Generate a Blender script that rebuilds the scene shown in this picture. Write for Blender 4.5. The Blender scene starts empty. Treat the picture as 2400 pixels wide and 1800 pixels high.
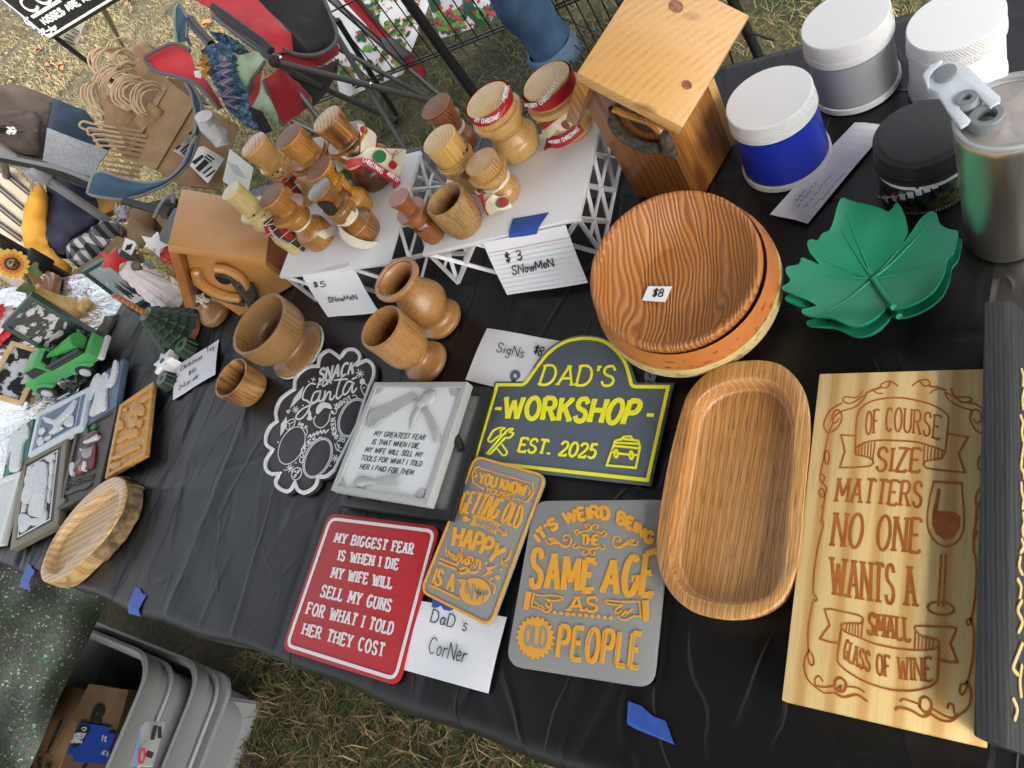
import bpy, bmesh, math, random
import numpy as np
from mathutils import Vector, Matrix, noise
random.seed(7); RNG = np.random.default_rng(7)
SC = bpy.context.scene
COL = SC.collection
# ------------------------------------------------------------------ camera, world, sun, exposure
CZ = 1.43                                   # eye height
TOP = 0.74                                  # table top
F = 1612.5                                  # focal length in pixels of the 2400 x 1800 photograph
_n = np.array([2292.5-1200, 1880-900, F]); _n /= np.linalg.norm(_n)
_a = np.cross([0, 1, 0], _n); _a /= np.linalg.norm(_a)
_b = np.cross(_n, _a)
RW = np.array([_a, -_b, -_n])               # image axes (right, down, forward) to world
cam = bpy.data.cameras.new('camera')
cam.sensor_width = 36; cam.lens = 36*F/2400; cam.clip_start = .02; cam.clip_end = 400
camo = bpy.data.objects.new('camera', cam); COL.objects.link(camo)
camo.matrix_world = Matrix((
    (RW[0][0], -RW[0][1], -RW[0][2], 0), (RW[1][0], -RW[1][1], -RW[1][2], 0),
    (RW[2][0], -RW[2][1], -RW[2][2], CZ), (0, 0, 0, 1)))
SC.camera = camo
SUN_AZ, SUN_EL = math.radians(-35), math.radians(42)     # azimuth from +X towards +Y
w = bpy.data.worlds.new('World'); SC.world = w; w.use_nodes = True
nt = w.node_tree
sky = nt.nodes.new('ShaderNodeTexSky'); sky.sky_type = 'NISHITA'; sky.sun_disc = False
sky.sun_elevation = SUN_EL; sky.sun_rotation = math.pi/2 - SUN_AZ
sky.air_density = 1.3; sky.dust_density = 5; sky.ozone_density = 1
hsv = nt.nodes.new('ShaderNodeHueSaturation'); hsv.inputs['Saturation'].default_value = .3     # thin overcast: a paler sky
nt.links.new(sky.outputs[0], hsv.inputs['Color']); nt.links.new(hsv.outputs[0], nt.nodes['Background'].inputs[0])
nt.nodes['Background'].inputs[1].default_value = .15
sl = bpy.data.lights.new('sun', 'SUN'); sl.energy = 2.0; sl.angle = math.radians(12); sl.color = (1, .94, .85)
so = bpy.data.objects.new('sun', sl); COL.objects.link(so)
so.rotation_euler = Vector((math.cos(SUN_AZ)*math.cos(SUN_EL), math.sin(SUN_AZ)*math.cos(SUN_EL), math.sin(SUN_EL))).to_track_quat('Z', 'Y').to_euler()
SC.view_settings.view_transform = 'Standard'; SC.view_settings.look = 'None'
SC.view_settings.exposure = 1.5; SC.view_settings.gamma = 1
SC.cycles.max_bounces = 8; SC.cycles.transparent_max_bounces = 12
SC.cycles.caustics_reflective = False; SC.cycles.caustics_refractive = False

# ------------------------------------------------------------------ where a point of the photograph lies in the world
def at(px, py, z=TOP):
    d = RW @ np.array([px-1200., py-900., F]); t = (z-CZ)/d[2]
    return Vector((d[0]*t, d[1]*t, z))
def ray(px, py, dist):
    d = RW @ np.array([px-1200., py-900., F]); d /= np.linalg.norm(d)
    return Vector((d[0]*dist, d[1]*dist, CZ+d[2]*dist))
def proj(p):
    c = RW.T @ (np.array([p[0], p[1], p[2]])-np.array([0, 0, CZ]))
    return np.array([1200+F*c[0]/c[2], 900+F*c[1]/c[2]])
def zof(xy, px, py):
    best = min((float(np.hypot(*(proj((xy[0], xy[1], z))-(px, py)))), z) for z in np.linspace(-.05, 1.35, 1401))
    return best[1]
def Zm(ox, oy, s): return lambda x, y: (ox+x/s, oy+y/s)
ZA = Zm(0, 0, 3.687); ZB = Zm(500, 0, 3.687); ZC = Zm(1000, 0, 3.687); ZD = Zm(1600, 0, 2.765)
ZE = Zm(0, 400, 3.687); ZF = Zm(500, 200, 3.687); ZG = Zm(900, 200, 3.687); ZH = Zm(1300, 350, 2.0109)
ZI = Zm(0, 750, 3.687); ZJ = Zm(0, 1000, 3.687); ZK = Zm(0, 1350, 3.687); ZL = Zm(400, 550, 2.765)
ZM = Zm(600, 780, 3.687); ZN = Zm(600, 1150, 3.318); ZO = Zm(1000, 750, 3.386); ZP = Zm(1100, 1100, 3.016)
ZQ = Zm(1800, 850, 3.687); ZR = Zm(1800, 1300, 3.318)
def zz(Z, *xy): return [Z(xy[i], xy[i+1]) for i in range(0, len(xy), 2)]

# ------------------------------------------------------------------ materials
def srgb(r, g, b):
    f = lambda c: c/12.92 if c <= .04045 else ((c+.055)/1.055)**2.4
    return (f(r/255), f(g/255), f(b/255), 1)
def C(c):
    return c if len(c) == 4 else (c[0], c[1], c[2], 1)
def newmat(name):
    m = bpy.data.materials.new(name); m.use_nodes = True
    return m, m.node_tree.nodes, m.node_tree.links, m.node_tree.nodes['Principled BSDF']
def coords(N, L, scale=(1, 1, 1), rot=(0, 0, 0), rnd=0.0):
    tc = N.new('ShaderNodeTexCoord'); mp = N.new('ShaderNodeMapping')
    mp.inputs['Scale'].default_value = scale; mp.inputs['Rotation'].default_value = rot
    if rnd:
        oi = N.new('ShaderNodeObjectInfo'); vm = N.new('ShaderNodeVectorMath'); vm.operation = 'MULTIPLY_ADD'
        vm.inputs[1].default_value = (rnd, rnd*.7, rnd*1.3)
        L.new(oi.outputs['Random'], vm.inputs[0]); L.new(tc.outputs['Object'], vm.inputs[2]); L.new(vm.outputs[0], mp.inputs[0])
    else: L.new(tc.outputs['Object'], mp.inputs[0])
    return mp.outputs[0]
def ntex(N, L, vec, scale, detail=4, rough=.55, dist=0):
    n = N.new('ShaderNodeTexNoise'); n.inputs['Scale'].default_value = scale; n.inputs['Detail'].default_value = detail
    n.inputs['Roughness'].default_value = rough; n.inputs['Distortion'].default_value = dist
    L.new(vec, n.inputs['Vector']); return n.outputs['Fac']
def ramp(N, L, fac, stops):
    r = N.new('ShaderNodeValToRGB'); e = r.color_ramp.elements
    while len(e) < len(stops): e.new(.5)
    for el, (p, c) in zip(e, stops): el.position = p; el.color = C(c)
    L.new(fac, r.inputs[0]); return r.outputs[0]
def mixc(N, L, fac, a, b, mode='MIX'):
    m = N.new('ShaderNodeMix'); m.data_type = 'RGBA'; m.blend_type = mode
    if isinstance(fac, float): m.inputs[0].default_value = fac
    else: L.new(fac, m.inputs[0])
    for i, v in ((6, a), (7, b)):
        if isinstance(v, tuple): m.inputs[i].default_value = C(v)
        else: L.new(v, m.inputs[i])
    return m.outputs[2]
def bumpit(N, L, P, h, strength=.3, dist=.001):
    b = N.new('ShaderNodeBump'); b.inputs['Strength'].default_value = strength; b.inputs['Distance'].default_value = dist
    L.new(h, b.inputs['Height']); L.new(b.outputs[0], P.inputs['Normal'])
def M(name, c, r=.5, c2=None, ns=60, stretch=(1, 1, 1), bump=0., bs=300, bd=.0008, metal=0., coat=0., trans=0., sheen=0., spec=.5, sss=0., alpha=1., lo=.35, hi=.65):
    m, N, L, P = newmat(name)
    P.inputs['Base Color'].default_value = C(c); P.inputs['Roughness'].default_value = r
    P.inputs['Metallic'].default_value = metal; P.inputs['Coat Weight'].default_value = coat; P.inputs['Coat Roughness'].default_value = .15
    P.inputs['Transmission Weight'].default_value = trans; P.inputs['Sheen Weight'].default_value = sheen
    P.inputs['Specular IOR Level'].default_value = spec; P.inputs['Alpha'].default_value = alpha
    if sss: P.inputs['Subsurface Weight'].default_value = sss; P.inputs['Subsurface Scale'].default_value = .01
    if c2 is not None:
        v = coords(N, L, stretch, rnd=3.); f = ntex(N, L, v, ns)
        L.new(ramp(N, L, f, [(lo, c), (hi, c2)]), P.inputs['Base Color'])
    if bump:
        v = coords(N, L, stretch); bumpit(N, L, P, ntex(N, L, v, bs), bump, bd)
    return m
def wood(name, c1, c2, c3=None, period=.004, axis='Z', dist=2.5, ds=25, coat=.5, r=.4, fibre=.35, off=(.02, .013, 0), knots=None, kcol=None, stretch=.25, bump=.12, rnd=.3, tilt=(0, 0, 0)):
    """solid wood: growth rings round a pith axis, warped, with fine fibre streaks along the axis"""
    m, N, L, P = newmat(name)
    rot = {'Z': (0, 0, 0), 'X': (0, math.pi/2, 0), 'Y': (math.pi/2, 0, 0)}[axis]
    rot = tuple(a+b for a, b in zip(rot, tilt))
    v = coords(N, L, (1, 1, 1), rot, rnd)
    ad = N.new('ShaderNodeVectorMath'); ad.operation = 'ADD'; ad.inputs[1].default_value = off; L.new(v, ad.inputs[0])
    ml = N.new('ShaderNodeVectorMath'); ml.operation = 'MULTIPLY'; ml.inputs[1].default_value = (1, 1, stretch); L.new(ad.outputs[0], ml.inputs[0])
    wv = N.new('ShaderNodeTexWave'); wv.wave_type = 'RINGS'; wv.rings_direction = 'Z'; wv.wave_profile = 'SIN'
    period *= .62
    wv.inputs['Scale'].default_value = .314/period; wv.inputs['Distortion'].default_value = dist
    wv.inputs['Detail'].default_value = 2; wv.inputs['Detail Scale'].default_value = ds*period/.314; wv.inputs['Detail Roughness'].default_value = .5
    L.new(ml.outputs[0], wv.inputs['Vector'])
    fb = N.new('ShaderNodeVectorMath'); fb.operation = 'MULTIPLY'; fb.inputs[1].default_value = (1, 1, .05); L.new(ad.outputs[0], fb.inputs[0])
    f = ntex(N, L, fb.outputs[0], 900, 3)
    big = ntex(N, L, ml.outputs[0], 28, 3)
    am = N.new('ShaderNodeMath'); am.operation = 'MULTIPLY'; L.new(wv.outputs['Fac'], am.inputs[0])
    md = ntex(N, L, ml.outputs[0], 45, 3, .6); mr = N.new('ShaderNodeMapRange'); mr.inputs[1].default_value = .3; mr.inputs[2].default_value = .7; mr.inputs[3].default_value = .25; mr.inputs[4].default_value = 1.; L.new(md, mr.inputs[0]); L.new(mr.outputs[0], am.inputs[1])
    col = ramp(N, L, am.outputs[0], [(0, c1), (.45, tuple(.75*a+.25*b for a, b in zip(C(c1), C(c2)))), (.95, c2)])
    if c3 is not None: col = mixc(N, L, ramp(N, L, big, [(.42, (0, 0, 0)), (.62, (1, 1, 1))]), col, tuple(C(c3)))
    dk = ramp(N, L, f, [(.3, (1-fibre,)*3), (.55, (1, 1, 1))])
    col = mixc(N, L, 1.0, col, dk, 'MULTIPLY')
    if knots:
        vor = N.new('ShaderNodeTexVoronoi'); vor.inputs['Scale'].default_value = knots; L.new(ml.outputs[0], vor.inputs['Vector'])
        col = mixc(N, L, ramp(N, L, vor.outputs['Distance'], [(.05, (1, 1, 1)), (.11, (0, 0, 0))]), col, tuple(C(kcol or c2)))
    L.new(col, P.inputs['Base Color']); P.inputs['Roughness'].default_value = r
    P.inputs['Coat Weight'].default_value = coat; P.inputs['Coat Roughness'].default_value = .18
    bumpit(N, L, P, f, bump, .0004)
    return m

# ------------------------------------------------------------------ geometry
class G:
    def __init__(s): s.v = []; s.f = []; s.m = []; s.cm = 0
    def add(s, vs, fs):
        o = len(s.v); s.v += [Vector(p) for p in vs]; s.f += [[o+i for i in f] for f in fs]; s.m += [s.cm]*len(fs); return s
    def box(s, c, size, rz=0, R=None):
        x, y, z = (q/2 for q in size); M3 = R or Matrix.Rotation(rz, 3, 'Z'); c = Vector(c)
        vs = [c+M3 @ Vector((i*x, j*y, k*z)) for k in (-1, 1) for i, j in ((-1, -1), (1, -1), (1, 1), (-1, 1))]
        return s.add(vs, [(3, 2, 1, 0), (4, 5, 6, 7), (0, 1, 5, 4), (1, 2, 6, 5), (2, 3, 7, 6), (3, 0, 4, 7)])
    def prism(s, top, d):
        """polygon top (3D points) thickened by vector d"""
        top = [Vector(p) for p in top]; n = len(top); d = Vector(d)
        nr = sum(((top[i]-top[0]).cross(top[(i+1) % n]-top[0]) for i in range(n)), Vector())
        if nr.dot(d) > 0: top = top[::-1]
        return s.add(top+[p+d for p in top], [list(range(n)), list(range(2*n-1, n-1, -1))]+[(i, n+i, n+(i+1) % n, (i+1) % n) for i in range(n)])
    def lathe(s, xy, prof, seg=40, cap=True, fn=None):
        """prof: list of (z, r) bottom to top (may turn back inside)"""
        o = []
        for z, r in prof:
            for k in range(seg):
                a = 2*math.pi*k/seg; rr = max(r, 1e-5)
                if fn: rr = fn(a, z, rr)
                o.append((xy[0]+rr*math.cos(a), xy[1]+rr*math.sin(a), z))
        n = len(prof)
        fs = [(j*seg+k, j*seg+(k+1) % seg, (j+1)*seg+(k+1) % seg, (j+1)*seg+k) for j in range(n-1) for k in range(seg)]
        if cap: fs += [list(range(seg))[::-1], [(n-1)*seg+k for k in range(seg)]]
        return s.add(o, fs)
    def tube(s, pts, r, seg=8, closed=False, flat=1.):
        pts = [Vector(p) for p in pts]; n = len(pts)
        if n < 2: return s
        rs = r if isinstance(r, (list, tuple)) else [r]*n
        o = []; up = Vector((0, 0, 1)); prev = None
        for i in range(n):
            a = pts[i-1] if (i or closed) else pts[i]; b = pts[(i+1) % n] if (i < n-1 or closed) else pts[i]
            t = (b-a); t = t.normalized() if t.length > 1e-9 else Vector((1, 0, 0))
            if prev is None:
                u = t.cross(up)
                if u.length < .05: u = t.cross(Vector((1, 0, 0)))
            else: u = prev-t*prev.dot(t)
            u.normalize(); prev = u; v = t.cross(u)
            for k in range(seg):
                q = 2*math.pi*k/seg; o.append(pts[i]+u*math.cos(q)*rs[i]+v*math.sin(q)*rs[i]*flat)
        m = n if closed else n-1
        fs = [(i*seg+k, i*seg+(k+1) % seg, ((i+1) % n)*seg+(k+1) % seg, ((i+1) % n)*seg+k) for i in range(m) for k in range(seg)]
        if not closed: fs += [list(range(seg))[::-1], [(n-1)*seg+k for k in range(seg)]]
        return s.add(o, fs)
    def ball(s, c, r, seg=12, sq=(1, 1, 1)):
        c = Vector(c); o = []; rg = seg//2
        for j in range(rg+1):
            t = math.pi*j/rg
            for k in range(seg):
                a = 2*math.pi*k/seg; rr = max(math.sin(t), 1e-4)
                o.append(c+Vector((r*sq[0]*rr*math.cos(a), r*sq[1]*rr*math.sin(a), -r*sq[2]*math.cos(t))))
        return s.add(o, [(j*seg+k, j*seg+(k+1) % seg, (j+1)*seg+(k+1) % seg, (j+1)*seg+k) for j in range(rg) for k in range(seg)])
    def ribbon(s, pts, w, nrm, h, closed=False, cap='butt'):
        """flat stroke of width w raised by h along nrm; its foot lies at pts"""
        P = [Vector(p) for p in pts]; nrm = Vector(nrm).normalized(); q = [P[0]]
        for p in P[1:]:
            if (p-q[-1]).length > w*.04: q.append(p)
        if closed and (q[0]-q[-1]).length < w*.04: q.pop()
        P = q; n = len(P)
        if n < 2: return s
        lf = []; rt = []
        for i in range(n):
            d0 = (P[i]-P[i-1]) if (i or closed) else None; d1 = (P[(i+1) % n]-P[i]) if (i < n-1 or closed) else None
            d0 = (d0 or d1).normalized(); d1 = (d1 or d0).normalized()
            n0 = nrm.cross(d0); n1 = nrm.cross(d1); m = n0+n1
            if m.length < 1e-4: m = n0.copy()
            m.normalize(); k = 1/max(m.dot(n0), .45)
            ext = Vector()
            lf.append(P[i]+m*k*w/2); rt.append(P[i]-m*k*w/2)
        if cap == 'round' and not closed:
            d0 = (P[0]-P[1]).normalized(); d1 = (P[-1]-P[-2]).normalized()
            lf.insert(0, P[0]+d0*w*.42+nrm.cross(-d0)*w*.22); rt.insert(0, P[0]+d0*w*.42-nrm.cross(-d0)*w*.22)
            lf.append(P[-1]+d1*w*.42+nrm.cross(d1)*w*.22); rt.append(P[-1]+d1*w*.42-nrm.cross(d1)*w*.22)
        n = len(lf); up = nrm*h
        o = lf+rt+[p+up for p in lf]+[p+up for p in rt]
        m = n if closed else n-1; fs = []
        for i in range(m):
            j = (i+1) % n
            fs += [(2*n+j, 2*n+i, 3*n+i, 3*n+j), (i, 2*n+i, 2*n+j, j)[::-1], (n+i, 3*n+i, 3*n+j, n+j)]
        if not closed: fs += [(0, n, 3*n, 2*n)[::-1], (n-1, 2*n-1, 4*n-1, 3*n-1)]
        return s.add(o, fs)
    def sheet(s, rows, sub=4, thick=.002, wr=0., ws=12., wv=None):
        """smooth cloth through a grid of points, given a real thickness"""
        A = np.array([[list(p) for p in r] for r in rows], float)
        for ax in (0, 1):
            A = np.moveaxis(A, ax, 0); n = A.shape[0]; out = []
            for i in range(n-1):
                p0 = A[max(i-1, 0)]; p1 = A[i]; p2 = A[i+1]; p3 = A[min(i+2, n-1)]
                for k in range(sub):
                    t = k/sub; out.append(.5*(2*p1+(p2-p0)*t+(2*p0-5*p1+4*p2-p3)*t*t+(3*p1-p0-3*p2+p3)*t**3))
            out.append(A[-1]); A = np.moveaxis(np.array(out), 0, ax)
        gu = np.gradient(A, axis=0); gv = np.gradient(A, axis=1); nn = np.cross(gu, gv); nn /= np.maximum(np.linalg.norm(nn, axis=2, keepdims=True), 1e-9)
        if wr:
            for i in range(A.shape[0]):
                for j in range(A.shape[1]):
                    p = Vector(A[i, j])*ws
                    A[i, j] += nn[i, j]*wr*(noise.noise(p)+.5*noise.noise(p*2.3))
        H, W = A.shape[:2]; T = [Vector(p) for p in A.reshape(-1, 3)]; Bt = [Vector(p) for p in (A-nn*thick).reshape(-1, 3)]; k = H*W
        fs = []
        for i in range(H-1):
            for j in range(W-1):
                a, b, c, d = i*W+j, i*W+j+1, (i+1)*W+j+1, (i+1)*W+j
                fs += [(a, d, c, b), (k+a, k+b, k+c, k+d)]
        bd = [(i, 0) for i in range(H)]+[(H-1, j) for j in range(1, W)]+[(i, W-1) for i in range(H-2, -1, -1)]+[(0, j) for j in range(W-2, 0, -1)]
        ids = [i*W+j for i, j in bd]
        for q in range(len(ids)):
            a, b = ids[q], ids[(q+1) % len(ids)]; fs.append((a, k+a, k+b, b))
        s.edge = [T[i] for i in ids]
        return s.add(T+Bt, fs)
def make(name, g, mats, parent=None, loc=None, smooth=30, bevel=0., bseg=2, sub=0):
    mats = mats if isinstance(mats, (list, tuple)) else [mats]
    org = Vector(loc) if loc is not None else Vector((0, 0, 0))
    if parent is not None:
        org = Vector(parent['_w'])
    me = bpy.data.meshes.new(name); me.from_pydata([p-org for p in g.v], [], g.f)
    for m in mats: me.materials.append(m)
    if len(mats) > 1: me.polygons.foreach_set('material_index', g.m)
    if bevel:
        bm = bmesh.new(); bm.from_mesh(me); bmesh.ops.remove_doubles(bm, verts=bm.verts, dist=1e-6)
        es = [e for e in bm.edges if len(e.link_faces) == 2 and e.calc_face_angle(0) > .6]
        bmesh.ops.bevel(bm, geom=es, offset=bevel, segments=bseg, profile=.5, affect='EDGES', clamp_overlap=True)
        bm.to_mesh(me); bm.free()
    if getattr(g, 'soft', False): smooth = 88
    me.shade_smooth(); me.set_sharp_from_angle(angle=math.radians(smooth)); me.update()
    o = bpy.data.objects.new(name, me); COL.objects.link(o)
    o['_w'] = tuple(org)
    if parent is not None: o.parent = parent
    else: o.location = org
    if sub:
        md = o.modifiers.new('subsurf', 'SUBSURF'); md.levels = sub; md.render_levels = sub
    return o
def thing(name, label, cat, loc, group=None):
    o = bpy.data.objects.new(name, None); COL.objects.link(o); o.location = loc; o['_w'] = tuple(loc)
    o.empty_display_size = .02; o['label'] = label; o['category'] = cat
    if group: o['group'] = group
    return o
def tag(o, label, cat, group=None):
    o['label'] = label; o['category'] = cat
    if group: o['group'] = group
    return o
def struct(o): o['kind'] = 'structure'; return o
def stuff(o): o['kind'] = 'stuff'; return o
def arc(cx, cy, rx, ry, a0, a1, n=14): return [(cx+rx*math.cos(math.radians(a0+(a1-a0)*i/n)), cy+ry*math.sin(math.radians(a0+(a1-a0)*i/n))) for i in range(n+1)]
def smooth(pts, k=5, closed=False):
    P = [np.array(p, float) for p in pts]; n = len(P); out = []
    for i in range(n if closed else n-1):
        g = (lambda j: P[j % n]) if closed else (lambda j: P[min(max(j, 0), n-1)])
        p0, p1, p2, p3 = g(i-1), g(i), g(i+1), g(i+2)
        for q in range(k):
            t = q/k; out.append(tuple(.5*(2*p1+(p2-p0)*t+(2*p0-5*p1+4*p2-p3)*t*t+(3*p1-p0-3*p2+p3)*t**3)))
    if not closed: out.append(tuple(P[-1]))
    return out
def rounded(quad, r, n=6):
    """corners of a flat quad (3D) rounded by radius r"""
    Q = [Vector(p) for p in quad]; out = []
    for i in range(len(Q)):
        p = Q[i]; a = (Q[i-1]-p).normalized(); b = (Q[(i+1) % len(Q)]-p).normalized()
        for k in range(n+1):
            t = k/n; out.append((p+a*r)*(1-t)**2+p*2*t*(1-t)*.55+p*2*t*(1-t)*.45+(p+b*r)*t*t)
    return out
def inset(poly, d, nrm=(0, 0, 1)):
    P = [Vector(p) for p in poly]; n = len(P); nrm = Vector(nrm); out = []
    ar = sum((P[i].cross(P[(i+1) % n]).dot(nrm) for i in range(n))); sg = 1 if ar > 0 else -1
    for i in range(n):
        d0 = (P[i]-P[i-1]).normalized(); d1 = (P[(i+1) % n]-P[i]).normalized()
        m = (nrm.cross(d0)+nrm.cross(d1)); m.normalize(); k = 1/max(m.dot(nrm.cross(d0)), .4)
        out.append(P[i]+m*(sg*d*k))
    return out

# ------------------------------------------------------------------ lettering drawn as strokes
def S(*xy): return smooth([(xy[i], xy[i+1]) for i in range(0, len(xy), 2)], 5)
def Ln(*xy): return [(xy[i], xy[i+1]) for i in range(0, len(xy), 2)]
GL = {
 'A': (.66, [Ln(0, 0, .33, 1), Ln(.33, 1, .66, 0), Ln(.13, .35, .53, .35)]),
 'B': (.58, [Ln(0, 0, 0, 1), [(0, 1), (.28, 1)]+arc(.3, .77, .22, .23, 90, -90)+[(0, .54)], [(.28, .54)]+arc(.3, .27, .26, .27, 90, -90)+[(0, 0)]]),
 'C': (.6, [arc(.32, .5, .32, .5, 48, 312, 22)]),
 'D': (.62, [Ln(0, 0, 0, 1), [(0, 1), (.22, 1)]+arc(.24, .5, .36, .5, 90, -90)+[(0, 0)]]),
 'E': (.52, [Ln(0, 0, 0, 1), Ln(0, 1, .5, 1), Ln(0, .52, .4, .52), Ln(0, 0, .52, 0)]),
 'F': (.5, [Ln(0, 0, 0, 1), Ln(0, 1, .5, 1), Ln(0, .52, .4, .52)]),
 'G': (.64, [arc(.32, .5, .32, .5, 48, 340, 22), Ln(.36, .42, .63, .42, .63, .12)]),
 'H': (.62, [Ln(0, 0, 0, 1), Ln(.62, 0, .62, 1), Ln(0, .52, .62, .52)]),
 'I': (.06, [Ln(.03, 0, .03, 1)]),
 'J': (.4, [[(.4, 1), (.4, .25)]+arc(.2, .22, .2, .22, 0, -160)]),
 'K': (.6, [Ln(0, 0, 0, 1), Ln(.56, 1, .04, .42), Ln(.2, .6, .6, 0)]),
 'L': (.5, [Ln(0, 1, 0, 0), Ln(0, 0, .5, 0)]),
 'M': (.78, [Ln(0, 0, .04, 1), Ln(.04, 1, .39, .25), Ln(.39, .25, .74, 1), Ln(.74, 1, .78, 0)]),
 'N': (.62, [Ln(0, 0, 0, 1), Ln(0, 1, .62, 0), Ln(.62, 0, .62, 1)]),
 'O': (.66, [arc(.33, .5, .33, .5, 0, 360, 28)]),
 'P': (.56, [Ln(0, 0, 0, 1), [(0, 1), (.28, 1)]+arc(.3, .74, .25, .26, 90, -90)+[(0, .48)]]),
 'R': (.6, [Ln(0, 0, 0, 1), [(0, 1), (.28, 1)]+arc(.3, .75, .24, .25, 90, -90)+[(0, .5)], Ln(.28, .5, .6, 0)]),
 'S': (.56, [S(.53, .8, .42, .97, .28, 1, .1, .94, .03, .76, .1, .6, .28, .51, .46, .42, .54, .24, .45, .06, .27, 0, .1, .05, .01, .22)]),
 'T': (.58, [Ln(.29, 0, .29, 1), Ln(0, 1, .58, 1)]),
 'U': (.6, [[(0, 1), (0, .28)]+arc(.3, .28, .3, .28, 180, 360)+[(.6, 1)]]),
 'V': (.64, [Ln(0, 1, .32, 0), Ln(.32, 0, .64, 1)]),
 'W': (.92, [Ln(0, 1, .22, 0), Ln(.22, 0, .46, .85), Ln(.46, .85, .7, 0), Ln(.7, 0, .92, 1)]),
 'X': (.6, [Ln(0, 0, .6, 1), Ln(0, 1, .6, 0)]),
 'Y': (.62, [Ln(0, 1, .31, .48), Ln(.62, 1, .31, .48), Ln(.31, .48, .31, 0)]),
 'Z': (.58, [Ln(.02, 1, .56, 1), Ln(.56, 1, 0, 0), Ln(0, 0, .58, 0)]),
 '0': (.56, [arc(.28, .5, .28, .5, 0, 360, 26)]),
 '1': (.3, [Ln(0, .8, .18, 1, .18, 0)]),
 '2': (.54, [S(.02, .76, .1, .94, .28, 1, .46, .92, .52, .74, .44, .52, .2, .24, 0, 0), Ln(0, 0, .54, 0)]),
 '3': (.5, [S(.02, .86, .2, 1, .42, .92, .46, .74, .34, .56, .16, .52), S(.16, .52, .4, .46, .5, .26, .38, .04, .18, 0, 0, .12)]),
 '5': (.5, [Ln(.46, 1, .08, 1, .05, .56), S(.05, .56, .24, .62, .44, .5, .5, .3, .4, .06, .2, 0, 0, .1)]),
 '8': (.5, [S(.25, .53, .08, .64, .04, .8, .12, .96, .25, 1, .38, .96, .46, .8, .42, .64, .25, .53, .06, .42, 0, .24, .08, .05, .25, 0, .42, .05, .5, .24, .44, .42, .25, .53)]),
 '$': (.5, [S(.48, .78, .38, .88, .22, .9, .06, .8, .06, .64, .2, .54, .38, .46, .46, .32, .36, .14, .2, .1, .02, .2), Ln(.2, 1.06, .2, -.06), Ln(.3, 1.06, .3, -.06)]),
 "'": (.1, [Ln(.06, 1, .03, .74)]), '.': (.1, [Ln(.03, 0, .05, .06)]), ',': (.12, [Ln(.07, .05, .02, -.14)]), '-': (.34, [Ln(.02, .48, .32, .48)]), ':': (.1, [Ln(.03, .2, .05, .26), Ln(.03, .6, .05, .66)]),
 ' ': (.34, []),
 'a': (.42, [S(.38, .5, .2, .58, .03, .4, .04, .12, .18, 0, .34, .14, .39, .52), S(.39, .52, .37, .2, .46, .02)]),
 'c': (.36, [S(.36, .5, .18, .58, .02, .34, .1, .06, .24, 0, .38, .1)]),
 'd': (.44, [S(.38, .46, .2, .58, .03, .36, .06, .08, .2, 0, .36, .18), Ln(.4, 1.02, .38, 0)]),
 'e': (.4, [S(.03, .3, .36, .36, .34, .54, .2, .6, .04, .44, .05, .14, .2, 0, .4, .1)]),
 'g': (.42, [S(.38, .5, .2, .58, .03, .4, .06, .16, .2, .06, .36, .2, .39, .54, .38, 0, .3, -.34, .1, -.36, 0, -.24)]),
 'h': (.42, [Ln(.03, 1, .01, 0), S(.02, .32, .16, .54, .32, .52, .36, .3, .38, 0)]),
 'i': (.1, [Ln(.05, .55, .04, 0), Ln(.05, .8, .06, .84)]),
 'l': (.1, [Ln(.06, 1.02, .03, 0)]),
 'm': (.66, [Ln(.03, .56, 0, 0), S(.02, .34, .14, .55, .28, .5, .3, .02), S(.3, .34, .42, .55, .57, .5, .61, 0)]),
 'n': (.42, [Ln(.03, .56, 0, 0), S(.02, .32, .16, .55, .32, .52, .36, .3, .38, 0)]),
 'o': (.4, [S(.2, .58, .04, .44, .03, .14, .18, 0, .35, .12, .37, .42, .22, .58)]),
 'r': (.34, [Ln(.04, .56, .01, 0), S(.02, .3, .12, .5, .26, .58, .34, .52)]),
 's': (.36, [S(.34, .52, .2, .6, .06, .52, .08, .38, .24, .3, .33, .18, .24, .02, .1, 0, 0, .08)]),
 't': (.34, [S(.16, .9, .13, .2, .2, .02, .32, .06), Ln(0, .6, .32, .64)]),
 'u': (.42, [S(.02, .56, .02, .2, .12, .02, .26, .06, .38, .56), S(.38, .56, .37, .14, .44, .02)]),
 'w': (.56, [S(.0, .54, .06, .1, .16, .02, .26, .4, .3, .44, .38, .04, .46, .06, .56, .56)]),
 'y': (.42, [S(.02, .56, .06, .3, .18, .2, .3, .3), S(.4, .58, .32, .14, .2, -.26, .04, -.34)]),
}
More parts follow.
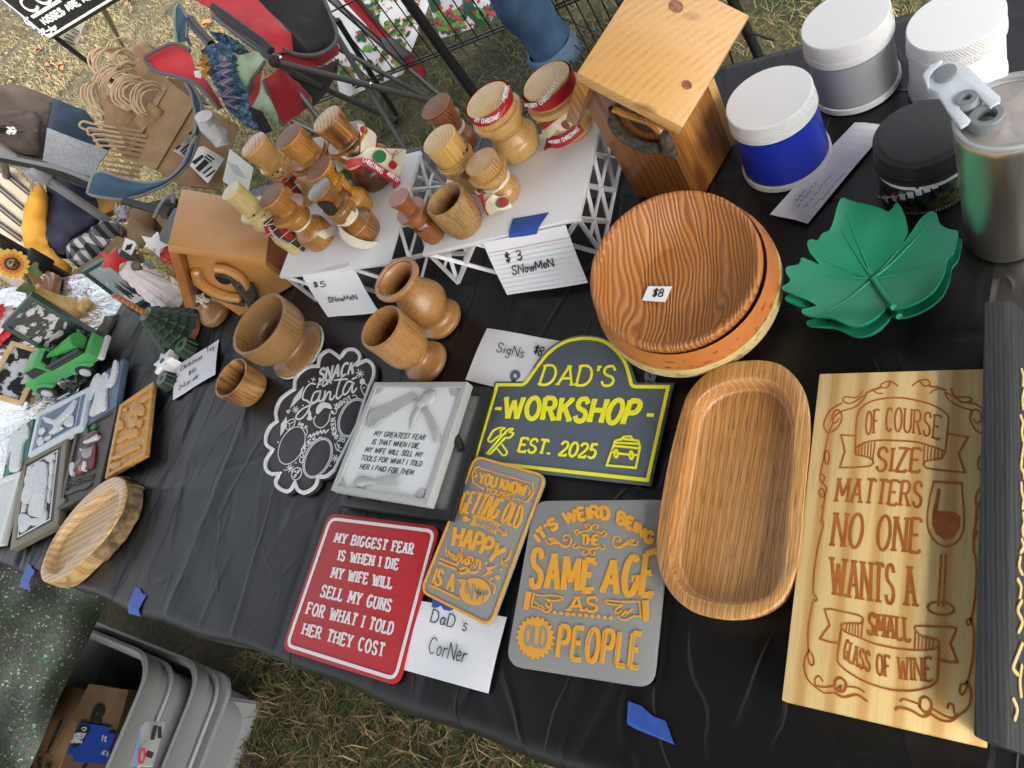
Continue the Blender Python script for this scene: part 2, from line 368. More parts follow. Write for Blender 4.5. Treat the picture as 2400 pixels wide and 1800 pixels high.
def textpts(s, base, top, sp=.16):
    """skeleton strokes of a line of lettering, in pixels: base and top are 2 or 3 points along its foot and its head"""
    tot = sum(GL[c][0] for c in s)+sp*(len(s)-1)
    def along(P, t):
        P = [np.array(p, float) for p in P]
        if len(P) == 2: return P[0]*(1-t)+P[1]*t
        if len(P) > 3:
            Q = [np.array(q) for q in smooth(P, 6)]; L_ = np.cumsum([0]+[np.linalg.norm(Q[i+1]-Q[i]) for i in range(len(Q)-1)]); x_ = min(max(t, 0), 1)*L_[-1]
            return np.array([np.interp(x_, L_, [q[0] for q in Q]), np.interp(x_, L_, [q[1] for q in Q])])
        m = 2*P[1]-.5*(P[0]+P[2]); return P[0]*(1-t)**2+2*t*(1-t)*m+P[2]*t*t
    out = []; x = 0
    for c in s:
        for st in GL[c][1]:
            q = []
            dense = []
            for i in range(len(st)-1):
                k = 3 if len(base) >= 3 and len(st) < 6 else 1
                dense += [tuple(np.array(st[i])*(1-j/k)+np.array(st[i+1])*j/k) for j in range(k)]
            dense.append(st[-1])
            for (gx, gy) in dense:
                t = (x+gx)/tot; b = along(base, t); q.append(tuple(b*(1-gy)+along(top, t)*gy))
            out.append((q, st))
        x += GL[c][0]+sp
    return out
_lift = [0]
def lift():
    _lift[0] = (_lift[0]+1) % 40; return _lift[0]*2.5e-6
def text(g, s, base, top, z, w, h, serif=0., sp=.16, hand=False, surf=None, nrm=(0, 0, 1)):
    """raised lettering on the plane z (or on surf(px,py)); w is the stroke width in metres"""
    pt = surf or (lambda x, y: at(x, y, z))
    for q, st in textpts(s, base, top, sp):
        if hand: q = [(x+random.uniform(-.25, .25), y+random.uniform(-.25, .25)) for x, y in q]
        P = [pt(x, y) for x, y in q]
        cl = (P[0]-P[-1]).length < 1e-6 and len(P) > 8
        g.ribbon(P[:-1] if cl else P, w, nrm, h+lift(), closed=cl, cap='round' if hand else 'butt')
        if serif and not cl:
            bd = (pt(*base[-1])-pt(*base[0])).normalized()
            for e, nb in ((0, 1), (-1, -2)):
                (x0, y0), (x1, y1) = st[e], st[nb]
                if (abs(y0) < .01 or abs(y0-1) < .01) and abs(y1-y0) > .7*abs(x1-x0) and len(st) < 20:
                    ups = (P[nb]-P[e]).normalized()*w*.35
                    g.ribbon([P[e]+ups-bd*serif, P[e]+ups+bd*serif], w*.8, nrm, h+lift())
                elif abs(y0-y1) < .01 and len(st) == 2 and e == -1 and x0 > x1 and s not in '-' and not (.3 < y0 < .6):
                    ud = nrm_cross(bd, nrm)*(1 if y0 < .5 else -1)
                    g.ribbon([P[e], P[e]+ud*serif*1.3], w*.8, nrm, h+lift())
    return g
def nrm_cross(bd, nrm):
    return Vector(nrm).cross(bd).normalized()
def line(g, pxs, z, w, h, closed=False, sm=4, surf=None, nrm=(0, 0, 1), cap='round'):
    pt = surf or (lambda x, y: at(x, y, z))
    q = smooth(pxs, sm, closed) if sm else pxs
    return g.ribbon([pt(x, y) for x, y in q], w, nrm, h+lift(), closed=closed, cap=cap)
def blob(g, pxs, z, h, sm=4, surf=None):
    pt = surf or (lambda x, y: at(x, y, z))
    q = smooth(pxs, sm, True) if sm else pxs
    return g.prism([pt(x, y)+Vector((0, 0, h+lift())) for x, y in q], (0, 0, -h))
def circ(c, r, n=16, ry=None, rot=0):
    ca, sa = math.cos(rot), math.sin(rot); ry = ry or r
    return [(c[0]+r*math.cos(2*math.pi*i/n)*ca-ry*math.sin(2*math.pi*i/n)*sa, c[1]+r*math.cos(2*math.pi*i/n)*sa+ry*math.sin(2*math.pi*i/n)*ca) for i in range(n)]
def star(c, r1, r2, n=5, a0=0): return [(c[0]+(r1, r2)[i % 2]*math.cos(a0+math.pi*i/n), c[1]+(r1, r2)[i % 2]*math.sin(a0+math.pi*i/n)) for i in range(2*n)]
def plate(quad_px, z, t, r=.012):
    return rounded([at(*p, z) for p in quad_px], r) if r else [at(*p, z) for p in quad_px]
# ------------------------------------------------------------------ helpers for loose cloth seen at a distance
def panel(pts, thick=.004, wr=.01, ws=7., edge=.05):
    bm = bmesh.new(); vs = [bm.verts.new(p) for p in pts]; bm.faces.new(vs)
    bmesh.ops.triangulate(bm, faces=bm.faces[:])
    for _ in range(5):
        es = [e for e in bm.edges if e.calc_length() > edge]
        if not es: break
        bmesh.ops.subdivide_edges(bm, edges=es, cuts=1, use_grid_fill=False)
        bmesh.ops.triangulate(bm, faces=bm.faces[:])
    bm.normal_update()
    n0 = sum((f.normal*f.calc_area() for f in bm.faces), Vector()); n0.normalize()
    if n0.dot(Vector((0, 0, CZ))-Vector(pts[0])) < 0: bmesh.ops.reverse_faces(bm, faces=bm.faces[:]); n0 = -n0
    for v in bm.verts:
        p = v.co*ws; k = .3 if v.is_boundary else 1
        v.co += n0*wr*k*(noise.noise(p)+.6*noise.noise(p*2.7)+.3*noise.noise(p*6))
    bm.verts.ensure_lookup_table()
    g = G(); idx = {v: i for i, v in enumerate(bm.verts)}; V = [v.co.copy() for v in bm.verts]; k = len(V)
    Fc = [[idx[v] for v in f.verts] for f in bm.faces]
    bd = []
    for e in bm.edges:
        if e.is_boundary:
            l = e.link_loops[0]; bd.append((idx[l.vert], idx[l.link_loop_next.vert]))
    g.add(V+[p-n0*thick for p in V], Fc+[[k+i for i in f[::-1]] for f in Fc]+[(b, a, k+a, k+b) for a, b in bd])
    bm.free(); g.soft = True; return g
def rp(Z, d, *xy): return [ray(*Z(xy[i], xy[i+1]), d) for i in range(0, len(xy), 2)]
def rp3(Z, *xyd): return [ray(*Z(xyd[i], xyd[i+1]), xyd[i+2]) for i in range(0, len(xyd), 3)]

# ------------------------------------------------------------------ ground and grass
m, N, L, P = newmat('lawn_soil')
v = coords(N, L); f1 = ntex(N, L, v, 3.5, 6); f2 = ntex(N, L, v, 60, 4)
c = ramp(N, L, f1, [(.35, (.03, .035, .012)), (.5, (.07, .06, .025)), (.65, (.13, .1, .05))])
L.new(mixc(N, L, .6, c, ramp(N, L, f2, [(.3, (.2, .2, .2)), (.7, (1, 1, 1))]), 'MULTIPLY'), P.inputs['Base Color']); P.inputs['Roughness'].default_value = .95
bumpit(N, L, P, f2, .8, .02)
soil = m
g = G(); g.add([(-60, -60, 0), (60, -60, 0), (60, 60, 0), (-60, 60, 0)], [(0, 1, 2, 3)])
struct(make('ground', g, soil))
def blade_mat(name, stops):
    m, N, L, P = newmat(name); ge = N.new('ShaderNodeNewGeometry')
    L.new(ramp(N, L, ge.outputs['Random Per Island'], stops), P.inputs['Base Color']); P.inputs['Roughness'].default_value = .75
    P.inputs['Specular IOR Level'].default_value = .25
    return m
STRAW = blade_mat('straw_grass', [(0, (.14, .1, .05)), (.4, (.27, .205, .11)), (.75, (.36, .285, .165)), (.88, (.13, .14, .05)), (1, (.08, .11, .035))])
MIXED = blade_mat('mixed_grass', [(0, (.025, .045, .01)), (.35, (.06, .095, .02)), (.55, (.1, .125, .035)), (.75, (.2, .16, .075)), (1, (.32, .25, .13))])
DULL = blade_mat('dull_grass', [(0, (.02, .035, .008)), (.35, (.045, .075, .016)), (.5, (.1, .075, .035)), (.8, (.17, .12, .06)), (1, (.28, .21, .11))])
def blades(name, n, sample, ln, wd, flat, mat):
    xy = sample(n); n = len(xy)
    az = RNG.uniform(0, 2*np.pi, n); l = RNG.uniform(.5, 1.2, n)*ln; el = np.clip(RNG.normal(flat, .35, n), .05, 1.5)
    w = RNG.uniform(.6, 1.2, n)*wd
    d = np.stack([np.cos(az), np.sin(az)], 1); pn = np.stack([-d[:, 1], d[:, 0]], 1)
    pos = lambda t, e: np.concatenate([xy+d*(l*t*np.cos(e))[:, None], (l*t*np.sin(e)*(1-.35*t)+.002)[:, None]], 1)
    z3 = lambda a: np.concatenate([pn*a[:, None], np.zeros((n, 1))], 1)
    curl = RNG.normal(0, .25, n)
    p0, p1, p2 = pos(0, el), pos(.55, el), pos(1., el*.8)
    p2[:, :2] += pn*(curl*l)[:, None]
    V = np.stack([p0-z3(w/2), p0+z3(w/2), p1-z3(w*.4), p1+z3(w*.4), p2], 1).reshape(-1, 3)
    b = (np.arange(n)*5)[:, None]
    Q = np.concatenate([b+np.array([[0, 1, 3, 2]])], 1); T = b+np.array([[2, 3, 4]])
    loops = np.concatenate([Q, T], 1).reshape(-1); ls = np.arange(n)*7
    st = np.stack([ls, ls+4], 1).reshape(-1); tt = np.tile([4, 3], n)
    me = bpy.data.meshes.new(name); me.vertices.add(len(V)); me.vertices.foreach_set('co', V.reshape(-1).astype('f'))
    me.loops.add(len(loops)); me.loops.foreach_set('vertex_index', loops.astype('i'))
    me.polygons.add(2*n); me.polygons.foreach_set('loop_start', st.astype('i')); me.polygons.foreach_set('loop_total', tt.astype('i'))
    me.update(calc_edges=True); me.validate(); me.materials.append(mat)
    o = bpy.data.objects.new(name, me); COL.objects.link(o); return stuff(o)
def box_s(x0, x1, y0, y1):
    return lambda n: np.stack([RNG.uniform(x0, x1, n), RNG.uniform(y0, y1, n)], 1)
def clump(f, k=.09, keep=.75):
    def g_(n):
        p = f(int(n*1.6)); q = np.sin(p[:, 0]/k+1.7*np.sin(p[:, 1]/k*.7))+np.sin(p[:, 1]/k*1.3+2*np.sin(p[:, 0]/k*.6))
        return p[(q+RNG.normal(0, 1.2, len(p))) > -.6][:n]
    return g_
blades('grass', 26000, clump(box_s(-1.75, .5, -1.0, .1), .05), .09, .0032, .4, DULL)
def behind(n):
    p = box_s(-4.2, 1.0, .95, 3.6)(n); return p[(p[:, 0] > -3.6) | (p[:, 1] < 2.4)]
blades('grass', 70000, clump(behind, .08), .06, .003, .5, MIXED)
def fan(r0, r1):
    def g_(n):
        r = r0*(r1/r0)**RNG.uniform(0, 1, n); a = np.radians(RNG.uniform(105, 166, n))
        return np.stack([r*np.cos(a), r*np.sin(a)], 1)
    return g_
blades('grass', 100000, clump(fan(3.3, 9), .2), .075, .0042, .5, STRAW)
blades('grass', 60000, clump(fan(8, 26), .4), .10, .009, .6, STRAW)
LEAF = M('fallen_leaf_brown', (.3, .1, .04), .7, (.42, .2, .08), 30)
k = 0
for px, py, d in ((110, 150, 0), (138, 152, 0), (145, 158, 0), (88, 112, 0), (25, 185, 0), (483, 50, 0), (8, 22, 0), (300, 2, 0), (520, 470, 0)):
    c0 = at(px, py, .05); s_ = .035; g = G()
    rot = random.uniform(0, 6); pts = [c0+Vector((s_*1.6*math.cos(a+rot)*(.6+.4*abs(math.cos(2.5*a))), s_*math.sin(a+rot)*1.2*(.6+.4*abs(math.cos(2.5*a))), .012*math.sin(3*a))) for a in np.linspace(0, 2*math.pi, 18)[:-1]]
    g.prism(pts, (0, 0, -.001)); o = make('fallen_leaf', g, LEAF, loc=c0)
    tag(o, 'curled reddish brown dead leaf lying on the dry lawn', 'leaf', 'dead leaves on the lawn')

# ------------------------------------------------------------------ the stall table under its black plastic cover
g = G(); g.box((-.62, .395, TOP-.03), (2.2, .86, .045))
tb = thing('folding_table', 'long folding table hidden under the black plastic cover', 'table', (-.62, .395, 0))
PLG = M('grey_table_plastic', (.5, .5, .5), .5)
make('table_top', g, PLG, tb, bevel=.006)
STEEL = M('grey_steel', (.2, .2, .2), .4, metal=.8)
for sx in (-1.5, .26):
    for sy in (.08, .72):
        make('leg', G().tube([(sx, sy, .0), (sx, sy, .7)], .014, 10), STEEL, tb)
# cover: a fine grid with fold lines, creases and edges that hang
xs = np.arange(-1.76, .521, .0045); ys = np.arange(-.055, .8601, .0045)
X, Y = np.meshgrid(xs, ys, indexing='ij'); Zc = np.zeros_like(X)
def fold(d, w): return np.exp(-np.abs(d)/w)
for x0, s_, sl_ in ((-1.225, -1, -.03), (-1.06, 1, -.045), (-.797, -1, -.05), (-.53, 1, -.02), (-.268, -1, 0), (0, 1, 0), (.26, -1, 0), (-1.34, 1, 0), (-1.6, -1, 0)):
    Zc += s_*.0030*fold(X-x0-sl_*(Y-.13), .005)+s_*.0016*fold(X-x0-sl_*(Y-.13)-.012, .012)
for y0, s_ in ((.135, 1), (.40, -1), (.66, 1)):
    Zc += s_*.0024*fold(Y-y0-.012*np.sin(X*5), .005)
r2 = np.random.default_rng(3)
for i in range(330):
    cx, cy = r2.uniform(-1.75, .5), r2.uniform(-.07, .86); a = r2.choice([1.75, 1.95, 2.1, .1, 1.2])+r2.normal(0, .35); ln = r2.uniform(.02, .13); wd = r2.uniform(.003, .008); hh = r2.normal(0, .0011)
    if cx < -1.05: hh *= 2.3; wd *= .8; a = 1.95+r2.normal(0, .25)
    dx, dy = X-cx, Y-cy; u = dx*math.cos(a)+dy*math.sin(a); v_ = -dx*math.sin(a)+dy*math.cos(a)
    Zc += hh*np.exp(-(u/ln)**4-(v_/wd)**2)
Zc += .0011*np.sin(X*23+3*np.sin(Y*17))*np.sin(Y*19+2*np.sin(X*13))
Zc *= .4+.6/(1+np.exp((X+.86)/.04))
dropf = [(.0, 0), (.007, -.002), (.013, -.008), (.016, -.02), (.017, -.06), (.012, -.12), (.02, -.2)]
rows = [];
for dy, dz in dropf[::-1]: rows.append(('f', dy, dz))
H, W = len(xs), len(ys)
nf = len(dropf)-1
V = np.zeros((H, W+2*nf, 3))
V[:, nf:nf+W, 0] = X; V[:, nf:nf+W, 1] = Y; V[:, nf:nf+W, 2] = TOP+.002+Zc
wob = .004*np.sin(xs*31)+.006*np.sin(xs*11+1)+np.clip((xs+.5)*.05, 0, .03)
for k, (dy, dz) in enumerate(dropf[1:]):
    V[:, nf-1-k, 0] = xs; V[:, nf-1-k, 1] = ys[0]-dy-wob*min(1, dy*60)*(-1 if False else 1)*.6*(1 if k < 4 else 1.4); V[:, nf-1-k, 2] = TOP+.002+Zc[:, 0]*.6+dz
    V[:, nf+W+k, 0] = xs; V[:, nf+W+k, 1] = ys[-1]+dy+wob*.5; V[:, nf+W+k, 2] = TOP+.002+Zc[:, -1]*.6+dz
me = bpy.data.meshes.new('tablecloth'); W2 = W+2*nf
ii, jj = np.meshgrid(np.arange(H-1), np.arange(W2-1), indexing='ij'); a_ = (ii*W2+jj).reshape(-1)
Fq = np.stack([a_, a_+W2, a_+W2+1, a_+1], 1)
me.vertices.add(H*W2); me.vertices.foreach_set('co', V.reshape(-1).astype('f')); me.loops.add(len(Fq)*4); me.loops.foreach_set('vertex_index', Fq.reshape(-1).astype('i'))
me.polygons.add(len(Fq)); me.polygons.foreach_set('loop_start', (np.arange(len(Fq))*4).astype('i')); me.polygons.foreach_set('loop_total', np.full(len(Fq), 4, 'i')); me.update(calc_edges=True)
me.shade_smooth()
m, N, L, P = newmat('black_plastic_sheet'); P.inputs['Base Color'].default_value = (.005, .005, .005, 1); P.inputs['Roughness'].default_value = .42; P.inputs['Specular IOR Level'].default_value = .45
v = coords(N, L)
def crease(sc, st, rot, width):      # thin sharp wrinkle lines of crumpled sheet plastic
    return ramp(N, L, ntex(N, L, coords(N, L, st, (0, 0, rot)), sc, 1.5, .4, .4), [(.5-width, (0, 0, 0)), (.5, (1, 1, 1)), (.5+width*1.6, (0, 0, 0))])
k1, k2 = crease(9, (1, .25, 1), .38, .02), crease(13, (1, .5, 1), -.9, .014)
mk = ntex(N, L, v, 6, 2)
h = mixc(N, L, ramp(N, L, mk, [(.42, (0, 0, 0)), (.6, (1, 1, 1))]), k1, k2); h = mixc(N, L, .07, h, ntex(N, L, v, 220, 2))
bumpit(N, L, P, h, .45, .0022)
sp = ntex(N, L, v, 900, 1); L.new(ramp(N, L, sp, [(.73, (.005, .005, .005)), (.8, (.06, .06, .06))]), P.inputs['Base Color'])
me.materials.append(m)
cl = bpy.data.objects.new('tablecloth', me); COL.objects.link(cl)
tag(cl, 'creased black plastic cover spread over the stall table', 'tablecloth')
TAPE = M('blue_painter_tape', (.025, .075, .34), .5, (.035, .095, .4), 120, bump=.2, bs=500)
def tape(pts, label, thick=.0006):
    g = G(); g.prism(pts, (0, 0, -thick)); o = make('tape_strip', g, TAPE, loc=pts[0]); return tag(o, label, 'tape')
def tape_edge(top_px, bot_px, label):
    a, b = [at(*p, TOP+.0045) for p in top_px]; c, d = [at(*p, TOP-.004) for p in bot_px]
    g = G(); m0, m1 = a.lerp(c, .7), b.lerp(d, .7); m0.z = m1.z = TOP+.0045
    t0, t1 = a.lerp(b, .33)+Vector((.001, .0015, 0)), a.lerp(b, .66)-Vector((0, .0015, 0))
    g.add([a, t0, t1, b, m1, m0, d, c]+[p-Vector((0, 0, .0008)) for p in (a, t0, t1, b, m1, m0, d, c)],
          [(5, 4, 3, 2, 1, 0), (7, 6, 4, 5), (8, 9, 10, 11, 12, 13), (13, 12, 14, 15), (0, 1, 9, 8), (1, 2, 10, 9), (2, 3, 11, 10), (3, 4, 12, 11), (4, 6, 14, 12), (6, 7, 15, 14), (7, 5, 13, 15), (5, 0, 8, 13)])
    o = make('tape_strip', g, TAPE, loc=a); tag(o, label, 'tape')
tape_edge(zz(ZJ, 240, 1185, 300, 1240), zz(ZJ, 190, 1395, 262, 1412), 'short blue tape strip at the far left end of the black cover front edge')
tape_edge(zz(ZJ, 1170, 1385, 1262, 1455), zz(ZJ, 1112, 1615, 1208, 1640), 'blue tape strip on the black cover edge above the plastic bins')
tape_edge([(1472, 1643), (1560, 1690)], [(1476, 1713), (1592, 1762)], 'blue tape strip on the black cover edge below the grey old people sign')

# ------------------------------------------------------------------ neighbouring table with a silver foil cover
m, N, L, P = newmat('silver_foil'); P.inputs['Metallic'].default_value = .95; P.inputs['Roughness'].default_value = .16
v = coords(N, L, (.35, 1.3, 1), (0, 0, -.5)); f = ntex(N, L, v, 16, 4, .55, .8); L.new(ramp(N, L, ntex(N, L, v, 9, 3), [(.3, (.5, .51, .54)), (.5, (.72, .72, .72)), (.66, (.56, .53, .58))]), P.inputs['Base Color'])
bumpit(N, L, P, f, 1., .03); FOIL = m
m, N, L, P = newmat('holographic_glitter'); v = coords(N, L); vo = N.new('ShaderNodeTexVoronoi'); vo.inputs['Scale'].default_value = 330; L.new(v, vo.inputs['Vector'])
hs = N.new('ShaderNodeHueSaturation'); hs.inputs['Saturation'].default_value = .55; hs.inputs['Value'].default_value = .1; L.new(vo.outputs['Color'], hs.inputs['Color'])
L.new(mixc(N, L, ramp(N, L, ntex(N, L, v, 7, 2), [(.35, (.25, .25, .25)), (.65, (.8, .8, .8))]), hs.outputs[0], (.02, .035, .02)), P.inputs['Base Color']); fl_ = N.new('ShaderNodeSeparateColor'); L.new(vo.outputs['Color'], fl_.inputs[0]); h3 = N.new('ShaderNodeHueSaturation'); h3.inputs['Saturation'].default_value = .8; h3.inputs['Value'].default_value = .4; L.new(vo.outputs['Color'], h3.inputs['Color'])
L.new(mixc(N, L, ramp(N, L, fl_.outputs[1], [(.94, (0, 0, 0)), (.98, (.6, .6, .6))]), P.inputs['Base Color'].links[0].from_socket, h3.outputs[0]), P.inputs['Base Color']); P.inputs['Metallic'].default_value = .75; P.inputs['Roughness'].default_value = .3
bumpit(N, L, P, vo.outputs['Color'], .9, .004); GLIT = m
xl = -1.73
nt_ = thing('display_table', 'neighbouring display table draped with silver foil and glitter film', 'table', (-2.4, -.1, 0))
rows = []
for i, x in enumerate(np.linspace(-3.3, xl, 9)):
    rows.append([(x+.008*math.sin(j*2.1), y, TOP+.002+.006*math.sin(i*2.3+j*1.7)) for j, y in enumerate(np.linspace(-1.2, .69, 12))])
make('foil_cover', G().sheet(rows, 6, .002, .008, 14), FOIL, nt_, smooth=80)
def drape(z0, z1, y0, y1, x0, nm, mt, am):
    rows = [[(x0+am*math.sin(j*1.9+.5*i)+(.02*i if i else 0), y, z) for j, y in enumerate(np.linspace(y0, y1, 10))] for i, z in enumerate(np.linspace(z0, z1, 4))]
    return make(nm, G().sheet(rows, 5, .002, .006, 12), mt, nt_, smooth=80)
drape(TOP, .50, -.07, -1.2, xl+.005, 'glitter_drape', GLIT, .008)
rows = [[Vector(at(*p, TOP+z_)) for p in ps] for ps, z_ in (((ZE(1030, 1240), ZE(990, 1330), ZE(930, 1450), ZI(770, 500), ZI(700, 570)), .004), ((ZE(960, 1250), ZE(930, 1330), ZE(880, 1430), ZI(700, 520), ZI(640, 600)), .012), ((ZE(900, 1260), ZE(880, 1320), ZE(820, 1400), ZI(640, 560), ZI(600, 640)), .006))]
make('glitter_edge', G().sheet(rows, 5, .002, .004, 20), GLIT, nt_, smooth=80)
for sx in (-3.1, -1.95):
    for sy in (-1.05, .75): make('leg', G().tube([(sx, sy, 0), (sx, sy, TOP)], .014, 10), STEEL, nt_)

# ------------------------------------------------------------------ posts of canopies behind the stall
BLK = M('black_powder_coat', (.012, .012, .013), .35)
GRYM = M('grey_painted_metal', (.3, .31, .33), .4, metal=.3)
def post(px, py, d, w_, mat, label, z1=2.3, sq=True, tilt=(0, 0), joint=None, jm=None, nm='canopy_post'):
    c0 = ray(px, py, d); t = thing(nm, label, 'post', (c0.x, c0.y, 0)); g = G()
    a = Vector((c0.x-tilt[0]*c0.z, c0.y-tilt[1]*c0.z, 0)); b = Vector((c0.x+tilt[0]*(z1-c0.z), c0.y+tilt[1]*(z1-c0.z), z1))
    g.tube([a, b], w_*(.7 if sq else .5), 4 if sq else 12); make('pole', g, mat, t, bevel=.003 if sq else 0)
    make('foot_plate', G().box((a.x, a.y, .006), (w_*3, w_*3, .012)), mat, t, bevel=.003)
    if joint:
        zj = ray(*joint, d).z; make('slider_joint', G().box((a.x+tilt[0]*zj, a.y+tilt[1]*zj, zj), (w_*1.7, w_*1.7, w_*2.6)), jm or mat, t, bevel=.006)
    return t
post(200, 482, 3.0, .026, GRYM, 'pale grey square canopy leg in front of the yellow and navy jacket', joint=ZE(290, 50))
post(120, 632, 2.7, .03, BLK, 'black square canopy leg with a boxy joint above the sunflower', joint=ZE(310, 770))
post(1040, 120, 2.55, .036, BLK, 'thick black post beside the wire crate and red camping chair', sq=False)
post(1752, 75, 1.75, .022, BLK, 'black pole just behind the blue jar and pine birdhouse', sq=False, tilt=(-.12, .0))
# ------------------------------------------------------------------ red camping chair
RED = M('red_polyester', (.42, .012, .022), .7, (.52, .02, .03), 12, bump=.25, bs=900, sheen=.2)
DRED = M('dark_red_polyester', (.3, .008, .016), .7, bump=.25, bs=900, sheen=.2)
BLKF = M('black_polyester', (.012, .012, .013), .75, bump=.25, bs=900, sheen=.2)
PIPE = M('grey_piping', (.1, .1, .105), .8)
TUBE = M('grey_chair_tube', (.14, .145, .15), .38, metal=.5)
DTUBE = M('dark_chair_tube', (.035, .035, .037), .4, metal=.4)
MESHG = M('grey_net_fabric', (.16, .16, .16), .8, (.08, .08, .08), 700)
rc = thing('camping_chair', 'red and black folding camping chair with grey tube legs', 'chair', at(1000, 250, 0))
def rod(nm, a, b, r, mt=TUBE, par=None, end=None):
    g = G(); g.tube([a, b], r, 10); o = make(nm, g, mt, par or rc); return o
f1 = at(*ZB(2000, 905), .02); f2 = at(*ZB(1565, 1040), .02); f3 = at(*ZB(1680, 1330), .02)
hub = ray(*ZB(530, 530), 2.55)
rod('leg', hub, f1, .011); rod('leg', ray(*ZB(0, 130), 2.75), ray(*ZB(500, 505), 2.56), .0115)
rod('leg', ray(*ZB(560, 580), 2.56), f2, .011); rod('leg', ray(*ZB(600, 620), 2.58), ray(*ZB(900, 1010), 2.6), .0105)
rod('back_post', ray(*ZB(1000, -20), 2.95), f1+Vector((-.01, .03, 0)), .012); rod('leg', ray(*ZB(1060, 300), 2.8), f3, .011)
rod('brace', ray(*ZB(1080, 420), 2.85), ray(*ZB(1900, 870), 3.0), .009); rod('brace', ray(*ZB(1070, 170), 2.9), f2+Vector((0, .03, 0)), .011, DTUBE)
rod('brace', ray(*ZB(670, 1035), 2.62), ray(*ZB(900, 1150), 2.62), .0105)
for p in (f1, f2): make('foot_cap', G().ball(p, .02, 10, (1, 1, .8)), BLK, rc)
g = G(); g.ball(hub, .021, 10); make('hub_joint', g, BLKF, rc)
RIV = M('bright_rivet', (.7, .7, .7), .25, metal=1)
for p in (ZB(580, 495), ZB(1358, 722), ZB(2000, 912)): make('rivet', G().ball(ray(*p, 2.53 if p[0] < 800 else 2.62 if p[0] < 900 else 3.0), .006, 8), RIV, rc)
make('arm_panel', panel(rp3(ZB, -250, -60, 2.8, 330, -60, 2.8, 672, 292, 2.62, 690, 440, 2.6, 540, 455, 2.55, 330, 330, 2.62, 0, 80, 2.74), wr=.012), RED, rc)
make('back_panel', panel(rp3(ZB, 330, -60, 2.82, 930, -60, 2.9, 1050, 210, 2.85, 1060, 330, 2.83, 980, 430, 2.8, 860, 480, 2.76, 690, 440, 2.7, 672, 292, 2.68), wr=.02), BLKF, rc)
make('seat_band', panel(rp3(ZB, 600, 420, 2.6, 720, 470, 2.62, 880, 475, 2.66, 1080, 380, 2.72, 1085, 470, 2.72, 930, 570, 2.68, 760, 600, 2.62, 560, 500, 2.56), wr=.008), DRED, rc)
make('seat_underside', panel(rp3(ZB, 700, 590, 2.7, 950, 580, 2.75, 1085, 500, 2.78, 1080, 620, 2.78, 960, 830, 2.72, 860, 930, 2.68, 640, 640, 2.64), wr=.01), BLKF, rc)
make('seat_panel', panel(rp3(ZB, 440, 690, 2.5, 570, 590, 2.52, 740, 720, 2.58, 850, 850, 2.62, 850, 890, 2.62, 790, 950, 2.6, 600, 1080, 2.55), wr=.012), DRED, rc)
make('cup_pocket', panel(rp3(ZB, 430, 520, 2.5, 450, 530, 2.5, 400, 640, 2.5, 390, 880, 2.5, 320, 935, 2.52, 285, 870, 2.54, 340, 700, 2.54), wr=.006, edge=.03), RED, rc)
make('arm_strap', panel(rp3(ZB, 1090, -40, 2.9, 1250, -20, 2.95, 1530, 320, 3.0, 1800, 540, 3.02, 1848, 640, 3.02, 1830, 680, 3.02, 1740, 640, 3.0, 1430, 320, 2.95), wr=.006), RED, rc)
make('net_patch', panel(rp3(ZB, 1440, 325, 2.93, 1530, 325, 2.96, 1700, 470, 2.98, 1690, 510, 2.98, 1620, 520, 2.96, 1500, 430, 2.93), wr=.002), MESHG, rc)
def piping(Z, d3, r=.005, par=rc, mt=PIPE): make('piping', G().tube(smooth([tuple(p) for p in rp3(Z, *d3)], 5), r, 6), mt, par)
piping(ZB, (0, 60, 2.72, 250, 240, 2.62, 430, 370, 2.56, 500, 440, 2.53), .014, mt=BLKF)
piping(ZB, (600, 420, 2.58, 720, 470, 2.6, 880, 475, 2.63, 1000, 425, 2.66, 1060, 350, 2.7, 1060, 250, 2.75, 960, 0, 2.86), .007)
piping(ZB, (450, 520, 2.48, 390, 610, 2.48, 330, 700, 2.5, 285, 870, 2.52), .005); piping(ZB, (430, 690, 2.48, 500, 880, 2.5, 595, 1085, 2.52), .005)
piping(ZB, (1250, -20, 2.93, 1530, 320, 2.98, 1800, 540, 3.0, 1848, 640, 3.0, 1830, 680, 3.0), .005)
cuph = thing('chair_flap', 'red armrest flap with grey piping and white tag beside the paper bags', 'chair flap', ray(*ZA(1500, 560), 2.6))
make('fabric', panel(rp3(ZA, 1262, 485, 2.75, 1480, 385, 2.75, 1600, 410, 2.72, 1650, 470, 2.7, 1690, 600, 2.66, 1790, 700, 2.62, 1930, 930, 2.56, 1890, 935, 2.56, 1740, 760, 2.6, 1600, 680, 2.66, 1340, 615, 2.72), wr=.008), RED, cuph)
piping(ZA, (1640, 440, 2.69, 1600, 405, 2.71, 1480, 380, 2.73, 1262, 485, 2.73, 1280, 560, 2.72, 1340, 615, 2.7, 1600, 685, 2.64, 1740, 765, 2.58, 1890, 940, 2.54), .006, cuph)
make('care_tag', panel(rp3(ZA, 1675, 615, 2.6, 1735, 605, 2.6, 1740, 680, 2.6, 1685, 665, 2.6), .002, .001), M('white_tag', (.75, .75, .75), .7), cuph)

